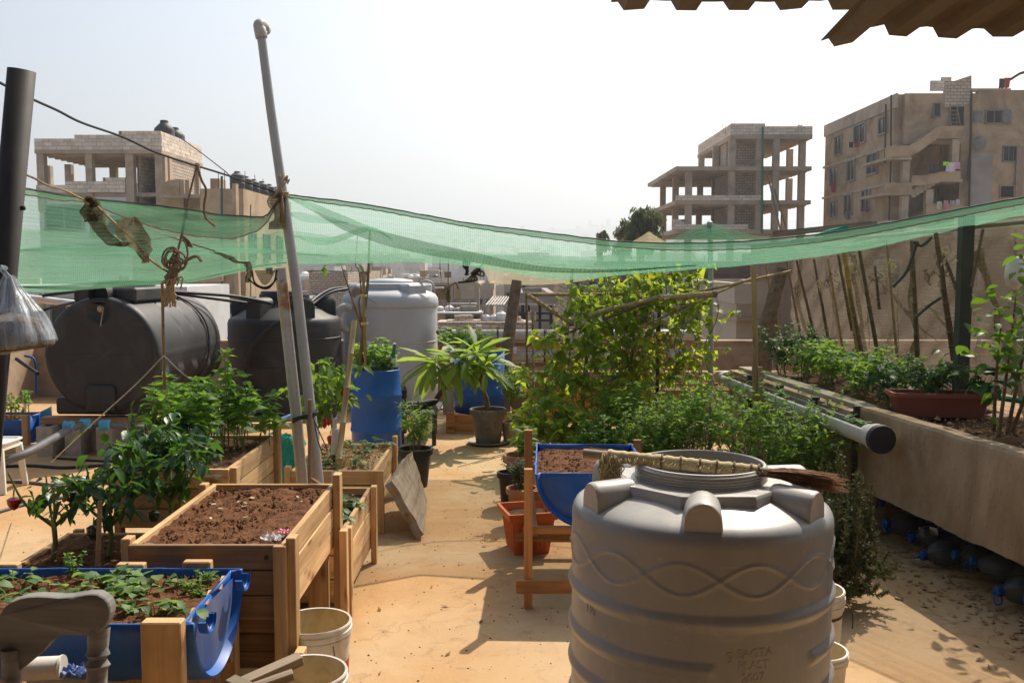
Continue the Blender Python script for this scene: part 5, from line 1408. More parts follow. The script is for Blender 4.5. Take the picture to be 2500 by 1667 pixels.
# half round lugs on the sloping shoulder
for k in range(6):
    a = R(-10 + 60 * k) - math.pi / 2
    d = V((math.cos(a), math.sin(a), 0)); s = V((-d.y, d.x, 0))
    m = MB()
    hw, ht = .062, .098
    sec = []
    for r_, zb_, sc in ((.285, .965, .96), (.30, .965, 1.0), (.425, .925, 1.0), (.436, .922, .985), (.442, .920, .94)):
        top = 1.052 if r_ < .4 else 1.046
        hh = top - zb_
        ring = [(-hw * sc * 1.06, zb_)]
        for q in range(13):
            b = math.pi - math.pi * q / 12
            ring.append((hw * sc * math.cos(b), top - hw * (1 - math.sin(b)) - (1 - sc) * .08))
        ring.append((hw * sc * 1.06, zb_))
        sec.append([C0 + d * r_ + s * x + V((0, 0, z)) for x, z in ring])
    n = len(sec[0])
    m.add([p for q in sec for p in q], [(i * n + j, i * n + (j + 1) % n, (i + 1) * n + (j + 1) % n, (i + 1) * n + j) for i in range(len(sec) - 1) for j in range(n)] + [tuple(range(n)), tuple((len(sec) - 1) * n + j for j in range(n))[::-1]])
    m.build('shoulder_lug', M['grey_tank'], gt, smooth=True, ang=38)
m = MB(); a = R(58) - math.pi / 2
m.lathe([(.006, 0), (.007, .008), (.001, .010)], 8, C0 + V((.29, .02, 1.034))); m.build('plug', M['cable'], gt, smooth=True)
# embossed lettering, bent round the body
def emboss(txt, z, a_mid, size, name='embossed_lettering', h=.0022):
    cu_ = bpy.data.curves.new('lettering', 'FONT')
    cu_.body = txt; cu_.size = size; cu_.align_x = 'CENTER'; cu_.extrude = .0007; cu_.resolution_u = 3
    o = bpy.data.objects.new('lettering', cu_); COL.objects.link(o)
    bpy.context.view_layer.update()
    me = bpy.data.meshes.new_from_object(o.evaluated_get(bpy.context.evaluated_depsgraph_get()))
    bpy.data.objects.remove(o); bpy.data.curves.remove(cu_)
    for v in me.vertices:
        a = a_mid + v.co.x / .468
        r = .4685 + v.co.z + .0008
        v.co = (r * math.sin(a), -r * math.cos(a), z + v.co.y)
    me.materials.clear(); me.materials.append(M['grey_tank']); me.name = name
    q = bpy.data.objects.new(name, me); COL.objects.link(q); q.parent = gt
emboss('EAGTA', .548, .20, .040); emboss('PLAST', .508, .19, .040); emboss('2007', .468, .19, .040)
emboss('9', .530, .02, .055)
emboss('Made in Lebanon', .425, .16, .026)
emboss('1½', .60, -1.10, .05)

# broom with rope wrapped handle lying over the opening
br = thing('broom', 'worn broom with straw wrapped handle and brown bristles lying across the tank opening', 'broom', P(1700, 1135, 3.33))
e0, e1 = P(1425, 1106, 3.42), P(2012, 1168, 3.20)
def bp(t): return e0.lerp(e1, t) + V((0, 0, -.0 * t))
m = MB(); m.tube([bp(0), bp(.2), bp(.5), bp(.78)], .0165, 10); m.build('handle', M['wood_old'], br, smooth=True)
m = MB(); q = []; rs = []
for k in range(90):
    t = .11 + .63 * k / 89; q.append(bp(t) + V((0, 0, .002 * nz(k * .7)))); rs.append(.0235 + .0012 * math.sin(k * .9) + .0025 * nz(k * 1.7, 2) + .0015 * nz(k * 5.1, 7))
m.tube(q, rs, 12); m.build('straw_wrap', M['straw'], br, smooth=True)
for t in (.34, .42, .50, .57, .64, .71, .74):
    m = MB(); c = bp(t); ax = (e1 - e0).normalized(); Mq = ax.to_track_quat('Z', 'Y').to_matrix()
    m.lathe([(.027, -.004), (.0285, 0), (.027, .004)], 12, c, Mq); m.build('binding_ring', M['rope_dark'], br, smooth=True)
m = MB()
for k in range(700):
    t = rnd.uniform(.10, .75); p = bp(t); d = rdir(); d.z = abs(d.z) * .6 - .1
    m.tube([p + d * .020, p + d * .032, p + d * rnd.uniform(.034, .052) + V((0, 0, -.008))], .0011, 3, caps=False)
o = m.build('frayed_fibre', M['straw'], br); o['kind'] = 'stuff'
m = MB()
for k in range(150):
    t = rnd.uniform(.075, .155); a = rnd.uniform(-1, 1); p = bp(t) + V((0, a * .022, .015 * math.cos(a)))
    ln = rnd.uniform(.06, .135) * (1 - abs(t - .115) * 5)
    pts = [p, p + V((rnd.uniform(-.008, .008), a * .012 - .008, -.02)), p + V((rnd.uniform(-.02, .02), -.012 + a * .018, -ln * .6)), p + V((rnd.uniform(-.03, .03), -.012 + a * .022, -ln))]
    m.tube(smooth_path(pts, 2), [.0024] * 6 + [.0012], 3, caps=False)
o = m.build('straw_tassel', M['straw'], br); o['kind'] = 'stuff'
m = MB()
for k in range(700):
    a = rnd.uniform(-1, 1); b_ = rnd.uniform(-1, 1); t0 = rnd.uniform(.76, .86); L = rnd.uniform(.09, .20)
    p = bp(t0) + V((0, a * .016, b_ * .010)); ax = (e1 - e0).normalized()
    pts = [p, p + ax * L * .5 + V((0, a * .015, b_ * .010)), p + ax * L + V((0, a * .022 - .004, b_ * .018 - .012 * L / .2))]
    m.tube(pts, [.0013, .0013, .0007], 3, caps=False)
o = m.build('bristles', M['bristle'], br); o['kind'] = 'stuff'
m = MB(); m.tube([bp(.755), bp(.80), bp(.86)], [.017, .019, .022], 10, flat=.8); m.build('bristle_socket', M['bristle'], br, smooth=True)

# ------------------------------------------------------------------ half barrels
def barrel_prof(L, r, rec=.035):
    q = [(.001, rec), (r * .80, rec), (r * .90, rec + .004), (r * .93, .012), (r * .955, 0), (r * .985, .003), (r, .02)]
    for z in (.30, .68):
        q += [(r, L * z - .035), (r * 1.022, L * z - .012), (r * 1.022, L * z + .012), (r, L * z + .035)]
    q += [(r, L - .02), (r * .985, L - .003), (r * .955, L), (r * .93, L - .012), (r * .90, L - rec - .004), (r * .80, L - rec), (.001, L - rec)]
    return q
MXr = Matrix.Rotation(R(90), 3, 'Y')
def half_barrel(name, label, start, ang, L, r, mat, soil='soil', depth=.045, wear=None):
    """start: middle of one end on the rim plane; ang: direction of the axis in plan"""
    t = thing(name, label, 'planter', V((start[0] + math.cos(ang) * L / 2, start[1] + math.sin(ang) * L / 2, start[2] - r)))
    Mr = Matrix.Rotation(ang, 3, 'Z') @ MXr
    m = MB(); m.lathe(barrel_prof(L, r), 26, start, Mr, a0=-math.pi / 2, a1=math.pi / 2)
    o = m.build('barrel_shell', M[mat], t, smooth=True, ang=42); s = o.modifiers.new('thick', 'SOLIDIFY'); s.thickness = .008; s.offset = -1
    d = V((math.cos(ang), math.sin(ang), 0)); sd = V((-d.y, d.x, 0)); S = V(start)
    m = MB()
    w = r * .975
    m.grid(lambda i, j: S + d * (.05 + (L - .1) * i) + sd * (w * (2 * j - 1)) + V((0, 0, -depth + .02 * nz(i * 5, j * 4, L) + .011 * nz(i * 26, j * 20, 3) + .006 * nz(i * 60, j * 47, 5) - .02 * (2 * j - 1) ** 2 + .02)), 44, 30)
    m.build('soil', M[soil], t)['kind'] = 'stuff'
    m = MB(); clods(m, lambda a, c: S + d * (.06 + (L - .12) * a) + sd * (w * .95 * (2 * c - 1)) + V((0, 0, -depth + .015)), 420, .004, .016)
    o = m.build('soil_clods', M['clod'], t); o['kind'] = 'stuff'
    return t
hb = half_barrel('half_barrel_planter', 'blue half barrel filled with bare soil behind the grey tank', (.42, 4.92, .70), R(88), .90, .30, 'blue')
st = thing('barrel_stand', 'reddish wooden stand under the soil filled half barrel', 'stand', (.42, 5.3, 0))
for (x, y, zt, w) in ((.085, 4.86, .745, .045), (.10, 5.72, .80, .05), (.77, 4.86, .70, .045), (.77, 5.72, .74, .045)):
    m = MB(); m.beam((x, y, 0), (x, y, zt), w, .04, (0, 1, 0)); m.build('leg', M['wood_warm'], st, bevel=.002)
for (a, c, w, h) in (((.02, 4.83, .125), (.86, 4.83, .125), .025, .07), ((.06, 4.895, .41), (.80, 4.895, .41), .04, .035), ((.06, 5.76, .38), (.80, 5.76, .38), .03, .06), ((.12, 4.88, .405), (.12, 5.70, .405), .03, .05), ((.72, 4.88, .405), (.72, 5.70, .405), .03, .05), ((.02, 5.755, .125), (.86, 5.755, .125), .025, .07)):
    m = MB(); m.beam(a, c, w, h); m.build('crossbar', M['wood_warm'], st, bevel=.002)

# ---- pots beside it
def pot(m, c, r0, r1, h, rim=.012, n=28, th=.006):
    m.lathe([(r0 * .96, 0), (r0, .006), (lerp(r0, r1, .82), h * .84), (r1 + rim, h * .85), (r1 + rim * 1.15, h * .93), (r1 + rim, h), (r1 - .002, h), (r1 - th, h * .9), (lerp(r0, r1, .6), h * .72), (.001, h * .72)], n, c)
def potted(name, label, c, r0, r1, h, mat, rim=.012, soil=True, cat='pot'):
    t = thing(name, label, cat, c)
    m = MB(); pot(m, V(c), r0, r1, h, rim); m.build('pot_body', M[mat], t, smooth=True, ang=35)
    if soil:
        m = MB(); m.lathe([(r1 * .93, h * .87), (r1 * .5, h * .90), (.001, h * .89)], 18, V(c)); m.build('soil', M['soil_dark'], t, smooth=True)
    return t
c = G(1292, 1352); c.y = 5.90; c.x = .10
op = thing('square_planter', 'square orange plastic planter on the floor beside the barrel stand', 'planter', c)
def sq(m, c, w0, w1, h, rz):
    rot = Matrix.Rotation(rz, 3, 'Z'); rings = []
    for w, z in ((w0, 0), (lerp(w0, w1, .8), h * .8), (w1 + .014, h * .81), (w1 + .035, h * .93), (w1 + .04, h), (w1 + .005, h), (w1 - .03, h * .8)):
        rings.append([c + rot @ V((x * w / 2, y * w / 2, z)) for x, y in ((1, 1), (.0, 1), (-1, 1), (-1, 0), (-1, -1), (0, -1), (1, -1), (1, 0))])
    n = 8
    m.add([p for r_ in rings for p in r_], [(i * n + k, i * n + (k + 1) % n, (i + 1) * n + (k + 1) % n, (i + 1) * n + k) for i in range(len(rings) - 1) for k in range(n)] + [tuple(range(n))[::-1], tuple((len(rings) - 1) * n + k for k in range(n))])
m = MB(); sq(m, c, .22, .29, .27, R(14)); m.build('tub', M['orange'], op, smooth=True, ang=25)
m = MB(); rot = Matrix.Rotation(R(14), 3, 'Z')
for sd_ in range(4):
    for k in range(7):
        f = (k - 3) / 3.6; q = Matrix.Rotation(R(90) * sd_, 3, 'Z') @ V((f * .105, -.1155, .03)); q2 = Matrix.Rotation(R(90) * sd_, 3, 'Z') @ V((f * .125, -.137, .20))
        m.beam(c + rot @ q, c + rot @ q2, .016, .006, rot @ (Matrix.Rotation(R(90) * sd_, 3, 'Z') @ V((0, -1, 0))))
m.build('rib', M['orange'], op)
m = MB(); soil_grid(m, c.x - .12, c.x + .12, c.y - .12, c.y + .12, .228, .01, 8, 8); m.build('soil', M['soil_dark'], op)['kind'] = 'stuff'
c = V((.07, 6.5, 0)); potted('terracotta_pot', 'fluted terracotta pot holding the grey green herb', c, .075, .10, .255, 'terracotta')
m = MB()
for k in range(14):
    a = k * 6.283 / 14
    m.beam(c + V((.079 * math.cos(a), .079 * math.sin(a), .03)), c + V((.094 * math.cos(a), .094 * math.sin(a), .19)), .012, .006, (math.cos(a), math.sin(a), 0))
m.build('flute', M['terracotta'], [o for o in bpy.data.objects if o.name.startswith('terracotta_pot')][-1])
r = thing('grey_herb', 'grey green small leaved herb spilling from the fluted terracotta pot', 'plant', c + V((0, 0, .23)))
bush(r, [c + V((.02 * q - .04, 0, .23)) for q in range(5)], .22, .14, 'small', 'leaf_grey', .028, 16, 9, 60, branch=4)
c = V((.075, 7.1, 0)); tp = potted('terracotta_pot', 'wide rimmed terracotta pot farther along the path, with broad leaves', c, .085, .125, .37, 'terracotta', .02)
r = thing('broad_leaf_plant', 'young bright leafed plant in the wide rimmed terracotta pot', 'plant', c + V((0, 0, .34)))
bush(r, [c + V((.02, 0, .34)), c + V((-.02, 0.02, .34))], .20, .12, 'ovate', 'leaf_herb', .09, 6, 4, 120, branch=1)
c = V((-.03, 6.9, 0)); potted('small_pot', 'small dark plastic pot between the two terracotta pots', c, .05, .07, .28, 'pot_black')

# ------------------------------------------------------------------ plumeria, barrels and tanks at the back
c = G(1192, 1083); pc = c.copy()
sau = MB(); sau.lathe([(.001, .004), (.15, .006), (.20, .02), (.215, .03), (.205, .032), (.15, .014), (.001, .012)], 30, c); tag(sau.build('saucer', M['saucer'], smooth=True), 'wide dusty saucer under the grey plumeria pot', 'saucer')
potted('plumeria_pot', 'dusty dark grey pot on a saucer holding the plumeria', c + V((0, 0, .014)), .125, .172, .345, 'pot_grey', .016)
pl = thing('plumeria', 'plumeria with long drooping pointed leaves in the dusty grey pot', 'plant', c + V((0, 0, .30)))
b0 = c + V((0, 0, .31)); Yp = c.y
f1 = P(1172, 935, Yp); heads = [P(1165, 868, Yp), P(1120, 885, Yp - .15), P(1185, 900, Yp - .1)]
m = MB()
m.tube(smooth_path([b0, b0.lerp(f1, .5) + V((.02, 0, 0)), f1], 6), [.030 - .009 * k / 12 for k in range(13)], 8)
for h in heads: m.tube(smooth_path([f1 - V((0, 0, .03)), f1.lerp(h, .5) + V((0, 0, .02)), h], 4), .017, 7)
m.build('trunk', M['twig'], pl, smooth=True)
lv = []
def rosette(h, n, L, lo=-.75, hi=.85, bias=V((0, 0, 0))):
    for k in range(n):
        a = k * 2.4 + rnd.uniform(-.3, .3); e = lerp(lo, hi, (k / n)) + rnd.uniform(-.2, .2)
        d = (V((math.cos(a) * math.cos(e), math.sin(a) * math.cos(e), math.sin(e))) + bias).normalized()
        lv.append(frame(h + d * .02 + V((0, 0, .03 * k / n)), d, rnd.uniform(-.5, .5), L * rnd.uniform(.7, 1.1), .82))
rosette(heads[0], 28, .36); rosette(heads[1], 28, .37); rosette(heads[2], 20, .34)
emit(pl, lv, 'long', 'leaf_plumeria', 300)
p2 = thing('plumeria', 'second plumeria leaning on a long dark stem, left of the potted one', 'plant', P(1052, 998, 9.9))
s0, s1, s2 = P(1048, 1000, 9.9), P(1075, 960, 9.8), P(1098, 925, 9.6)
m = MB(); m.tube(smooth_path([s0, s1, s2, P(1068, 895, 9.42)], 5), [.032, .031, .030, .028, .028, .027, .026, .025, .024, .023, .022, .021, .020, .020, .019, .018], 8); m.build('trunk', M['dark_metal'], p2, smooth=True)
lv = []; rosette(P(1065, 890, 9.4), 26, .38, -.95, .7, V((-.15, 0, 0))); emit(p2, lv, 'long', 'leaf_plumeria', 300)
# dark stand with trays
ds = thing('metal_stand', 'dark low metal stand with black trays between white tank and plumeria', 'stand', P(1020, 1090, 9.6))
z = zof(1000, 9.7)
for (u, Y) in ((978, 9.5), (1057, 9.4), (985, 10.1), (1060, 10.1)):
    x = xof(u, Y); m = MB(); m.beam((x, Y, 0), (x, Y, z), .04, .04, (0, 1, 0)); m.build('leg', M['dark_metal'], ds)
m = MB(); xa, xb = xof(975, 9.4), xof(1062, 9.4); m.box(((xa + xb) / 2, 9.78, z + .012), (xb - xa + .04, .78, .022)); m.build('stand_top', M['dark_metal'], ds)
bt = MB(); bt.tube([P(1022, 990, 9.6), P(1050, 985, 9.65), P(1062, 980, 9.65), P(1070, 978, 9.65)], [.05, .05, .03, .016], 10); tag(bt.build('bottle', M['pot_black'], smooth=True), 'dark bottle lying on the low metal stand', 'bottle')
m = MB(); tub(m, P(1005, 1000, 9.6), .22, .20, .06); tag(m.build('tray', M['pot_black']), 'shallow black tray on the low metal stand', 'tray')
# second blue barrel on its crate
bc = P(1170, 1010, 10.5)
bl = thing('blue_barrel', 'blue barrel with slanting cut rim in a low wooden crate behind the plumeria', 'barrel', (bc.x, 10.55, .17))
m = MB()
def cutz(r, z, t): return r
base = V((bc.x, 10.55, .17)); vs = []
n = 36
zs_ = [0, .02, .18, .20, .22, .40, .42, .44, .60]
for q, z in enumerate(zs_):
    for k in range(n):
        t = 2 * math.pi * k / n
        r_ = .285 + (.006 if q in (3, 6) else 0) - (.012 if q == 0 else 0)
        top = .62 + .07 * math.cos(t - .6)
        zz = z if q < 8 else top
        vs.append(base + V((r_ * math.cos(t), r_ * math.sin(t), zz)))
m.add(vs, [(i * n + k, i * n + (k + 1) % n, (i + 1) * n + (k + 1) % n, (i + 1) * n + k) for i in range(len(zs_) - 1) for k in range(n)])
o = m.build('barrel_shell', M['blue'], bl, smooth=True); s = o.modifiers.new('thick', 'SOLIDIFY'); s.thickness = .008
m = MB(); m.lathe([(.275, .50), (.001, .52)], 20, base); m.build('soil', M['soil_dark'], bl)
ck = thing('wooden_crate', 'low warm brown wooden crate holding the slant cut blue barrel', 'crate', (bc.x, 10.2, 0))
xa, xb = xof(1086, 10.05), xof(1250, 10.05)
for z in (.06, .155):
    m = MB(); m.beam((xa, 10.1, z), (xb, 10.1, z), .022, .09); m.build('board', M['wood_warm'], ck, bevel=.002)
    for x in (xa + .011, xb - .011):
        m = MB(); m.beam((x, 10.12, z), (x, 10.95, z), .022, .09); m.build('board', M['wood_warm'], ck, bevel=.002)
for x in (xa + .05, xb - .05):
    m = MB(); m.box((x, 10.075, .115), (.09, .025, .23)); m.build('post', M['wood_warm'], ck, bevel=.002)
m = MB(); m.beam(P(1096, 1010, 10.15), P(1092, 945, 10.3), .12, .02, (0, 1, 0)); tag(m.build('plank', M['wood_old']), 'short weathered plank standing against the slant cut blue barrel', 'plank')
c = G(1252, 1080); potted('clay_pot', 'rough tan pot with a notched rim right of the plumeria pot', c, .095, .11, .22, 'pot_tan', .004)
r = thing('small_tree', 'small bushy tree with tiny leaves in the rough tan pot', 'plant', c + V((0, 0, .19)))
m = MB(); m.tube(smooth_path([c + V((0, 0, .19)), c + V((.01, 0, .32)), c + V((-.01, 0, .5))], 4), .012, 6); m.build('trunk', M['twig'], r)
bush(r, [c + V((0, 0, .34)), c + V((.01, 0, .4)), c + V((-.01, .01, .36))], .36, .20, 'small', 'leaf_herb', .040, 16, 9, 60, branch=4, start=.35)
r = thing('yellow_green_shrub', 'bright yellow green shrub behind the plumeria by the white tank', 'plant', P(1120, 860, 11.2) - V((0, 0, .25)))
bush(r, [P(1090 + 22 * q, 880, 11.2) for q in range(5)], .36, .17, 'ovate', 'leaf_mint', .085, 15, 6, 260, branch=2)

# ---- white tank
wx, wy = xof(952, 12.4), 12.4
wt = thing('water_tank', 'tall pale grey cylindrical water tank with handles at the back of the roof', 'water tank', (wx, wy, 0))
W0 = V((wx, wy, .03))
m = MB(); m.lathe([(.60, 0), (.616, .02), (.616, .35), (.621, .353), (.621, .362), (.616, .365), (.616, .79), (.621, .793), (.621, .802), (.616, .805), (.616, 1.24), (.624, 1.244), (.630, 1.255), (.630, 1.31), (.622, 1.36), (.59, 1.405), (.53, 1.435), (.45, 1.462), (.30, 1.49)], 72, W0); m.build('tank_body', M['white_tank'], wt, smooth=True)
for a, w, z1 in ((-152, .34, 1.545), (-42, .33, 1.545), (30, .33, 1.545), (110, .33, 1.545), (185, .3, 1.545)):
    d = V((math.cos(R(a)), math.sin(R(a)), 0)); m = MB()
    m.box(W0 + d * .41 + V((0, 0, 1.45)), (.26, w, .19), R(a)); m.build('shoulder_block', M['white_tank'], wt, bevel=.025)
m = MB(); m.lathe([(.40, 1.47), (.40, 1.545), (.38, 1.552), (.30, 1.556)], 40, W0); m.build('collar', M['white_tank'], wt, smooth=True)
m = MB(); m.lathe([(.30, 1.55), (.305, 1.575), (.29, 1.590), (.15, 1.612), (.001, 1.618)], 40, W0); m.build('lid', M['white_tank'], wt, smooth=True)
m = MB(); m.box(W0 + V((.02, -.05, 1.625)), (.09, .06, .035)); m.tube(smooth_path([W0 + V((-.28, -.05, 1.59)), W0 + V((-.1, -.1, 1.61)), W0 + V((.05, -.06, 1.635))], 4), .008, 6); m.build('lid_knob', M['white_tank'], wt, bevel=.008)
m = MB(); hp = W0 + V((.50, -.25, 1.50)); m.tube([hp + V((.09 * math.cos(t), 0.02 * math.cos(t), .085 * math.sin(t))) for t in [k * math.pi / 10 - .3 for k in range(12)]], .014, 8); m.build('lifting_ring', M['white_tank'], wt, smooth=True)
m = MB(); m.lathe([(.0, 0), (.075, .0), (.075, .02), (.05, .03), (.001, .03)], 20, W0 + V((-.36, -.44, 1.43)), Matrix.Rotation(R(90), 3, 'X')); m.build('inlet', M['rust_sheet'], wt)
pth = smooth_path([P(856, 752, 11.9), P(838, 750, 11.85), P(822, 770, 11.8), P(828, 792, 11.8), P(846, 805, 11.9)], 6)
m = MB(); m.tube(pth, .048, 10); m.build('overflow_elbow', M['pvc'], wt, smooth=True)
m = MB(); m.box(W0 + V((.19, -.60, .10)), (.16, .08, .20)); m.lathe([(.08, -.04), (.08, .04)], 20, W0 + V((.19, -.60, .20)), Matrix.Rotation(R(90), 3, 'X')); m.build('outlet_recess', M['opening'], wt)
m = MB(); m.box((wx, wy, .014), (1.5, 1.4, .028)); tag(m.build('base_slab', M['concrete']), 'thin concrete slab under the pale grey tank', 'slab')

# ---- pipes on the back rack
rk = thing('pipe_rack', 'two thick grey pipe planters on a brown rack along the back wall', 'pipe rack', (xof(1300, 11.9), 11.9, 0))
for v, n_ in ((819, 0), (869, 1)):
    xa, xb = xof(1068, 12.0), xof(1700, 12.0); z = zof(v, 12.0)
    m = MB(); m.tube([(xa, 12.0, z), (xb, 12.0, z)], .078, 18); m.build('pipe', M['pvc'], rk, smooth=True)
    m = MB(); m.beam((xa, 12.0, z - .11), (xb, 12.0, z - .11), .12, .05); m.build('shelf_bar', M['wood_dark'], rk)
    for u in (1215, 1330, 1450):
        m = MB(); m.lathe([(.081, -.012), (.081, .012)], 18, (xof(u, 12.0), 12.0, z), MXr); m.build('pipe_strap', M['dark_metal'], rk)
for u in (1075, 1215, 1400, 1560, 1690):
    m = MB(); x = xof(u, 12.12); m.beam((x, 12.14, 0), (x, 12.14, zof(800, 12)), .05, .05, (0, 1, 0)); m.build('upright', M['wood_dark'], rk)
for u, v in ((1168, 797), (1253, 851)):
    m = MB(); m.tube([P(u - 6, v + 4, 11.9), P(u + 8, v + 4, 11.9)], .042, 12); m.build('pipe_stub', M['white_plastic'], rk, smooth=True)
m = MB(); m.tube(smooth_path([P(1230, 945, 11.0), P(1236, 870, 11.05), P(1248, 780, 11.1), P(1262, 685, 11.15)], 5), [.085, .084, .08, .08, .078, .08, .076, .074, .075, .07, .07, .07, .066, .066, .066, .06], 10)
o = m.build('pole_trunk', M['bark'], smooth=True); tag(o, 'rough tree trunk post leaning behind the plumeria and holding up the tan net', 'wooden post')
m = MB(); m.beam(P(1243, 890, 10.8), P(1282, 945, 10.6), .06, .025); tag(m.build('lath', M['wood']), 'pale wooden lath propped at the foot of the trunk post', 'lath')
m = MB(); m.tube(smooth_path([P(1068, 812, 11.6), P(1090, 802, 11.7), P(1100, 815, 11.8), P(1075, 830, 11.8)], 5), .03, 8); tag(m.build('coiled_hose', M['hose_grey'], smooth=True), 'coil of thick grey hose beside the pale grey tank', 'hose')

# ------------------------------------------------------------------ bean frame
bf = thing('bean_trellis', 'frame of tied bamboo canes carrying the climbing beans', 'trellis', (1.1, 8.9, 0))
def cane(a, c, r, mat='bamboo', name='upright_cane'):
    m = MB(); a, c = V(a), V(c); n = 10; pts = []; rs = []
    for i in range(n + 1):
        p = a.lerp(c, i / n) + V((.006 * nz(i, a.x * 9), .006 * nz(i, a.x * 7, 3), .004 * nz(i, 5, a.y)))
        if 0 < i < n:
            dd = (c - a).normalized() * .007; pts += [p - dd, p, p + dd]; rs += [r, r * 1.3, r]
        else: pts.append(p); rs.append(r)
    m.tube(pts, rs, 8); return m.build(name, M[mat], bf, smooth=True)
for (u0, v0, u1, v1, mt, r) in ((1358, 1100, 1398, 660, 'bamboo', .017), (1415, 1105, 1440, 770, 'bamboo_dark', .014), (1450, 1100, 1475, 740, 'bamboo_pale', .013), (1520, 1110, 1552, 760, 'bamboo_dark', .016), (1600, 1105, 1612, 690, 'bamboo_dark', .018), (1290, 900, 1285, 720, 'bamboo_dark', .012), (1305, 1090, 1300, 760, 'bamboo', .011), (1455, 1090, 1462, 960, 'bamboo_pale', .018)):
    a = G(u1 if v1 > v0 else u0, max(v0, v1)); a.y = min(max(a.y, 8.4), 9.3)
    a = P(u0, v0, a.y); a.z = 0
    cane(a, P(u1, v1, a.y + .25), r, mt)
for (a, c, mt, r) in ((P(1285, 718, 9.0), P(1395, 790, 8.4), 'bamboo', .020), (P(1285, 720, 9.0), P(1545, 718, 9.2), 'bamboo', .016), (P(1440, 768, 8.4), P(1625, 722, 8.9), 'bamboo_pale', .021), (P(1608, 728, 8.7), P(1748, 717, 8.5), 'bamboo_pale', .026), (P(1470, 735, 9.2), P(1755, 745, 9.4), 'bamboo', .013), (P(1620, 732, 8.6), P(1930, 662, 9.2), 'bamboo', .014), (P(1560, 800, 8.5), P(1850, 672, 9.2), 'bamboo', .010), (P(1380, 815, 8.4), P(1590, 735, 8.8), 'bamboo_dark', .011)):
    cane(a, c, r, mt, 'cross_cane')
m = MB()
for p in (P(1745, 718, 8.48), P(1395, 788, 8.4), P(1288, 720, 9.0), P(1612, 727, 8.7)):
    m.lathe([(.028, -.02), (.032, 0), (.028, .02)], 10, p, MXr)
m.build('tie', M['rope_dark'], bf, smooth=True)
pp = thing('metal_pole', 'thin pale grey metal pole pushing the green net up into a peak', 'pole', G(1742, 1092))
yb = pp.location.y
m = MB(); m.tube([V((xof(1742, yb), yb, 0)), P(1736, 720, yb), P(1733, 545, yb)], .026, 12); m.build('pole_tube', M['steel'], pp, smooth=True)
m = MB(); m.lathe([(.03, -.02), (.03, .01), (.001, .03)], 12, P(1733, 545, yb)); m.build('pole_cap', M['steel'], pp, smooth=True)
sp = thing('bamboo_pole', 'upright bamboo pole set in a split bamboo sleeve before the raised bed', 'bamboo pole', (xof(1850, 7.6), 7.6, 0))
m = MB(); m.tube([V((xof(1848, 7.6), 7.6, 0)), P(1846, 950, 7.6), P(1843, 800, 7.6), P(1840, 655, 7.65)], .022, 10); m.build('pole_cane', M['bamboo'], sp, smooth=True)
for k in range(5):
    a = k * 1.25; m = MB(); q = V((.032 * math.cos(a), .032 * math.sin(a), 0)); m.beam(P(1852, 1045, 7.58) + q, P(1849, 895, 7.58) + q, .026, .012); m.build('split_strip', M['bamboo_pale'], sp)
# bean plants
def bean(label, xs, Y, h0, h1, n, seed, mat='leaf_bean', L=.092, dens=1.15):
    rg = random.Random(seed)
    t = thing('bean_plant', label, 'bean plant', ((xs[0] + xs[1]) / 2, Y, 0))
    sm = MB(); lv = []; vines = []
    for k in range(n):
        x = lerp(xs[0], xs[1], (k + .5) / n) + rg.uniform(-.05, .05); y = Y + rg.uniform(-.12, .12)
        H = rg.uniform(h1 * .93, h1 * 1.03)
        pts = [V((x, y, .0))]
        for q in range(8):
            z = H * (q + 1) / 8
            pts.append(V((x + rg.uniform(-.09, .09), y + rg.uniform(-.08, .08), z)))
        pth = smooth_path(pts, 3); vines.append(pth)
        sm.tube(pth, .0042, 4, caps=False)
        for q in range(int(34 * dens)):
            f = rg.random() ** .65 * (len(pth) - 1.01); i = int(f); p = pth[i].lerp(pth[i + 1], f - i)
            if p.z < h0 and rg.random() < .7: continue
            off = V((rg.gauss(0, .10), rg.gauss(0, .11), rg.gauss(0, .05)))
            e = p + off
            sm.tube([p, p.lerp(e, .5) + V((0, 0, .015)), e], .0018, 3, caps=False)
            a = rg.random() * 6.28
            for s in (-1.1, 0, 1.1):
                if rg.random() < .22: continue
                d = V((math.cos(a + s), math.sin(a + s), rg.uniform(-.9, .15)))
                lv.append(frame(e, d, rg.uniform(-.7, .7), L * rg.uniform(.55, 1.2)))
    sm.build('vine', M['stem'], t); emit(t, lv, 'heart', mat, 300)
    return t
bean('bean vine climbing the leftmost cane beside the small tree', (.24, .55), 8.5, .35, 1.25, 4, 1, dens=1.0)
bean('tall bean vine left of centre on the bamboo frame', (.52, .85), 8.6, .25, 1.66, 6, 2)
bean('dense yellowing bean vine in the middle of the bamboo frame', (.85, 1.2), 8.8, .25, 1.72, 6, 3)
bean('tall leafy bean vine reaching the net beside the middle canes', (1.1, 1.45), 9.1, .3, 1.78, 6, 4)
bean('bean vine with yellow leaves left of the pale metal pole', (1.42, 1.75), 9.0, .3, 1.76, 6, 5, dens=1.0)
bean('thin bean vine climbing around the pale metal pole', (1.72, 2.05), 9.2, .5, 1.78, 3, 6, dens=.9)
bean('bean vine growing behind the middle canes of the frame', (.7, 1.5), 9.5, .6, 1.76, 7, 7)
bean('low bushy bean plant at the left foot of the bamboo frame', (.15, .5), 8.2, .1, .62, 4, 8, dens=1.2, L=.10)
r = thing('dry_bean_leaves', 'cluster of dry orange leaves hanging in the middle of the bean frame', 'dry leaves', (1.25, 8.7, .9))
lv = [frame(V((rnd.gauss(1.28, .16), rnd.gauss(8.6, .14), rnd.gauss(1.0, .25))), rdir(rnd.uniform(-1.3, -.2)), rnd.uniform(-1, 1), rnd.uniform(.03, .06)) for k in range(240)]
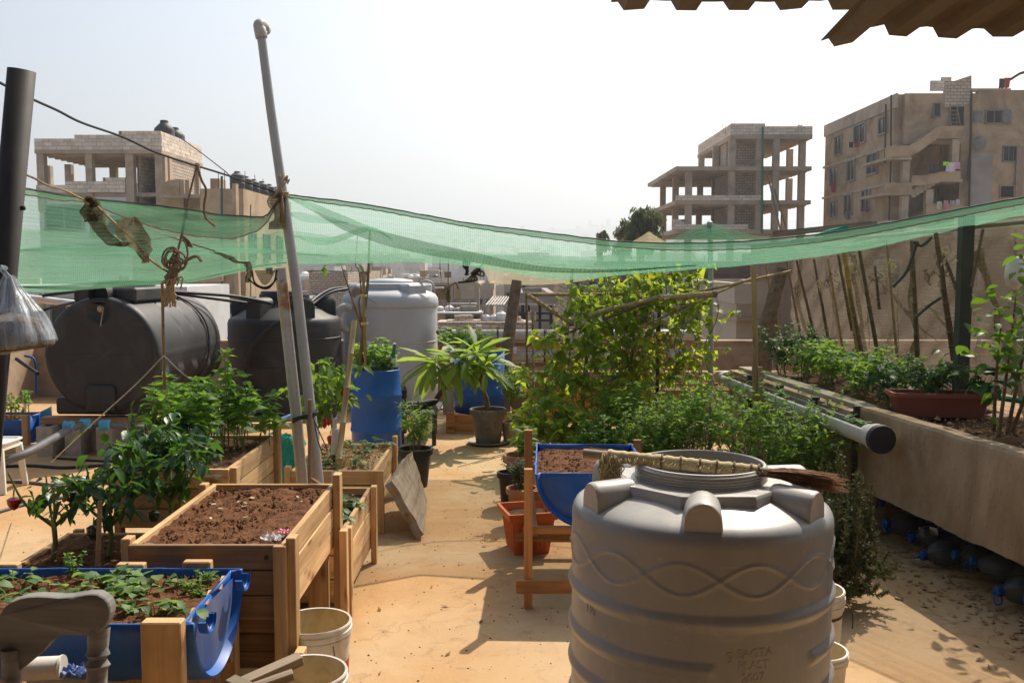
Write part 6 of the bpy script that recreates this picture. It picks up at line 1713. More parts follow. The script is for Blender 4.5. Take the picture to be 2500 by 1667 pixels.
emit(r, lv, 'ovate', 'leaf_dry', 300)
# wooden boxes behind the beans
def plain_box(label, x0, x1, y0, y1, z0, z1, n, mat='wood_warm', name='planter_box', legs=True):
    t = thing(name, label, 'planter', ((x0 + x1) / 2, (y0 + y1) / 2, 0))
    hgt = (z1 - z0) / n
    for k in range(n):
        z = z0 + (k + .5) * hgt
        for a, c in (((x0, y0 + .011, z), (x1, y0 + .011, z)), ((x0, y1 - .011, z), (x1, y1 - .011, z)), ((x0 + .011, y0 + .024, z), (x0 + .011, y1 - .024, z)), ((x1 - .011, y0 + .024, z), (x1 - .011, y1 - .024, z))):
            m = MB(); m.beam(a, c, .022, hgt - .005); m.build('board', M[mat], t, bevel=.002)
    if legs:
        for x in (x0 + .03, x1 - .03):
            for y in (y0 - .014, y1 + .014):
                m = MB(); m.box((x, y, z1 / 2), (.06, .024, z1)); m.build('post', M[mat], t, bevel=.002)
    m = MB(); m.box(((x0 + x1) / 2, (y0 + y1) / 2, (z0 + z1) / 2 - .02), (x1 - x0 - .05, y1 - y0 - .05, z1 - z0 - .05)); soil_grid(m, x0 + .025, x1 - .025, y0 + .025, y1 - .025, z1 - .035, .012, 14, 10, x0); o = m.build('soil', M['soil'], t); o['kind'] = 'stuff'
    return t
plain_box('orange brown wooden planter behind the left bean vines', .36, 1.18, 10.0, 10.6, .16, .54, 3)
plain_box('orange brown wooden planter behind the right bean vines', 1.36, 2.45, 9.9, 10.5, .14, .50, 3)
plain_box('grey weathered box at the foot of the middle bean canes', .86, 1.25, 8.3, 8.6, .0, .24, 2, 'wood_old', 'wooden_box', False)
plain_box('low hidden planter box under the herb bushes beside the grey tank', .55, 1.5, 7.3, 8.0, .02, .26, 2, 'wood_dark', 'planter_box', False)
# ------------------------------------------------------------------ wooden planting crates, left
def crate(name, label, x0, x1, y0, y1, z0, z1, n, soil='soil', drop=.025, mat='wood', front_mat=None, amp=.016, nc=420, posts=(), liner=False):
    t = thing(name, label, 'planter', ((x0 + x1) / 2, (y0 + y1) / 2, 0))
    hgt = (z1 - z0) / n; th = .024
    for k in range(n):
        z = z0 + (k + .5) * hgt
        for q, (a, c) in enumerate((((x0, y0 + th / 2, z), (x1, y0 + th / 2, z)), ((x0, y1 - th / 2, z), (x1, y1 - th / 2, z)), ((x0 + th / 2, y0 + th + .001, z), (x0 + th / 2, y1 - th - .001, z)), ((x1 - th / 2, y0 + th + .001, z), (x1 - th / 2, y1 - th - .001, z)))):
            j = rnd.uniform(-.003, .003); o = V((0, j, 0)) if q < 2 else V((j, 0, 0))
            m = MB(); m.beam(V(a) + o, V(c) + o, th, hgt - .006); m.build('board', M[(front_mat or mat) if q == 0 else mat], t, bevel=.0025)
    for (x, y, sx, sy, za, zb) in posts:
        m = MB(); m.beam((x, y, za), (x, y, zb), sx, sy, (0, 1, 0)); m.build('post', M[mat], t, bevel=.003)
    m = MB(); m.box(((x0 + x1) / 2, (y0 + y1) / 2, (z0 + z1) / 2 - .03), (x1 - x0 - .052, y1 - y0 - .052, z1 - z0 - .06)); soil_grid(m, x0 + th, x1 - th, y0 + th, y1 - th, z1 - drop, amp, 40, 50, x0 * 3 + y0)
    o = m.build('soil', M[soil], t, smooth=False); o['kind'] = 'stuff'
    m = MB(); clods(m, lambda a, c: V((lerp(x0 + .04, x1 - .04, a), lerp(y0 + .04, y1 - .04, c), z1 - drop + .004)), int(nc * 1.8), .003, .016); o = m.build('soil_clods', M['clod'], t); o['kind'] = 'stuff'
    if nc > 200:
        m = MB()
        for k in range(14):
            p = V((rnd.uniform(x0 + .05, x1 - .05), rnd.uniform(y0 + .05, y1 - .05), z1 - drop + .016)); m.box(p, (rnd.uniform(.008, .032), rnd.uniform(.004, .012), .003), rnd.random() * 3, rx=rnd.uniform(-.4, .4))
        o = m.build('wood_chips', M['chip'], t); o['kind'] = 'stuff'
    return t
X0, X1 = -1.47, -.865
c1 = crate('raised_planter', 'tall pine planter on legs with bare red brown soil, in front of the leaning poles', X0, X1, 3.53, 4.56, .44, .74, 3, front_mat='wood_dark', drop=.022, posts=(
    (X1 + .018, 3.56, .036, .065, .20, .765), (X1 + .018, 4.50, .036, .07, .06, .80), (X0 - .018, 3.58, .036, .06, .0, .755), (X0 - .018, 4.48, .036, .06, 0, .755),
    (X1 + .056, 4.44, .036, .055, 0, .54), (X1 + .055, 3.50, .036, .07, 0, .34), (X1 - .08, 4.50, .10, .03, 0, .44), (X1 - .02, 3.515, .05, .025, .0, .74), (X1 + .018, 3.56, .034, .06, 0, .195)))
for k in range(3):
    for zz in (0, 1):
        pass
m = MB()
for x in (X1 - .075,): m.lathe([(.011, 0), (.009, .003), (.001, .001)], 10, V((x, 3.5285, .69)), Matrix.Rotation(R(90), 3, 'X'))
m.build('knot_hole', M['opening'], c1)
# lower rough cladding under the front
for z in (.405, .33, .26):
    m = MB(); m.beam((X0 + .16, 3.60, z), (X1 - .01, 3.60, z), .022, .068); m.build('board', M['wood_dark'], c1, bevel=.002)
m = MB(); m.grid(lambda i, j: V((lerp(X0 + .03, X1 - .12, i), 3.556 + .014 * j, .722 + .012 * math.sin(i * 14) * j + .008 * nz(i * 9))), 40, 3)
t = NT('thin_clear_plastic'); M['film'] = t.done(t.n('MixShader', {0: .45, 1: t.n('BsdfTransparent').outputs[0], 2: t.principled((.75, .72, .70), .2, t.bump(t.noise(t.coords(), 40, 3), .6, .01), 0, .6)}).outputs[0])
tag(m.build('plastic_liner', M['film'], c1, smooth=True))
def crumple(c, s, mat, name, label, cat, seed=0):
    m = MB(); m.grid(lambda i, j: V((c[0] + s * (i - .5) * (1 + .3 * nz(j * 4, seed)) , c[1] + s * (j - .5) * .8, c[2] + s * .32 * (abs(nz(i * 3.1, j * 3.3, seed)) + .5 * nz(i * 8, j * 8, seed)))), 14, 14)
    return tag(m.build(name, M[mat], smooth=True), label, cat)
M['pink'] = surf('pink_wrapper', (.62, .14, .22), (.72, .30, .38), 8, .4, .2)
crumple((-.945, 3.63, .735), .085, 'film', 'plastic_scrap', 'crumpled clear plastic scrap at the near right corner of the bare soil planter', 'plastic scrap', 3)
crumple((-.915, 3.70, .74), .05, 'pink', 'pink_wrapper', 'small pink wrapper on the near right corner of the bare soil planter', 'wrapper', 5)

c2 = crate('low_planter', 'low pine planter with dark green strawberry plants behind the tall planter', -1.42, -.855, 4.68, 5.66, .09, .46, 3, drop=.05, posts=((-.838, 5.62, .034, .06, 0, .475), (-.838, 4.74, .034, .06, 0, .47), (-1.437, 5.6, .034, .06, 0, .475)))
c3 = crate('strawberry_planter', 'pine planter of strawberries under dry mulch in front of the blue barrel', -1.50, -.925, 6.28, 7.28, .12, .425, 3, soil='mulch', mat='wood', drop=.03, posts=((-.905, 6.255, .085, .03, 0, .43), (-.908, 7.22, .036, .07, 0, .49), (-.908, 6.35, .036, .07, 0, .40), (-1.52, 6.3, .04, .06, 0, .45), (-1.52, 7.2, .04, .06, 0, .45)), nc=100)
m = MB()
for k in range(520):
    p = V((rnd.uniform(-1.46, -.96), rnd.uniform(6.33, 7.24), .405 + rnd.uniform(0, .03))); s = rnd.uniform(.012, .04); a = rnd.random() * 6.28; b_ = rnd.uniform(-.5, .5)
    d = V((math.cos(a), math.sin(a), b_)); e = V((-math.sin(a), math.cos(a), rnd.uniform(-.4, .4)))
    m.add([p - d * s, p + e * s * .3, p + d * s, p - e * s * .3], [(0, 1, 2, 3)])
o = m.build('mulch_pieces', M['leaf_dry'], c3); o['kind'] = 'stuff'
c4 = crate('raised_planter', 'tall pine planter full of mint behind the bare soil planter', -2.08, -1.49, 4.88, 5.90, .42, .74, 3, soil='soil_dark', drop=.03, nc=120, posts=((-1.472, 5.84, .036, .075, 0, .80), (-1.472, 4.93, .036, .06, 0, .74), (-2.10, 4.95, .036, .06, 0, .76), (-2.10, 5.8, .036, .06, 0, .76), (-1.465, 5.74, .03, .05, .38, .45)))
m = MB(); m.grid(lambda i, j: V((lerp(-2.02, -1.52, i), 4.905 - .05 * j + .012 * nz(i * 9, j * 3), .735 + .018 * nz(i * 12, j * 4, 2) - .035 * j)), 40, 6); m.build('plastic_liner', M['film'], c4, smooth=True)
c5 = crate('low_planter', 'low pine planter holding pepper plants at the left, beside the blue half barrel', -2.30, -1.52, 4.02, 4.78, .14, .43, 3, drop=.02, nc=260, posts=((-1.54, 4.05, .05, .04, 0, .50), (-2.25, 3.995, .12, .03, 0, .46), (-2.25, 4.8, .05, .03, 0, .44)))

# ---- front left blue half barrel
hb2 = half_barrel('half_barrel_planter', 'blue half barrel with rows of radish seedlings in the near left corner', (-1.985, 3.155, .68), 0.0, .985, .277, 'blue', depth=.035)
for sy in (-1, 1):
    c = V((-1.0 + .003, 3.155 + sy * .20, .672))
    m = MB()
    for k in range(3):
        m.tube([c + V((.004 + .008 * k, .042 * math.cos(a), .042 * math.sin(a))) for a in [math.pi + math.pi * q / 14 for q in range(15)]], .0052, 6)
    m.lathe([(.048, 0), (.050, .03), (.044, .031), (.044, 0)], 20, c, MXr, a0=-math.pi / 2, a1=math.pi / 2); m.build('bung_collar', M['blue'], hb2, smooth=True)
m = MB(); m.lathe([(.001, .0), (.225, .0), (.238, -.004), (.245, -.014)], 26, V((-1.026, 3.155, .665)), MXr, a0=-math.pi / 2 + .02, a1=math.pi / 2 - .02); m.build('scratched_end', M['blue_worn'], hb2, smooth=True)
for a, w in ((2.93, .045), (3.10, .03), (3.25, .05)):
    m = MB(); m.beam((-1.035, a, .645), (-1.05, a + .10, .66), .012, .04); m.build('wedge', M['wood'], hb2)
fs = thing('barrel_stand', 'pine stand with a thick front post under the near left half barrel', 'stand', (-1.4, 3.1, 0))
for (x, y, sx, sy, z) in ((-1.085, 2.85, .125, .05, .705), (-1.18, 3.46, .105, .04, .70), (-1.43, 3.46, .105, .04, .69), (-1.72, 2.85, .09, .05, .66), (-1.07, 3.47, .06, .05, .60), (-1.9, 3.46, .1, .04, .69)):
    m = MB(); m.beam((x, y, 0), (x, y, z), sx, sy, (0, 1, 0)); m.build('post', M['wood'], fs, bevel=.004)
m = MB(); m.beam((-1.95, 2.885, .36), (-1.05, 2.885, .36), .03, .08); m.build('rail', M['wood'], fs, bevel=.003)
m = MB(); m.beam((-1.95, 3.43, .36), (-1.05, 3.43, .36), .03, .08); m.build('rail', M['wood'], fs, bevel=.003)
# seedlings
rows = []
for k in range(15): rows.append((rnd.uniform(-1.9, -1.25), 3.16 + rnd.uniform(-.03, .03)))
for k in range(13): rows.append((rnd.uniform(-1.62, -1.06), 3.02 + rnd.uniform(-.03, .03)))
for k in range(11): rows.append((rnd.uniform(-1.9, -1.3), 3.30 + rnd.uniform(-.03, .03)))
for k in range(6): rows.append((rnd.uniform(-1.5, -1.1), 3.24 + rnd.uniform(-.05, .05)))
for k, (x, y) in enumerate(rows):
    r = thing('radish_seedling', 'young radish seedling in the rows of the near left half barrel', 'seedling', (x, y, .645), 0, 'radish seedlings in the near half barrel')
    sm = MB(); lv = []
    for q in range(rnd.choice((4, 5, 6))):
        a = rnd.random() * 6.28; rr = rnd.uniform(.015, .05); e = V((x + rr * math.cos(a), y + rr * math.sin(a), .645 + rnd.uniform(.025, .06)))
        sm.tube([V((x, y, .64)), e], .0014, 4, caps=False)
        lv.append(frame(e, V((math.cos(a), math.sin(a), rnd.uniform(-.3, .4))), rnd.uniform(-.4, .4), rnd.uniform(.03, .058), 1.1))
    sm.build('stem', M['stem'], r); emit(r, lv, 'round', 'leaf_radish', 300)
for x, y, lab in ((-1.62, 3.40, 'small sprig of basil growing at the rear rim of the near half barrel'), (-1.10, 3.20, 'tiny yellowish weed near the scratched end of the near half barrel'), (-1.10, 3.34, 'small weed in the far right corner of the near half barrel')):
    r = thing('weed', lab, 'plant', (x, y, .64)); bush(r, [V((x, y, .64))], .10 if x < -1.3 else .055, .05, 'ovate', 'leaf_mint', .024, 5, 4, 100, branch=1, top=3)

# ---- chair in the corner
ch = thing('wooden_chair', 'weathered wooden chair with a curved crest rail in the bottom left corner', 'chair', (-1.10, 1.85, 0))
half = [(-24, 640), (-30, 470), (-12, 370), (12, 325), (60, 285), (140, 255), (190, 246), (250, 241), (330, 242), (400, 245), (500, 235), (600, 212), (640, 207), (680, 207), (730, 230), (755, 255), (768, 285), (771, 330), (762, 370), (745, 405), (710, 445), (680, 467), (650, 480), (600, 486), (540, 487), (480, 489), (440, 495), (400, 508), (340, 550), (290, 610), (240, 655), (170, 712), (110, 765), (60, 742), (10, 700)]
outl = [P(x / 2.754, 1368 + y / 2.754, 1.98) for x, y in half]
CX = outl[0].x - .03
m = MB(); n = len(outl); cen = sum(outl, V((0, 0, 0))) / n
for k, p in enumerate(outl): p.y = 1.985 - .35 * (p.x - CX) ** 2
rings = []
for off, sc in ((0, .975), (.004, 1.0), (.030, 1.0), (.034, .975)):
    rings.append([V((cen.x + (p.x - cen.x) * (1 - (1 - sc) * .6), p.y + off, cen.z + (p.z - cen.z) * sc)) for p in outl])
vs = [p for r_ in rings for p in r_]
fs = [(i * n + k, i * n + (k + 1) % n, (i + 1) * n + (k + 1) % n, (i + 1) * n + k) for i in range(3) for k in range(n)] + [tuple(range(n))[::-1], tuple(range(3 * n, 4 * n))]
m.add(vs, fs, [[(vs[q].x + vs[q].z * .2, vs[q].z) for q in f] for f in fs]); m.build('crest_rail', M['wood_chair'], ch)
def turned(a, c, prof_, name, mat='wood_chair'):
    a, c = V(a), V(c); m = MB(); L = (c - a).length
    m.lathe([(r, t * L) for t, r in prof_], 16, a, (c - a).to_track_quat('Z', 'Y').to_matrix()); return m.build(name, M[mat], ch, smooth=True, ang=50)
turned((-1.07, 1.93, .46), (-1.09, 1.99, .97), [(0, .014), (.8, .018), (.95, .02), (1, .02)], 'spindle')
spind = [(0, .014), (.2, .017), (.5, .020), (.80, .021), (.845, .0215), (.86, .0265), (.885, .018), (.90, .0255), (.92, .0205), (.93, .0215), (1, .0235)]
for x in (-.895, 2 * CX + .895): turned((x, 1.89, .46), (x, 1.985, P(215, 1546, 1.98).z + .012), spind, 'spindle')
for x in (CX - .05, CX + .05): turned((x, 1.90, .46), (x, 1.99, .95), [(0, .009), (.5, .013), (1, .009)], 'spindle')
m = MB(); m.lathe([(.001, .43), (.20, .43), (.225, .445), (.22, .462), (.15, .456), (.001, .452)], 32, V((-1.11, 1.72, 0))); m.build('seat', M['wood_chair'], ch, smooth=True)
for sx, sy in ((-1, -1), (1, -1), (1, 1), (-1, 1)): turned((-1.11 + sx * .13, 1.72 + sy * .13, .43), (-1.11 + sx * .20, 1.72 + sy * .20, 0), [(0, .018), (.3, .021), (.5, .017), (.7, .02), (1, .013)], 'leg')
for s in (-1, 1): turned((-1.11 + s * .17, 1.56, .2), (-1.11 + s * .17, 1.88, .2), [(0, .008), (.5, .013), (1, .008)], 'stretcher')
# odds and ends under the barrel, bottom left
wp = MB(); wp.tube([P(40, 1634, 2.72), P(150, 1628, 2.75)], .034, 16); wp.tube([P(147, 1628, 2.75), P(152, 1628, 2.75)], .037, 16); tag(wp.build('pipe_piece', M['white_plastic'], smooth=True), 'white pipe piece under the near half barrel, behind the chair', 'pipe')
crumple(tuple(P(176, 1640, 2.76)), .09, 'blue_worn', 'blue_cloth', 'crumpled faded blue cloth beside the white pipe piece', 'cloth', 2)
sb = plain_box('small wooden box with a seedling in the very bottom left corner', -1.62, -1.20, 2.40, 2.66, .40, .53, 1, 'wood', 'small_planter', True)
r = thing('seedling', 'bright little seedling in the small bottom left box', 'seedling', (-1.32, 2.52, .5)); bush(r, [V((-1.30, 2.5, .5)), V((-1.36, 2.55, .5))], .06, .03, 'round', 'leaf_radish', .04, 4, 2, 60, top=4, branch=0)

# ---- buckets and planks
def bucket(name, label, c, r0, r1, h, body='white_plastic', inside='bucket_inside', band=None, handle=True):
    t = thing(name, label, 'bucket', c); c = V(c)
    m = MB(); m.lathe([(r0 * .96, 0), (r0, .008), (lerp(r0, r1, .86), h * .80), (lerp(r0, r1, .86) + .006, h * .805), (lerp(r0, r1, .9) + .006, h * .86), (r1, h * .865), (r1 + .007, h * .875), (r1 + .007, h * .93), (r1 + .002, h * .94), (r1 + .006, h * .985), (r1 + .003, h), (r1 - .004, h * .995)], 40, c); m.build('bucket_body', M[body], t, smooth=True, ang=35)
    m = MB(); m.lathe([(r1 - .0045, h * .994), (r1 - .009, h * .85), (r0 * .97, .02), (.001, .018)], 40, c); m.build('bucket_inside', M[inside], t, smooth=True)
    if band: m = MB(); m.lathe([(lerp(r0, r1, .22) + .0012, h * .2), (lerp(r0, r1, .62) + .0012, h * .58)], 40, c); m.build('printed_band', M[band], t, smooth=True)
    if handle:
        m = MB(); a = handle if not isinstance(handle, bool) else .5
        d = V((math.cos(a), math.sin(a), 0)); m.tube(smooth_path([c + d * (r1 + .012) + V((0, 0, h * .84)), c + d * (r1 + .03) + V((0, -.02, h * .76)), c + V((0, -r1 - .035, h * .55)) * 1 if False else c + d * (r1 + .026) + V((-.005, -.05, h * .62))], 5), .0026, 6); m.build('wire_handle', M['dark_metal'], t, smooth=True)
    return t
bucket('white_bucket', 'white bucket with red print under the corner of the tall bare soil planter', (-.80, 3.72, 0), .122, .143, .37, band='red', handle=-.9)
bucket('white_bucket', 'stained white bucket with planks laid in it at the bottom edge of the photo', (-.735, 3.24, 0), .122, .145, .37, inside='bucket_inside', handle=False)
for a, c, w, h in ((P(735, 1606, 3.12), P(545, 1690, 2.98), .055, .03), (P(716, 1645, 3.02), P(560, 1700, 2.95), .04, .025), (P(560, 1662, 2.9), P(620, 1690, 2.86), .05, .03)):
    m = MB(); m.beam(a, c, w, h); tag(m.build('plank', M['wood_old'], bevel=.002), {.055: 'longest of the brown planks resting in the stained white bucket', .04: 'narrow plank lying below the longest one in the stained bucket', .05: 'short pale plank end at the bottom edge, left of the stained bucket'}[w], 'plank')
bucket('white_bucket', 'tall white pail with dark printed stripe behind the right side of the grey tank', (1.31, 4.02, 0), .115, .135, .40, inside='straw', handle=-.2)
bucket('white_bucket', 'second white pail low on the floor against the right side of the grey tank', (1.235, 3.70, 0), .10, .115, .26, handle=False)
m = MB(); m.lathe([(.1265, .12), (.1283, .14)], 30, V((1.31, 4.02, 0))); m.lathe([(.1310, .29), (.1325, .305)], 30, V((1.31, 4.02, 0))); m.build('printed_band', M['dark_metal'], [o for o in bpy.data.objects if o.get('label', '').startswith('tall white pail')][0])
# leaning slab of bark wood
sl = thing('wood_slab', 'thick rough weathered wood slab leaning on the strawberry planter', 'wood slab', (-.72, 6.5, 0))
A_, B2, C_, D_ = V((-.625, 6.08, .0)), V((-.685, 6.98, .0)), V((-.80, 7.05, .36)), V((-.85, 6.20, .33))
def slabf(i, j, k):
    p = A_.lerp(B2, i).lerp(D_.lerp(C_, i), j); nn = (B2 - A_).cross(D_ - A_).normalized()
    e = .010 * nz(i * 3, j * 3, 1) + .009 * nz(i * 16, j * 4, 2)
    ed = .04 * nz(i * 6, 3) * (1 if j > .95 else 0)
    return p + nn * ((.0 if k else .055) + e * (0.6 if k else 1)) + V((0, 0, ed + .012)) + V((0, .04 * nz(j * 6, 2) * (1 if i in (0, 1) else 0), 0))
m = MB(); m.grid(lambda i, j: slabf(i, j, 0), 22, 16, su=.9, sv=.35); m.grid(lambda i, j: slabf(i, 1 - j, 1), 22, 16, su=.9, sv=.35)
for f in (lambda i, k: slabf(i, 0, k), lambda i, k: slabf(i, 1, k), lambda i, k: slabf(0, i, k), lambda i, k: slabf(1, i, k)):
    m.grid(lambda i, k: f(i, k), 16, 1, su=.9, sv=.05)
m.build('slab_body', M['wood_old'], sl, smooth=False)
# black pot with herb
c = G(1014, 1186); potted('black_pot', 'black plastic pot with a small leafy herb on the path', c, .10, .135, .315, 'pot_black', .014)
r = thing('lemon_verbena', 'small narrow leaved herb in the black pot on the path', 'plant', c + V((0, 0, .27)))
bush(r, [c + V((.02 * q - .04, .01, .27)) for q in range(5)], .42, .13, 'lance', 'leaf_herb', .085, 9, 11, 260, branch=2, start=.3)

# ---- leaning poles with rust
t = NT('rusty_white_pole')
co = t.coords('Object', (1, 1, 1), False)
n1 = t.noise(co, 2.2, 6, .62, .8); n2 = t.noise(co, 40, 4, .7)
cc = t.ramp(n2, [(.3, (.44, .43, .39)), (.7, (.52, .51, .47))])
cc = t.mix(t.ramp(n1, [(.57, (0, 0, 0)), (.66, (1, 1, 1))]), cc, (.33, .15, .045))
M['pole_rusty'] = t.done(t.principled(cc, .55, t.bump(n2, .2, .002), 0, .4))
pr = thing('rusty_pole', 'shorter white painted pole with rust patches, tied beside the tall grey pole', 'pole', G(735, 1205))
Yp = 5.95
m = MB(); m.tube([P(741, 1215, Yp) - V((0, 0, .34)), P(741, 1215, Yp), P(722, 1000, Yp), P(700, 800, Yp), P(684, 655, Yp)], .036, 16); m.build('pole_tube', M['pole_rusty'], pr, smooth=True)
tpole = thing('tall_pole', 'tall grey pole with a plastic elbow on top, leaning left above the net', 'pole', G(775, 1205))
m = MB(); m.tube([P(781, 1215, Yp - .02) - V((-.02, 0, .34)), P(781, 1215, Yp - .02), P(752, 950, Yp), P(724, 700, Yp), P(690, 470, Yp), P(660, 260, Yp), P(638, 88, Yp)], [.037, .037, .0345, .0325, .0305, .029, .0275], 16); m.build('pole_tube', M['steel'], tpole, smooth=True)
ax = (P(632, 60, Yp) - P(640, 100, Yp)).normalized(); Mq = ax.to_track_quat('Z', 'Y').to_matrix()
m = MB(); m.lathe([(.034, -.06), (.037, -.056), (.037, .0), (.034, .004)], 18, P(634, 70, Yp), Mq); m.tube(smooth_path([P(634, 72, Yp), P(632, 62, Yp), P(638, 60, Yp + .03), P(645, 66, Yp + .10)], 4), [.034] * 13, 14); m.lathe([(.036, -.02), (.038, .03), (.030, .032)], 16, P(646, 72, Yp + .10), Matrix.Rotation(R(100), 3, 'X')); m.build('elbow', M['pvc'], tpole, smooth=True)
m = MB(); m.tube([P(757, 1200, 5.80), P(757, 975, 5.80)], .014, 8); tag(m.build('iron_rod', M['rust_sheet'], smooth=True), 'dark iron rod standing in front of the two tied poles', 'rod')
m = MB(); m.tube([P(762, 1170, 5.75), P(790, 1188, 5.3)], .012, 8); tag(m.build('short_stick', M['bamboo'], smooth=True), 'short stick jutting forward from the foot of the tied poles', 'stick')
m = MB()
for k in range(4):
    m.tube(smooth_path([P(715, 1022 + 3 * k, 5.90), P(735, 1016 + 2 * k, 5.86), P(760, 1010 + 3 * k, 5.84), P(775, 1004 + k, 5.88), P(765, 1000, 5.98), P(725, 1012, 6.0), P(715, 1022 + 3 * k, 5.90)], 4), .006, 5)
m.tube(smooth_path([P(762, 1012, 5.84), P(782, 1060, 5.8), P(800, 1098, 5.82)], 4), .004, 5)
m.tube(smooth_path([P(765, 1012, 5.84), P(775, 1070, 5.82), P(788, 1110, 5.85)], 4), .004, 5)
tag(m.build('tie_rope', M['green_post'], smooth=True), 'dark rope tying the two leaning poles together', 'rope')

# ---- blue barrel with plants, trowel
bx, by = xof(914, 8.6), 8.62
bb = thing('blue_barrel', 'upright blue barrel used as a planter behind the strawberry planter', 'barrel', (bx, by, 0))
m = MB(); r_ = .232
m.lathe([(r_ * .93, 0), (r_ * .985, .02), (r_ * .99, .10), (r_ * .985, .28), (r_ * 1.03, .295), (r_ * 1.03, .315), (r_ * 1.0, .33), (r_ * 1.0, .60), (r_ * 1.02, .612), (r_ * 1.02, .632), (r_ * .985, .65), (r_ * .945, .76), (r_ * .94, .858), (r_ * .925, .86), (r_ * .915, .80)], 48, (bx, by, 0)); m.build('barrel_shell', M['blue'], bb, smooth=True, ang=50)
m = MB(); m.lathe([(r_ * .92, .815), (.1, .83), (.001, .83)], 24, (bx, by, 0)); m.build('soil', M['soil_dark'], bb, smooth=True)
B0 = V((bx, by, .82))
r = thing('basil_clump', 'bright green basil like herb growing in the upright blue barrel', 'plant', B0)
bush(r, [B0 + V((.14 * math.cos(q) - .03, .12 * math.sin(q), 0)) for q in range(8)], .25, .13, 'ovate', 'leaf_mint', .075, 26, 5, 300, branch=1)
tw = thing('hand_trowel', 'hand tool with green and white handle stuck in the blue barrel soil', 'hand tool', P(950, 900, 8.56))
m = MB(); m.tube([P(964, 838, 8.56), P(962, 843, 8.56)], .014, 10); m.tube([P(959, 872, 8.56), P(957, 886, 8.56)], .014, 10); m.build('handle_end', M['white_plastic'], tw, smooth=True)
m = MB(); m.tube([P(963.5, 841, 8.56), P(959, 874, 8.56)], .0155, 10); m.build('handle_grip', M['green_paint'], tw, smooth=True)
m = MB(); m.tube(smooth_path([P(957, 885, 8.56), P(955, 892, 8.56), P(949, 900, 8.57), P(945, 912, 8.58)], 3), .005, 6); m.build('shank', M['dark_metal'], tw, smooth=True)
sp2 = thing('bare_sapling', 'nearly bare sapling with three thin shoots rising from the blue barrel', 'sapling', P(880, 900, 8.5))
m = MB()
for q, r0 in (([(880, 905), (883, 850), (887, 785), (897, 700), (900, 645), (903, 560)], .020), ([(884, 800), (870, 760), (850, 700), (834, 650)], .013), ([(886, 800), (876, 740), (882, 715), (876, 660), (868, 645), (873, 570)], .009), ([(884, 722), (900, 730), (921, 743)], .007)):
    pth = smooth_path([P(u, v, 8.5) for u, v in q], 5); m.tube(pth, [r0 * (1 - .6 * k / (len(pth) - 1)) for k in range(len(pth))], 7)
m.build('trunk', M['twig'], sp2, smooth=True)
emit(sp2, [frame(P(u, v, 8.45), V((dx, -.2, dz)), .4, .09) for u, v, dx, dz in ((800, 648, -1, -.4), (820, 646, .8, .1), (860, 648, -.2, -1), (874, 646, .6, -.5), (812, 644, -.6, .2), (790, 652, .3, -.9))], 'ovate', 'leaf_citrus')
def rod(name, label, a, c, r, mat, cat, n=9):
    m = MB(); a, c = V(a), V(c); pts = []; rs = []
    for i in range(n + 1):
        p = a.lerp(c, i / n)
        if 0 < i < n and mat.startswith('bamboo') and i % 2:
            dd = (c - a).normalized() * .006; pts += [p - dd, p, p + dd]; rs += [r, r * 1.22, r]
        else: pts.append(p); rs.append(r)
    m.tube(pts, rs, 9); return tag(m.build(name, M[mat], smooth=True), label, cat)
rod('bamboo_cane', 'thin bamboo cane tied upright beside the bare sapling', P(893, 895, 8.45), P(887, 675, 8.5), .014, 'bamboo', 'bamboo cane')
rod('bamboo_cane', 'thick pale bamboo cane leaning from the strawberry planter', P(822, 1165, 6.4), P(865, 783, 6.9), .021, 'bamboo_pale', 'bamboo cane')
m = MB(); q = P(890, 790, 8.45)
m.lathe([(.030, -.012), (.034, 0), (.030, .012)], 10, q); m.lathe([(.028, -.01), (.031, 0), (.028, .01)], 10, P(887, 722, 8.46)); tag(m.build('string_tie', M['straw'], smooth=True), 'straw string tying the bare sapling to its cane', 'string')
rod('plastic_tube', 'grey plastic tube slipped over a stake among the pepper leaves', P(817, 1108, 6.5), P(818, 1046, 6.5), .026, 'pvc', 'tube')
rod('plastic_tube', 'thinner grey tube above the grey plastic tube on the same stake', P(817, 1050, 6.5), P(817, 1020, 6.5), .0155, 'pvc', 'tube')
rod('iron_rod', 'dark stake running through the two grey tubes', P(815, 1165, 6.5), P(816, 985, 6.5), .010, 'dark_metal', 'rod')
rod('white_tube', 'pale tube sleeve standing behind the tall bare soil planter', P(818, 1215, 6.15), P(820, 1148, 6.2), .027, 'white_plastic', 'tube')

# ---- strawberries
def straw(label, x, y, z, n, L=.05, spread=.12, mat='leaf_strawberry', kind='round'):
    r = thing('strawberry_plant', label, 'strawberry plant', (x, y, z)); sm = MB(); lv = []
    for k in range(n):
        a = rnd.random() * 6.28; rr = spread * math.sqrt(rnd.random()); e = V((x + rr * math.cos(a), y + rr * math.sin(a), z + rnd.uniform(.03, .12) * (1 - .5 * rr / spread)))
        sm.tube([V((x, y, z)), e.lerp(V((x, y, z + .04)), .4), e], .0016, 4, caps=False)
        for s in (-1.5, 0, 1.5): lv.append(frame(e, V((math.cos(a + s), math.sin(a + s), rnd.uniform(-.3, .25))), rnd.uniform(-.4, .4), L * rnd.uniform(.7, 1.15)))
    sm.build('stem', M['stem'], r); emit(r, lv, kind, mat, 300)
straw('large strawberry plant spilling over the low pine planter', -1.02, 5.25, .41, 34, .055, .17, 'leaf_strawberry')
straw('second strawberry plant at the near end of the low pine planter', -1.0, 4.95, .41, 22, .055, .13)
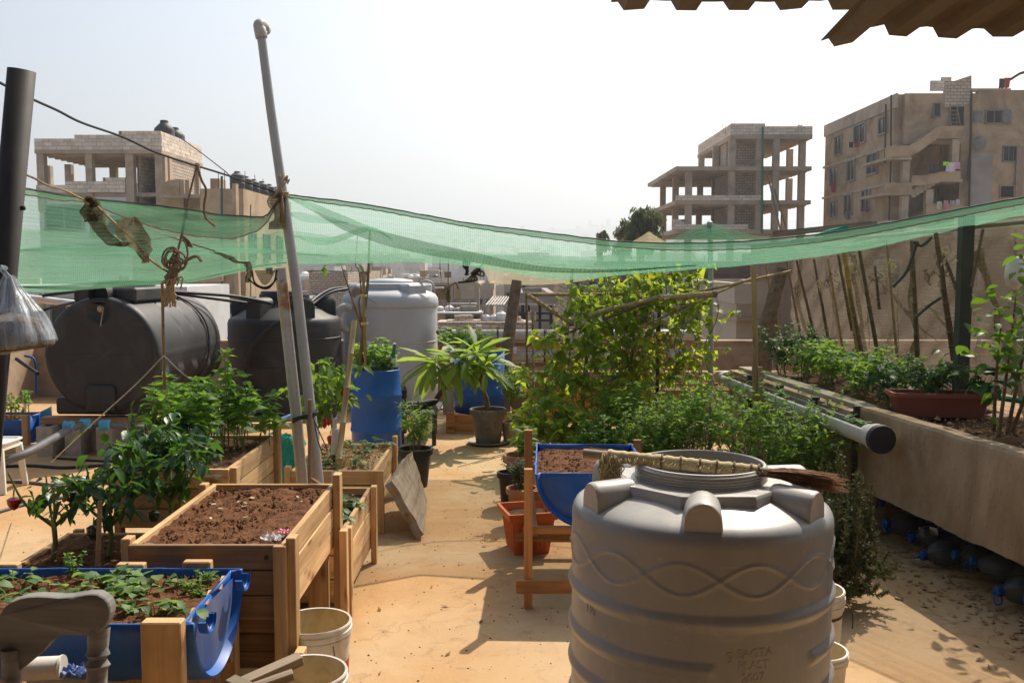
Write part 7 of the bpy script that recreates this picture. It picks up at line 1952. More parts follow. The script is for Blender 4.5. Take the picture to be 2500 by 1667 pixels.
for k, (x, y) in enumerate(((-1.36, 6.45), (-1.25, 6.75), (-1.05, 6.5), (-1.12, 6.95), (-1.28, 7.1), (-1.0, 7.1), (-1.18, 6.38))):
    straw('small strawberry plant among the dry mulch %s' % ('at the near left corner', 'in the left middle', 'at the near right', 'in the right middle', 'at the far left', 'at the far right corner', 'by the front board')[k], x, y, .40, (6, 8, 5, 9, 8, 7, 5)[k], .05, .09)
# ---- pepper plants
def fruit(mb, c, L, r, d=V((0, 0, -1))):
    Mq = V(d).normalized().to_track_quat('Z', 'Y').to_matrix()
    mb.lathe([(.001, 0), (r * .5, .004), (r, L * .18), (r * .95, L * .5), (r * .6, L * .85), (.001, L)], 12, c, Mq)
def pepper(label, base, h, nst, leafL, n_leaf, mat, spread, fr=(), limit=300, sr=.012, stake_=None, low=.3):
    t = thing('pepper_plant', label, 'pepper plant', base); base = V(base)
    sm = MB(); tips = []; fork = base + V((.01, 0, h * low))
    sm.tube(smooth_path([base, base.lerp(fork, .5) + V((.008, 0, 0)), fork], 3), sr, 7)
    for k in range(nst):
        a = k * 6.283 / nst + rnd.uniform(-.4, .4); rr = spread * rnd.uniform(.5, 1)
        e = base + V((rr * math.cos(a), rr * math.sin(a), h * rnd.uniform(.72, 1)))
        pth = smooth_path([fork, fork.lerp(e, .5) + V((.03 * math.cos(a), .03 * math.sin(a), -.01)), e], 5)
        sm.tube(pth, [sr * .75 * (1 - .6 * q / (len(pth) - 1)) for q in range(len(pth))], 6); tips.append(pth)
        for q in range(2):
            b0 = pth[rnd.randrange(3, 9)]; e2 = b0 + rdir(R(rnd.uniform(5, 50))) * h * .28; pp_ = smooth_path([b0, b0.lerp(e2, .5) + V((0, 0, .01)), e2], 3); sm.tube(pp_, sr * .3, 5); tips.append(pp_)
    sm.build('stem', M['stem'], t, smooth=True)
    lv = []
    for k in range(n_leaf):
        pth = tips[rnd.randrange(len(tips))]; p = pth[rnd.randrange(len(pth) // 3, len(pth))] + V((rnd.gauss(0, .03), rnd.gauss(0, .03), rnd.gauss(0, .02)))
        a = rnd.random() * 6.28; lv.append(frame(p, V((math.cos(a), math.sin(a), rnd.uniform(-1.3, .25))), rnd.uniform(-.6, .6), leafL * rnd.uniform(.5, 1.15)))
    emit(t, lv, 'ovate', mat, limit)
    for c, L, r, mt in fr:
        b = MB(); fruit(b, V(c), L, r); f = b.build('fruit', M[mt], t, smooth=True)
        b = MB(); b.tube([V(c) + V((0, 0, .002)), V(c) + V((.004, 0, .035))], .0035, 5); b.build('fruit_stalk', M['stem'], f)
    return t
pepper('pepper plant with one red fruit at the left end of the low planter', (-2.17, 4.36, .42), .46, 5, .078, 80, 'leaf_pepper', .24, [(P(33, 1212, 4.30), .065, .030, 'pepper_red')], low=.34)
pepper('dark leafed pepper plant with a staked stem in the low planter', (-1.93, 4.42, .42), .46, 5, .09, 135, 'leaf_pepper', .21, [(P(170, 1195, 4.3), .06, .027, 'pepper_dark'), (P(228, 1280, 4.28), .075, .032, 'pepper_dark')])
pepper('tall dark pepper plant behind the low planter, beside the mint planter', (-1.73, 4.66, .42), .66, 8, .088, 295, 'leaf_pepper', .25, [(P(375, 1245, 4.5), .06, .028, 'pepper_dark')])
pepper('dense dark pepper plant hanging over the front of the mint planter', (-1.97, 5.0, .42), .66, 7, .085, 290, 'leaf_pepper', .22)
pepper('tall pepper plant with red fruit between the poles and the blue barrel', (-1.36, 7.0, .40), .72, 7, .09, 230, 'leaf_herb', .20, [(P(818, 925, 6.95), .07, .018, 'pepper_red'), (P(838, 945, 6.95), .075, .019, 'pepper_red'), (P(792, 1022, 6.95), .075, .022, 'pepper_red'), (P(802, 1020, 6.9), .06, .02, 'pepper_red'), (P(806, 1062, 6.9), .075, .024, 'pepper_red')], sr=.010)
pepper('leafy pepper plant behind the leaning poles', (-1.50, 7.15, .40), .52, 6, .085, 150, 'leaf_herb', .18, sr=.009)
r = thing('green_herb', 'pale green herb low against the right side of the pepper planter', 'plant', (-1.60, 4.70, .40)); bush(r, [V((-1.62 + .05 * q, 4.70, .40)) for q in range(4)], .22, .10, 'ovate', 'leaf_mint', .045, 11, 5, 200, branch=2)
rod('bamboo_stake', 'pale stake supporting the dark leafed pepper plant', V((-1.90, 4.22, .40)), V((-1.885, 4.24, .73)), .011, 'bamboo_pale', 'bamboo stake')
# ---- mint
for k, (x, y, h, sp_, n_, L, lab) in enumerate(((-1.85, 5.2, .36, .16, 14, .10, 'leafy mint clump at the near left of the mint planter'), (-1.72, 5.5, .40, .16, 14, .105, 'bright mint clump in the middle of the mint planter'), (-1.95, 5.65, .34, .14, 11, .10, 'mint clump at the far left of the mint planter'), (-1.58, 5.75, .28, .10, 8, .085, 'low mint at the far right corner of the mint planter'))):
    r = thing('mint_clump', lab, 'mint', (x, y, .71)); bush(r, [V((x + .13 * math.cos(q * 1.7), y + .12 * math.sin(q * 1.7), .71)) for q in range(8)], h, sp_ * .6, 'ovate', 'leaf_mint', L, n_, 5, 290, branch=1, start=.35, top=6, droop=.05)
r = thing('mint_sprig', 'tallest mint sprig rising above the mint planter', 'mint', (-1.72, 5.62, .71)); bush(r, [V((-1.71, 5.62, .71))], .58, .02, 'ovate', 'leaf_mint', .085, 2, 7, 100, branch=0, top=6, start=.5, hv=.05)
rod('bamboo_cane', 'long thin cane rising from the mint bed to the knotted rope', P(402, 975, 5.45), P(396, 690, 5.3), .0085, 'bamboo', 'bamboo cane', 14)

# ---- black tanks
HX, HY, HZ = -3.93, 8.95, .95
ht = thing('water_tank', 'large black horizontal cylinder water tank on blocks at the left', 'water tank', (HX, HY + .85, .36))
axd = V((math.sin(R(3)), math.cos(R(3)), 0)); Mq = axd.to_track_quat('Z', 'Y').to_matrix()
rh = .565
C_h = V((HX, HY, HZ))
sd = V((axd.y, -axd.x, 0))
def tank_pt(l, a, r_):   # a from the top, clockwise seen from the camera
    return C_h + axd * l + sd * (r_ * math.sin(a)) + V((0, 0, r_ * math.cos(a)))
def tr(l, a):
    base = rh
    e = 0
    for l0 in (.62, .92, 1.22):   # pressed diagonal grooves on the upper right
        if .42 < a < 1.25:
            d = abs(l - l0 - .10 * (a - .8)) / .030
            if d < 1: e -= .016 * (1 - d * d) * min(1, (a - .42) * 8, (1.25 - a) * 6)
    if abs(a - math.pi / 2) < .03 or abs(a + math.pi / 2) < .03: e += .006
    if 1.78 < a < 2.5:           # support ribs on the lower side
        q = (l - .18) / .36; f = abs(q - round(q))
        if f < .26: e += .045 * min(1, (.26 - f) * 12) * min(1, (a - 1.78) * 8)
    return base + e
ls = [0, .012, .035, .07] + [.07 + k * (1.56 / 70) for k in range(1, 71)] + [1.66, 1.69, 1.70]
m = MB()
na = 120
def hpt(i, j):
    k = i * (len(ls) - 1); a0 = min(int(k), len(ls) - 2); l = lerp(ls[a0], ls[a0 + 1], k - a0)
    a = -math.pi + 2 * math.pi * j
    edge = 0
    if l < .07: edge = .055 * (1 - math.sqrt(max(0, 1 - (1 - l / .07) ** 2)))
    if l > 1.63: edge = .055 * (1 - math.sqrt(max(0, 1 - ((l - 1.63) / .07) ** 2)))
    return tank_pt(l, a, tr(l, a) - edge)
m.grid(hpt, len(ls) - 1, na)
def endf(l, s):
    def f(i, j):
        a = -math.pi + 2 * math.pi * i; rr = (rh - .055) * (1 - j)
        dz = 0
        if s < 0:
            x, z = rr * math.sin(a), rr * math.cos(a)
            d = math.hypot((x) / .115, (z - .435) / .13)
            if d < 1: dz += .05 * (1 - d ** 4)
            if abs(z) < .010: dz -= .005
        return tank_pt(l + s * .035 * (1 - (1 - j) ** 2) * (1 if s > 0 else -1) * 0 + dz, a, rr)
    return f
m.grid(endf(0, -1), 120, 40); m.grid(endf(1.70, 1), 48, 2)
m.build('tank_body', M['black_tank'], ht, smooth=True, ang=45)
m = MB(); m.lathe([(.095, .0), (.095, .16), (.085, .17), (.001, .17)], 24, tank_pt(.0, 0, rh + .02), Mq); m.build('front_lug', M['black_tank'], ht, smooth=True)
m = MB(); c = tank_pt(.62, 0, rh + .01); m.beam(c - axd * .50, c + axd * .42, .62, .14); m.build('deck_block', M['black_tank'], ht, bevel=.02)
m = MB(); c = tank_pt(.60, 0, rh + .08); m.lathe([(.27, 0), (.27, .015), (.262, .018), (.262, .03), (.27, .033), (.27, .05), (.255, .06), (.255, .02), (.001, .02)], 36, c); m.build('hatch', M['black_tank'], ht, smooth=True, ang=35)
for k, (x, y) in enumerate(((.08, .1), (.16, -.02), (-.05, .05))):
    m = MB(); m.box(c + V((x, y, .085)), (.08 + .05 * (k == 1), .05, .05), .4 * k); tag(m.build('brick_piece', M['cinder']), ('pale brick piece on the hatch of the black horizontal tank', 'longest stone on the hatch of the black horizontal tank', 'left stone on the hatch of the black horizontal tank')[k], 'stone')
m = MB(); m.lathe([(.001, .004), (.034, .004), (.034, .012), (.026, .014), (.024, .03), (.001, .03)], 20, tank_pt(.05, 0, .445), (-axd).to_track_quat('Z', 'Y').to_matrix()); m.build('valve_hole', M['saucer'], ht, smooth=True)
m = MB(); m.tube(smooth_path([tank_pt(-.004, .10, .42), tank_pt(-.004, .085, .36), tank_pt(-.005, .075, .33), tank_pt(-.005, .06, .28)], 4), .006, 5); m.build('lime_streak', M['saucer'], ht, smooth=True)
for l in (.14, 1.45):
    m = MB(); c = tank_pt(l, math.pi, rh - .10); m.beam(c - sd * .48 + V((0, 0, -.03)), c + sd * .48 + V((0, 0, -.03)), .20, .16); m.build('saddle_foot', M['black_tank'], ht, bevel=.02)
m = MB(); c = tank_pt(-.02, math.pi, rh - .16); m.beam(c + V((0, 0, -.14)), c + V((0, 0, .12)), .28, .06, (0, 1, 0)); m.build('front_foot', M['black_tank'], ht, bevel=.02)
for k, (l, s) in enumerate(((.10, 1), (1.45, 1))):
    c = C_h + axd * l; m = MB(); m.beam(V((c.x - .62, c.y, .315)), V((c.x + .55, c.y, .315)), .12, .07); tag(m.build('timber_plank', M['wood_dark'], bevel=.004), ('dark timber under the front of the black horizontal tank', 'dark timber under the rear of the black horizontal tank')[k], 'timber')
cb = None
n_ = 0
for l in (.10, 1.45):
    for dx in (-.52, -.25, .05, .40):
        c = C_h + axd * l + V((dx, 0, 0)); o = thing('cinder_block', '', 'cinder block', (c.x, c.y - .02, 0), 0, 'blocks under the black horizontal tank')
        w, d, h = .15, .36, .28
        m = MB()
        for (x, y, sx, sy) in ((-w / 2 + .0125, 0, .025, d), (w / 2 - .0125, 0, .025, d), (0, -d / 2 + .0125, w - .052, .025), (0, d / 2 - .0125, w - .052, .025), (0, 0, w - .052, .03)):
            m.box((x, y, h / 2), (sx, sy, h))
        for z in (.07, .14, .21): m.box((0, -d / 2 + .006, z), (w - .06, .02, .012))
        m.build('block_shell', M['cinder'], o, world=False)
        o['label'] = '%s hollow concrete block under the %s end of the black horizontal tank' % ({-.52: 'leftmost', -.25: 'second', .05: 'third', .40: 'rightmost'}[dx], 'front' if l < .5 else 'rear')
vx, vy = xof(693, 11.5), 11.5
vt = thing('water_tank', 'black upright cylinder water tank between the horizontal tank and the pale tank', 'water tank', (vx, vy, 0))
W1 = V((vx, vy, .06)); rv = .672
def vr(r_, z, t): return r_ + (0.004 * math.cos(2 * t) if z < 1.1 else 0)
m = MB(); m.lathe([(rv * .985, 0), (rv, .02)] + [p for zc in (.28, .58, .88) for p in ((rv, zc - .012), (rv + .007, zc - .006), (rv + .007, zc + .006), (rv, zc + .012))] + [(rv, 1.06), (rv * .985, 1.10), (rv * .95, 1.125), (rv * .70, 1.22), (rv * .46, 1.30), (.30, 1.325)], 80, W1, rf=vr); m.build('tank_body', M['black_tank'], vt, smooth=True, ang=40)
for k in range(6):
    a = R(-112 + 60 * k); d = V((math.cos(a), math.sin(a), 0)); s = V((-d.y, d.x, 0)); m = MB()
    rings = []
    for r_, zb_ in ((.34, 1.24), (.60, 1.12), (.615, 1.12)):
        ring = [W1 + d * r_ + s * (-.10) + V((0, 0, zb_))]
        for q in range(9):
            b = math.pi - math.pi * q / 8; ring.append(W1 + d * r_ + s * (.10 * math.cos(b)) + V((0, 0, 1.29 + .085 * math.sin(b) - (.03 if r_ > .61 else 0))))
        ring.append(W1 + d * r_ + s * .10 + V((0, 0, zb_))); rings.append(ring)
    n = len(rings[0]); m.add([p for q in rings for p in q], [(i * n + j, i * n + (j + 1) % n, (i + 1) * n + (j + 1) % n, (i + 1) * n + j) for i in range(2) for j in range(n)] + [tuple(range(n)), tuple(2 * n + j for j in range(n))[::-1]]); m.build('shoulder_lug', M['black_tank'], vt, smooth=True, ang=38)
m = MB(); m.lathe([(.30, 1.30), (.30, 1.40), (.285, 1.405)] + [(.285, 1.42), (.27, 1.44), (.001, 1.45)], 36, W1); m.build('hatch', M['black_tank'], vt, smooth=True)
m = MB(); m.box((vx, vy, .03), (1.5, 1.5, .06)); tag(m.build('base_slab', M['concrete']), 'low concrete slab under the black upright tank', 'slab')

# ---- hoses and pipes
def hose(label, pts, r, mat='hose', name='hose', n=6, cat='hose'):
    m = MB(); m.tube(smooth_path(pts, n), r, 10); return tag(m.build(name, M[mat], smooth=True), label, cat)
hose('white drain pipe running behind the black horizontal tank at the left', [P(-60, 718, 11.0), P(60, 727, 11.0), P(145, 737, 10.9), P(260, 750, 10.8)], .042, 'white_plastic', 'drain_pipe', cat='pipe')
hose('black hose curving up to the hatch of the horizontal tank from the left', [P(85, 764, 10.2), P(128, 751, 10.2), P(200, 735, 9.8), P(240, 728, 9.7)], .016)
hose('upper black hose arching from the horizontal tank to the upright black tank', [P(105, 722, 10.0), P(210, 709, 9.9), P(330, 709, 9.9), P(440, 714, 10.2), P(560, 722, 10.7), P(625, 733, 10.9), P(664, 742, 10.95)], .019)
hose('lower black hose sagging toward the upright black tank', [P(400, 712, 10.0), P(470, 722, 10.4), P(582, 737, 10.9), P(610, 742, 11.0)], .018)
hose('thick black hose arching from the upright black tank to the pale tank', [P(738, 760, 11.0), P(768, 730, 11.4), P(805, 708, 11.7), P(848, 702, 11.9)], .022)
hose('thin black hose just under the thick one beside the pale tank', [P(736, 768, 11.0), P(770, 738, 11.35), P(810, 713, 11.6), P(850, 705, 11.85)], .018)
hose('black hose curving down the face of the upright black tank', [P(690, 782, 10.85), P(650, 806, 10.80), P(615, 850, 10.78), P(598, 910, 10.78), P(596, 985, 10.75)], .020)
hose('thin black hose hanging over the side of the horizontal tank', [tank_pt(1.2, .3, rh + .02), tank_pt(1.28, .7, rh + .02), tank_pt(1.30, 1.2, rh + .02), tank_pt(1.22, 1.8, rh + .03), tank_pt(1.15, 2.3, rh + .05)], .010)
hose('thick grey hose running from the tank valve to the left across the floor', [P(200, 1035, 8.6), P(165, 1050, 8.4), P(120, 1076, 8.0), P(60, 1108, 7.6), P(-30, 1140, 7.4)], .034, 'hose_grey')
hose('grey pipe along the front of the blocks under the tank', [P(195, 1032, 8.65), P(260, 1037, 8.7), P(340, 1043, 8.8), P(460, 1050, 9.0)], .028, 'hose_grey', 'pipe', cat='pipe')
for u, v, Y, lab in ((210, 1034, 8.62, 'bright blue pipe fitting below the black horizontal tank'), (170, 1040, 8.45, 'pale blue hose connector left of the bright blue fitting'), (258, 1036, 8.68, 'pale blue pipe joint right of the bright blue fitting')):
    m = MB(); m.tube([P(u - 9, v + 2, Y), P(u + 9, v, Y)], .048, 12); m.tube([P(u - 12, v + 2, Y), P(u - 6, v + 2, Y)], .054, 12); tag(m.build('pipe_fitting', M['pipe_blue'], smooth=True), lab, 'fitting')
hose('blue pipe slanting down to the floor behind the green net bundle', [P(660, 1032, 9.6), P(690, 1022, 9.9), P(720, 1010, 10.2)], .022, 'blue_cap', 'pipe', cat='pipe')
hose('dark hose on the floor from the upright tank outlet', [P(575, 1045, 9.9), P(600, 1020, 10.3), P(635, 994, 10.75)], .026, 'hose_grey')
m = MB(); m.tube([P(632, 997, 10.72), P(646, 988, 10.8)], .05, 12); tag(m.build('pipe_fitting', M['pipe_blue'], smooth=True), 'blue outlet fitting at the foot of the upright black tank', 'fitting')
for lab, pts, r_, mt in (('black hose lying across the sunlit floor at the left', [(0, 1142), (80, 1140), (160, 1145), (260, 1138)], .014, 'hose'), ('grey hose on the floor behind the red pepper', [(-20, 1178), (60, 1180), (150, 1188), (260, 1182), (330, 1170)], .013, 'hose_grey'), ('grey hose on the floor just left of the low pepper planter', [(-20, 1258), (60, 1235), (130, 1222), (230, 1205)], .013, 'hose_grey'), ('black cable lying on the floor below the tank blocks', [(130, 1120), (250, 1128), (330, 1128)], .011, 'hose')):
    pts_ = []
    for u, v in pts: p = G(u, v, .0); p.z = r_; pts_.append(p)
    hose(lab, pts_, r_, mt)
hose('blue thin pipe at the far left behind the hanging bag', [P(60, 868, 10), P(85, 882, 10), P(88, 960, 10)], .012, 'blue_cap', 'pipe', cat='pipe')
hose('dark pipe at the far left behind the hanging bag', [P(40, 876, 9.9), P(92, 912, 9.7)], .02, 'hose', 'pipe', cat='pipe')
# ---- left seedling barrel, pallet, stool
hb3 = half_barrel('half_barrel_planter', 'dark blue half barrel of seedlings at the left edge beside the black tank', (-5.55, 9.3, .31), R(2), .78, .27, 'blue', depth=.03)
for k in range(3):
    x = -5.35 + .22 * k; r = thing('seedling_patch', ('left', 'middle', 'right')[k] + ' clump of tall seedlings in the dark blue half barrel at the left edge', 'seedlings', (x, 9.3, .28))
    bush(r, [V((x + rnd.uniform(-.1, .1), 9.3 + rnd.uniform(-.2, .2), .28)) for q in range(12)], .24, .03, 'ovate', 'leaf_mint', .06, 14, 4, 120, branch=0, top=4, start=.45)
m = MB(); m.beam((-4.72, 9.05, 0), (-4.72, 9.05, .36), .06, .05, (0, 1, 0)); tag(m.build('wooden_post', M['wood'], bevel=.003), 'wooden post at the end of the dark blue half barrel', 'post')
m = MB(); m.beam((-5.8, 9.06, .035), (-4.6, 9.06, .035), .10, .07); tag(m.build('timber', M['wood'], bevel=.003), 'timber lying under the dark blue half barrel', 'timber')
m = MB(); m.grid(lambda i, j: P(98, 1005, 9.5).lerp(P(125, 990, 9.3), i) + V((0, .05 * math.sin(i * 3), -.22 * j)), 6, 4); tag(m.build('blue_sheet', M['pipe_blue'], smooth=True), 'bent light blue plastic offcut between half barrel and black tank', 'plastic sheet')
stl = thing('plastic_stool', 'white plastic stool cut off by the left edge of the photo', 'stool', (-4.20, 7.5, 0))
m = MB(); tub(m, V((-4.20, 7.5, .345)), .36, .34, .06, 1.0); m.build('seat', M['white_chair'], stl, smooth=True, ang=35)
for sx, sy in ((-1, -1), (1, -1), (1, 1), (-1, 1)):
    m = MB(); m.beam(V((-4.20 + sx * .15, 7.5 + sy * .14, .36)), V((-4.20 + sx * .18, 7.5 + sy * .17, 0)), .055, .03, (0, 1, 0), taper=.8); m.build('leg', M['white_chair'], stl, bevel=.004)
# ---- green net bundle
gb = MB(); c = P(660, 1110, 6.9)
gb.grid(lambda i, j: V((lerp(xof(585, 6.9), xof(722, 6.9), i) + .02 * nz(j * 5, 1), 6.75 + .45 * j, (.05 + .47 * min(1, math.sin(min(1, j * 1.6 + .05) * 1.57)) * (.8 + .2 * math.sin(i * 3.1)) + .05 * nz(i * 5, j * 5, 2) + .025 * nz(i * 14, j * 12, 3)))), 40, 24, su=2, sv=1)
tag(gb.build('net_bundle', M['green_hose'], smooth=True), 'heap of folded green netting behind the mint planter', 'net bundle')
m = MB(); m.beam(P(612, 1040, 7.3), P(714, 1038, 7.3), .05, .05); tag(m.build('pale_batten', M['wood']), 'pale batten lying on the folded green netting', 'batten')
m = MB(); m.box((-2.06, 4.93, .02), (.14, .10, .03)); tag(m.build('green_sheet', M['green_hose']), 'green scrap on the floor beside the pepper planter', 'scrap')
# ------------------------------------------------------------------ overhead: net, ropes, wires, roof sheets
net = thing('shade_net', 'large sagging green shade net stretched between the poles over the garden', 'shade net', P(1250, 640, 7.5))
RIDGE = [(20, 455), (51, 460), (210, 487), (300, 494), (450, 511), (540, 526), (650, 532), (690, 476), (820, 490), (910, 503), (1150, 547), (1300, 565), (1500, 590), (1620, 595), (1730, 594), (1850, 588), (2000, 573), (2128, 553), (2300, 520), (2420, 497), (2560, 472)]
HEM = [(20, 468), (51, 473), (135, 488), (210, 493), (300, 529), (390, 559), (480, 577), (570, 583), (630, 565), (656, 540), (672, 505), (690, 480), (820, 500), (910, 512), (1150, 556), (1300, 578), (1500, 602), (1620, 611), (1730, 612), (1850, 607), (2000, 592), (2128, 570), (2300, 537), (2420, 513), (2560, 486)]
BOT = [(0, 712), (30, 709), (165, 706), (300, 697), (450, 691), (600, 661), (722, 644), (850, 643), (950, 643), (1050, 640), (1150, 652), (1300, 676), (1420, 680), (1500, 672), (1620, 664), (1730, 657), (1850, 645), (2000, 628), (2128, 607), (2300, 566), (2420, 540), (2560, 505)]
FAR = [(0, 560), (300, 570), (600, 590), (690, 560), (800, 575), (960, 600), (1100, 612), (1300, 625), (1450, 628), (1560, 610), (1640, 583), (1700, 553), (1733, 540), (1766, 552), (1830, 573), (1950, 588), (2100, 590), (2300, 545), (2440, 520), (2560, 500)]
YR = [(0, 4.1), (60, 4.2), (690, 5.92), (1350, 7.0), (1800, 6.6), (2180, 5.9), (2560, 5.1)]
def yr(u): return interp(YR, u)
def sm_interp(tab, u, w=14):
    return (interp(tab, u - w) + 2 * interp(tab, u) + interp(tab, u + w)) / 4
U0, U1 = 22, 2556
def ridge(u): return P(u, sm_interp(RIDGE, u, 5), yr(u))
def bottom(u):
    Y = yr(u) + 1.15
    return P(u, sm_interp(BOT, u, 30), Y)
def farp(u):
    Y = 9.35 if u > 1100 else lerp(6.6, 9.35, max(0, u - 500) / 600 if u > 500 else 0)
    Y = max(Y, yr(u) + 1.5)
    return P(u, sm_interp(FAR, u, 12), Y)
def netf(i, j):
    u = lerp(U0, U1, i)
    a, b_, c = ridge(u), bottom(u), farp(u)
    wob = .016 * nz(u * .012, j * 5, 1) + .010 * nz(u * .004, j * 14, 4)
    if j < .5:
        t = j / .5
        # hanging curve from the ridge to the lowest line
        x = a.lerp(b_, t)
        h = (a.z - b_.z)
        x.z = b_.z + h * (1 - t) ** 1.7
        # keep the visible edge where the photo shows it
    else:
        t = (j - .5) / .5
        x = b_.lerp(c, t); x.z = b_.z + (c.z - b_.z) * t ** 1.5
    x.z += wob * math.sin(math.pi * min(1, max(0, j)))
    return x
m = MB(); m.grid(netf, 150, 44, su=11, sv=4)
m.build('net_sheet', M['net'], net, smooth=True, ang=180)
def flap(i, j):
    u = lerp(U0, U1, i); a = ridge(u); h = P(u, sm_interp(HEM, u, 6), yr(u) - .04)
    x = a.lerp(h, j); x.y -= .025 * math.sin(j * 3.14); return x + V((0, -.004, .004 * nz(u * .03, j * 4)))
m = MB(); m.grid(flap, 190, 6, su=11, sv=.2); m.build('folded_edge', M['net_thick'], net, smooth=True, ang=180)
m = MB(); m.tube([flap(k / 260, 1) + V((0, -.004, .002 * math.sin(k * 2.1))) for k in range(261)], .0036, 5); m.build('hem_cord', M['rope_dark'], net, smooth=True)
m = MB(); m.tube([flap(k / 200, 0) + V((0, -.002, .003)) for k in range(201)], .005, 5); m.build('edge_rope', M['green_post'], net, smooth=True)
# gathered folds
def strip(pts, w, Yo, mat, name='gathered_fold'):
    q = smooth_path(pts, 8); m = MB()
    def f(i, j):
        k = i * (len(q) - 1); a = min(int(k), len(q) - 2); p = q[a].lerp(q[a + 1], k - a)
        ww = w * max(.02, min(1, i * 4, (1 - i) * 2.2))
        return p + V((.25 * ww * (j - .5), .3 * ww * (j - .5), ww * (j - .5) + .004 * math.sin(j * 20)))
    m.grid(f, 60, 8, su=3, sv=.4); m.build(name, M[mat], net, smooth=True, ang=180)
fp = lambda u, v, d: P(u, v, yr(u) + d)
strip([fp(700, 482, .02), fp(760, 505, .12), fp(840, 545, .22), fp(930, 580, .3), fp(1040, 607, .36), fp(1150, 628, .42), fp(1300, 655, .5), fp(1480, 662, .55), fp(1700, 648, .5)], .085, 0, 'net_thick')
strip([fp(700, 520, .10), fp(760, 535, .5), fp(850, 545, .9)], .05, 0, 'net')
strip([fp(712, 575, .6), fp(800, 590, .8), fp(900, 560, 1.2), fp(960, 585, 1.3)], .05, 0, 'net_thick')
strip([fp(20, 700, .9), fp(165, 702, .9), fp(300, 694, .9), fp(450, 684, .95), fp(600, 655, 1.0), fp(700, 641, 1.0)], .035, 0, 'net_thick')
strip([fp(30, 612, .7), fp(200, 610, .7), fp(400, 618, .7), fp(600, 612, .75), fp(800, 625, .9)], .06, 0, 'net_thick')
# gathered corner tied to the tall pole
m = MB()
m.grid(lambda i, j: P(lerp(lerp(668, 655, j ** .7) - 12 * math.sin(j * 7) * (j < .8), lerp(697, 700, j), i), lerp(470, 560, j), 5.86 + .06 * math.sin(i * 8 + j * 3)), 14, 16, su=.4, sv=.6)
m.build('gathered_corner', M['rag'], net, smooth=True)
tn = MB()
tn.grid(lambda i, j: P(lerp(1175, 1480, i) + 20 * j, lerp(lerp(640, 655, i), lerp(692, 672, i) - 12 * math.sin(i * 3.1) * -1, j), 11.6 + 1.0 * j), 30, 8, su=1.2, sv=.5)
tag(tn.build('tan_net', M['net_tan'], smooth=True), 'tan shade net below the green one, tied to the tree trunk post', 'shade net')
tn = MB(); tn.grid(lambda i, j: P(lerp(1545, 1660, i), lerp(590 - 26 * max(0, 1 - abs(i - .34) * 2.6) ** 1.3, 604, j), 10.4 + .4 * j), 20, 3, su=.6, sv=.2)
tag(tn.build('tan_net', M['net_tan'], smooth=True), 'pointed tan net tip behind the green net, left of the green peak', 'shade net')
ap = P(1733, 541, 9.3)
m = MB(); m.grid(lambda i, j: ap.lerp(P(lerp(1555, 1900, i), 604 - 8 * math.sin(i * 3.14), 8.9 + .5 * abs(i - .5)), j) - V((0, 0, .07 * math.sin(j * 3.14))), 24, 12, su=1.6, sv=.4); m.build('net_peak', M['net'], net, smooth=True, ang=180)
# rags hanging from the net
def rag(label, pts, w, Y, mat='rag', seed=0):
    q = smooth_path([P(u, v, Y) for u, v in pts], 7); m = MB()
    def f(i, j):
        k = j * (len(q) - 1); a = min(int(k), len(q) - 2); p = q[a].lerp(q[a + 1], k - a); ww = interp(w, j)
        return p + V((ww * (i - .5) + .010 * nz(i * 5, j * 8, seed), .03 * math.sin(i * 7 + j * 4 + seed), .010 * nz(i * 6, j * 5, seed + 3)))
    m.grid(f, 12, 30, su=.3, sv=.6); return tag(m.build('net_rag', M[mat], smooth=True), label, 'net rag')
rag('brown torn net rag twisted down from the knot on the net', [(222, 488), (228, 530), (255, 570), (290, 600), (312, 592)], [(0, .05), (.2, .11), (.5, .07), (.8, .09), (1, .05)], 4.45, seed=1)
rag('wider brown torn net rag hanging right of the knot', [(322, 530), (315, 560), (330, 590), (345, 615), (358, 640)], [(0, .05), (.15, .12), (.4, .15), (.7, .09), (1, .012)], 4.5, seed=5)
rag('small brown net loop at the knot on the net', [(222, 492), (212, 515), (228, 540), (240, 520)], [(0, .03), (.4, .06), (1, .03)], 4.43, seed=8)
m = MB()
for k in range(5): m.tube(smooth_path([P(208 + k * 3, 490, 4.4), P(218 + 3 * k, 482 + 4 * k, 4.37), P(236 - k, 500 - 3 * k, 4.4), P(222, 500 + k, 4.42)], 5), .009, 5)
tag(m.build('net_knot', M['rag'], smooth=True), 'dark knotted lump of net on the cord at the left', 'knot')
rag('dark scrap of net tied under the left net edge', [(522, 615), (545, 622), (562, 630), (575, 640), (600, 640)], [(0, .04), (.4, .05), (.7, .03), (1, .04)], 5.6, 'rag', 11)
rag('dark scrap of net dangling left of the rusty pole', [(603, 640), (606, 665), (604, 690)], [(0, .04), (.5, .035), (1, .015)], 5.8, 'rag', 12)
m = MB()
m.tube(smooth_path([P(615, 660, 5.8), P(622, 690, 5.8), P(645, 702, 5.8), P(668, 690, 5.82), P(676, 660, 5.85)], 6), .006, 6); m.tube(smooth_path([P(606, 680, 5.8), P(630, 700, 5.8), P(655, 704, 5.8), P(676, 680, 5.84)], 6), .005, 6)
tag(m.build('cord_loop', M['cable'], smooth=True), 'loop of dark cord beside the top of the rusty pole', 'cord')
m = MB(); m.grid(lambda i, j: P(lerp(622, 672, i), 660 + 34 * math.sin(i * 3.14) * j + 2 * j, 5.83), 14, 6, su=.3, sv=.2); tag(m.build('net_scrap', M['rag'], smooth=True), 'sagging scrap of net in the cord loop by the rusty pole', 'net rag')
m = MB()
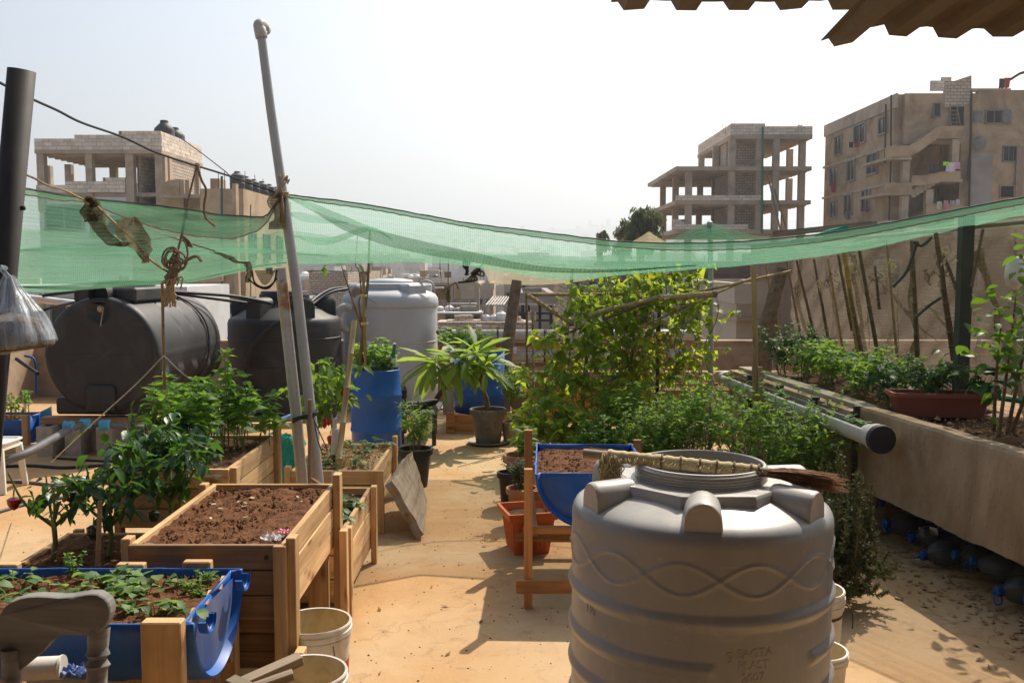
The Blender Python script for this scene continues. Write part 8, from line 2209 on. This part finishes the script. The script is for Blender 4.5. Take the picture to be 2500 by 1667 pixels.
for k in range(4): m.tube(smooth_path([P(1138 + 2 * k, 636, 8.2), P(1132 + 3 * k, 650, 8.2), P(1142 - k, 660, 8.2), P(1136 + 2 * k, 672, 8.2)], 4), .012, 6)
m.lathe([(.001, .05), (.03, .03), (.034, 0), (.02, -.04), (.001, -.05)], 12, P(1138, 645, 8.2)); tag(m.build('dark_tassel', M['cable'], smooth=True), 'small black tangled tassel hanging from the green net before the far city', 'tassel')
m = MB()
for k in range(4): m.tube(smooth_path([P(1180 - 8 * k, 645 + 5 * k, 9.4), P(1165 + 4 * k, 662, 9.4), P(1150 + 10 * k, 668 + 2 * k, 9.4), P(1172 - 6 * k, 650 + 6 * k, 9.45), P(1140 + 8 * k, 684, 9.4), P(1118, 690, 9.4)], 5), .010, 6)
tag(m.build('twisted_net_tail', M['rag'], smooth=True), 'twisted end of the tan net curling left of the trunk post', 'net tail')
m = MB()
for u0, v0, u1, v1 in ((1113, 690, 1080, 712), (1113, 690, 1119, 705)): m.tube([P(u0, v0, 9.4), P(u1, v1, 9.4)], .008, 5)
tag(m.build('net_end', M['rag'], smooth=True), 'frayed dark end of the twisted tan net tail', 'net tail')
for u, v0, v1, lab in ((1075, 622, 680, 'left thin string hanging below the net over the white tank'), (1095, 625, 760, 'right longer string hanging below the net beside the white tank')):
    m = MB(); m.tube(smooth_path([P(u, v0, 9.0), P(u - 1, (v0 + v1) / 2, 9.0), P(u + 2, v1, 9.0)], 5), .005, 5); tag(m.build('string', M['rope_dark']), lab, 'string')
rag('dark weedy tangle at the lower end of the longer string', [(1095, 705), (1094, 725), (1096, 740)], [(0, .02), (.5, .05), (1, .02)], 8.98, 'rag', 14)
m = MB(); m.grid(lambda i, j: P(lerp(2390, 2560, i), lerp(lerp(540, 525, i), lerp(560, 548, i), j), 6.5 + .5 * j), 12, 5, su=1, sv=.3); m.build('net_flap', M['net'], net, smooth=True)

# ---- wires and ropes
def wire(label, pts, r, mat='cable', name='cable', cat='cable', n=8):
    m = MB(); m.tube(smooth_path(pts, n), r, 6); return tag(m.build(name, M[mat], smooth=True), label, cat)
wire('black cable running from the dark pipe post down to the tall pole', [P(-40, 180, 3.9), P(20, 213, 4.05), P(80, 243, 4.2), P(140, 270, 4.35), P(200, 300, 4.5), P(300, 335, 4.8), P(380, 372, 5.05), P(470, 402, 5.3), P(560, 430, 5.55), P(675, 471, 5.9)], .0062)
wire('thin rope from the dark pipe post to the knot on the net', [P(55, 424, 4.05), P(85, 436, 4.1), P(115, 452, 4.15), P(160, 466, 4.25), P(215, 494, 4.4)], .0055, 'rope', 'rope', 'rope')
wire('thin brown rope falling from the net knot toward the rope bundle', [P(235, 502, 4.42), P(280, 545, 4.6), P(330, 590, 4.8), P(352, 620, 4.9), P(385, 648, 5.0), P(410, 664, 5.15)], .006, 'rope', 'rope', 'rope')
m = MB()
for k in range(5): m.tube(smooth_path([P(350, 612, 4.88), P(352 + k, 628, 4.88), P(350 + 3 * k - 4, 643, 4.88)], 3), .003, 4)
tag(m.build('frayed_end', M['straw'], smooth=True), 'frayed straw coloured rope end below the brown rags', 'rope end')
wire('thin dark wire behind the rope bundle, running under the left net', [P(330, 550, 5.3), P(400, 572, 5.4), P(450, 590, 5.5), P(525, 613, 5.6)], .004, 'rope_dark', 'wire', 'wire')
wire('thin overhead wire from the unfinished house toward the tan building', [P(430, 330, 40), P(480, 365, 38), P(545, 415, 36), P(560, 428, 35.5)], .02, 'cable', 'wire', 'wire')
wire('taut brown rope from the black cable to the rope bundle', [P(482, 405, 5.35), P(470, 445, 5.32), P(455, 510, 5.28), P(443, 575, 5.22), P(432, 620, 5.18), P(422, 660, 5.15)], .0062, 'rope_dark', 'rope', 'rope')
wire('wavy loose rope end hanging from the black cable', [P(482, 408, 5.3), P(492, 440, 5.3), P(503, 465, 5.3), P(498, 505, 5.3), P(502, 530, 5.3), P(520, 548, 5.28), P(526, 552, 5.28)], .0075, 'rope_dark', 'rope', 'rope')
m = MB(); m.lathe([(.001, .02), (.014, .012), (.017, 0), (.012, -.014), (.001, -.02)], 10, P(482, 404, 5.34)); tag(m.build('rope_knot', M['straw'], smooth=True), 'pale knot on the black cable where two ropes hang', 'knot')
kb = thing('rope_bundle', 'large knotted bundle of old brown rope tied to the thin cane', 'rope bundle', P(420, 690, 5.15))
m = MB()
for k in range(8):
    a0 = k * .7; c = P(430 + rnd.uniform(-14, 18), 636 + rnd.uniform(-10, 12), 5.13); rr = rnd.uniform(.02, .05)
    m.tube([c + V((rr * math.cos(t + a0), rnd.uniform(-.004, .004) + .02 * math.sin(t), rr * 1.2 * math.sin(t + a0))) for t in [q * .5 for q in range(14)]], .0058, 6)
m.tube(smooth_path([P(425, 655, 5.1), P(440, 645, 5.1), P(462, 632, 5.1), P(480, 626, 5.1), P(492, 638, 5.1)], 5), .0085, 6)
m.tube(smooth_path([P(445, 580, 5.2), P(455, 600, 5.18), P(458, 625, 5.16), P(448, 640, 5.14)], 5), .006, 6)
for k in range(4): m.tube(smooth_path([P(445, 575, 5.2), P(452 + 3 * k, 588, 5.2), P(458 + 4 * k, 602 + k, 5.2)], 3), .004, 5)
m.build('loops', M['rope_dark'], kb, smooth=True)
m = MB()
for k in range(5): m.lathe([(.030, -.008), (.037, 0), (.030, .008)], 12, P(424 - 2 * k, 660 + 6 * k, 5.13), Matrix.Rotation(R(20 * (k - 2)), 3, 'Y') @ Matrix.Rotation(R(15), 3, 'X'))
m.tube([P(427, 652, 5.13), P(412, 695, 5.13)], .027, 10); m.build('whipping', M['rope_dark'], kb, smooth=True)
m = MB()
for k in range(26):
    u = rnd.uniform(392, 432); m.tube(smooth_path([P(418 + rnd.uniform(-6, 6), 688, 5.13 + rnd.uniform(-.02, .02)), P((418 + u) / 2 + rnd.uniform(-4, 4), 712, 5.12), P(u, rnd.uniform(722, 752), 5.12)], 4), .0052, 5)
for k in range(6): m.tube(smooth_path([P(418, 695, 5.1), P(405 + 8 * k, 685 - 2 * k, 5.08), P(396 + 9 * k, 690 + 8 * (k % 3), 5.08)], 4), .005, 5)
m.build('tails', M['rope'], kb, smooth=True)
wire('taut wire from the thin cane down left to the floor hose', [P(398, 870, 5.3), P(330, 940, 5.5), P(230, 1030, 6.0), P(125, 1128, 6.8)], .0035, 'steel', 'wire', 'wire', 3)
wire('taut wire from the thin cane down right into the mint', [P(400, 868, 5.3), P(450, 915, 5.35), P(530, 968, 5.4)], .0035, 'steel', 'wire', 'wire', 3)
wire('long brown string stretched low across the pepper planter', [P(0, 1410, 3.9), P(100, 1365, 4.1), P(250, 1285, 4.3), P(400, 1205, 4.7)], .0030, 'rope_dark', 'string', 'string', 3)
m = MB()
for k in range(7): m.tube(smooth_path([P(690, 476, 5.86), P(686 - 3 * k, 462 + 3 * k, 5.82), P(680 + 4 * k, 440 - 5 * (k % 3), 5.82), P(684 + 3 * k, 425 + 4 * k, 5.84)], 4), .005, 5)
for k in range(4): m.lathe([(.036, -.006), (.041, 0), (.036, .006)], 14, P(690, 470 + 3 * k, 5.92)); 
for k in range(4): m.tube(smooth_path([P(688, 478, 5.86), P(686 + 2 * k, 510, 5.85), P(684 + 3 * k, 545, 5.86)], 4), .005, 5)
tag(m.build('lashing', M['rope'], smooth=True), 'frayed rope lashing the net corner to the tall pole', 'rope lashing')
# ---- dark pipe post with the hanging bag
dp = thing('pipe_post', 'thick dark brown pipe post at the left edge of the photo', 'post', (-2.35, 4.0, 0))
ta, tb_ = P(53, 172, 4.0), P(-2, 780, 4.0); dr = (tb_ - ta); bt_ = ta + dr * (ta.z / -dr.z)
m = MB(); m.tube([bt_, ta], .0545, 28, caps=False); o = m.build('pipe_tube', M['pvc_dark'], dp, smooth=True); s = o.modifiers.new('thick', 'SOLIDIFY'); s.thickness = .006
dp.location = bt_; 
for ch_ in dp.children: ch_.location = V((-2.35, 4.0, 0)) - bt_
m = MB(); m.lathe([(.010, 0), (.010, .016), (.001, .02)], 10, P(45, 508, 3.99) + V((.01, 0, 0)), MXr); q_ = m.build('bolt', M['cable'], dp, smooth=True)
bg = thing('plastic_bag', 'clear plastic bag of brown scraps hanging on the dark pipe post', 'bag', P(60, 890, 3.75))
t = NT('hanging_clear_bag')
co = t.coords('UV', (1, 1, 1), False)
st = t.noise(t.n('Mapping', {0: co, 3: (30, 1.5, 1)}).outputs[0], 1.0, 3, .5, .4)
a = t.n('MapRange', {0: st, 1: .40, 2: .68, 3: .16, 4: .62}).outputs[0]
M['bag'] = t.done(t.n('MixShader', {0: a, 1: t.n('BsdfTransparent', {'Color': (.90, .93, .95, 1)}).outputs[0], 2: t.principled((.52, .60, .68), .22, t.bump(st, .6, .02), 0, .6)}).outputs[0])
BT, BB = P(22, 672, 3.85), P(45, 850, 3.8)
def bagf(i, j):
    a = 2 * math.pi * i
    rx = interp([(0, .02), (.2, .055), (.5, .125), (.8, .165), (.93, .172), (1, .15)], j); ry = rx * .75
    c = BT.lerp(BB, j)
    c.x += -.02 * j
    f = 1 + .10 * math.sin(a * 7 + 2) * (1 - j) + .05 * nz(math.cos(a) * 2, math.sin(a) * 2, j * 4)
    z = -.02 * (j > .9) * nz(math.cos(a) * 3, math.sin(a) * 3) + (.075 * math.cos(a) * max(0, j - .5) * -1)
    return c + V((rx * math.cos(a) * f, ry * math.sin(a) * f, z * -1 if math.cos(a) < 0 else -abs(z) * -.35))
m = MB(); m.grid(bagf, 72, 30, su=1, sv=1)
bot = [bagf(k / 24, 1) for k in range(24)]; cc_ = sum(bot, V((0, 0, 0))) / 24 + V((0, 0, -.012)); m.add(bot + [cc_], [(k, (k + 1) % 24, 24) for k in range(24)])
m.build('bag_film', M['bag'], bg, smooth=True, ang=180)
m = MB()
def fill(i, j):
    p = bagf(i, .58 + .40 * j); c = BT.lerp(BB, .58 + .40 * j); q = c.lerp(p, .93); q.z -= .012; return q
m.grid(fill, 40, 10); top = [fill(k / 24, 0) for k in range(24)]; c_ = sum(top, V((0, 0, 0))) / 24 + V((0, 0, .035)); m.add(top + [c_], [(k, (k + 1) % 24, 24) for k in range(24)]); bo = [fill(k / 24, 1) for k in range(24)]; c_ = sum(bo, V((0, 0, 0))) / 24; m.add(bo + [c_], [(k, (k + 1) % 24, 24) for k in range(24)])
M['scraps'] = surf('brown_scraps', (.10, .07, .05), (.34, .22, .13), 14, .85, .9, 40, .02, obj_var=0, stain=(.42, .40, .37), stain_amt=.7, stain_scale=9)
m.build('contents', M['scraps'], bg, smooth=True)
m = MB(); m.tube(smooth_path([BT + V((0, 0, -.01)), BT + V((-.02, -.02, .03)), P(14, 655, 3.93)], 4), .010, 6); m.build('bag_neck', M['bag'], bg, smooth=True)

# ---- corrugated sheet overhang
t = NT('old_corrugated_sheet'); co = t.coords('Object', (1, 1, 1), False)
n1 = t.noise(co, 3, 6, .6, .5); n2 = t.noise(co, 1.2, 5, .6, 1.0)
cc = t.mix(t.ramp(n2, [(.45, (0, 0, 0)), (.68, (1, 1, 1))]), t.ramp(n1, [(.3, (.14, .12, .095)), (.7, (.20, .175, .14))]), (.12, .08, .05))
M['corr'] = t.done(t.principled(cc, .7, t.bump(n1, .3, .01), .2, .3))
def sheet(label, x0, nrib, pitch, yf, yb, z, slope, seed, skew=0.0, mat='corr', drop=0.0, corner=0.0):
    prof = [(0, 0), (.13, -.0), (.24, .032), (.62, .032), (.73, 0), (1.0, 0)]
    xs = [(x0 + (k + p) * pitch, h) for k in range(nrib) for p, h in prof[:-1]] + [(x0 + nrib * pitch, 0)]
    m = MB(); n = len(xs); ny = 18; vs = []
    for j in range(ny + 1):
        for k, (x, h) in enumerate(xs):
            e = (.06 * nz(x * 7, seed) + .03 * nz(x * 31, seed)) if j == 0 else 0
            y = lerp(yf + e + skew * (x - x0), yb, j / ny)
            s = (yf - y)
            zz = z - h + slope * s + .008 * nz(x * 2, y * 2, seed)
            if corner and x < x0 + pitch * .9: zz -= corner * (1 - (x - x0) / (pitch * .9)) * max(0, 1 - s * 1.6)
            vs.append(V((x, y, zz)))
    m.add(vs, [(j * n + k, j * n + k + 1, (j + 1) * n + k + 1, (j + 1) * n + k) for j in range(ny) for k in range(n - 1)])
    o = m.build('corrugated_sheet', M[mat], smooth=False); s = o.modifiers.new('thick', 'SOLIDIFY'); s.thickness = .0035
    return tag(o, label, 'roof sheet')
Ys = 3.55
s1 = sheet('higher corrugated roof sheet along the top edge of the photo', xof(1488, Ys), 5, .192, Ys, -3.0, zof(2, Ys), .04, 1)
Ys = 3.15
s2 = sheet('lower weathered corrugated roof sheet with nail holes at the top right', xof(1993, Ys), 22, .168, Ys, -3.0, zof(72, Ys), .05, 2, skew=-.02, corner=.035)
shade_sheet = sheet('unseen corrugated sheet added above the camera to cut sky light', -5.2, 30, .187, 2.75, -3.0, 2.88, .03, 3)  # out of view, added to darken the sky fill on near things
# ------------------------------------------------------------------ unseen room added behind the camera to block sky light
rm = thing('shade_room', 'unseen rooftop room added behind the camera to block sky light', 'room', (0, -3, 0))
m = MB(); m.box((-.5, -3.1, 1.45), (11.5, .2, 2.9)); m.build('front_wall', M['rust_sheet'], rm)
m = MB(); m.box((5.1, -1.6, 1.45), (.2, 2.8, 2.9)); m.build('side_wall', M['rust_sheet'], rm)
m = MB(); m.box((1.2, -2.99, 1.05), (.95, .06, 2.1)); m.build('door', M['wood_dark'], rm)
# ---- grit, soil crumbs and dry leaves lying about on the floor
m = MB()
for k in range(2100):
    if k < 1500: p = V((rnd.uniform(-.9, .8), rnd.uniform(3.2, 11), 0))
    elif k < 1900: p = V((rnd.uniform(-4.5, -2.3), rnd.uniform(4.5, 9), 0))
    else: p = V((rnd.gauss(-.80, .10) if k % 2 else rnd.gauss(.05, .15), rnd.uniform(3.6, 9.5), 0))
    s = .002 + .007 * rnd.random() ** 5; a = rnd.random() * 6
    m.add([p + V((math.cos(a) * s, math.sin(a) * s, .0)), p + V((-math.sin(a) * s, math.cos(a) * s, 0)), p + V((-math.cos(a) * s, -math.sin(a) * s, 0)), p + V((math.sin(a) * s * .6, -math.cos(a) * s * .6, 0)), p + V((0, 0, s * .8))], [(0, 1, 4), (1, 2, 4), (2, 3, 4), (3, 0, 4)])
tag(m.build('floor_grit', M['clod']), 'soil crumbs and grit scattered on the roof floor', kind='stuff')
m = MB()
for k in range(80):
    p = V((rnd.uniform(-.9, 1.2), rnd.uniform(3.4, 10.5), .004)); s = rnd.uniform(.008, .03); a = rnd.random() * 6.28
    d = V((math.cos(a) * s, math.sin(a) * s, rnd.uniform(0, .3) * s)); e = V((-math.sin(a) * s * .35, math.cos(a) * s * .35, 0))
    m.add([p - d, p + e, p + d + V((0, 0, .004)), p - e + V((0, 0, .003))], [(0, 1, 2, 3)])
tag(m.build('leaf_litter', M['leaf_dry']), 'dry leaf bits scattered along the path', kind='stuff')
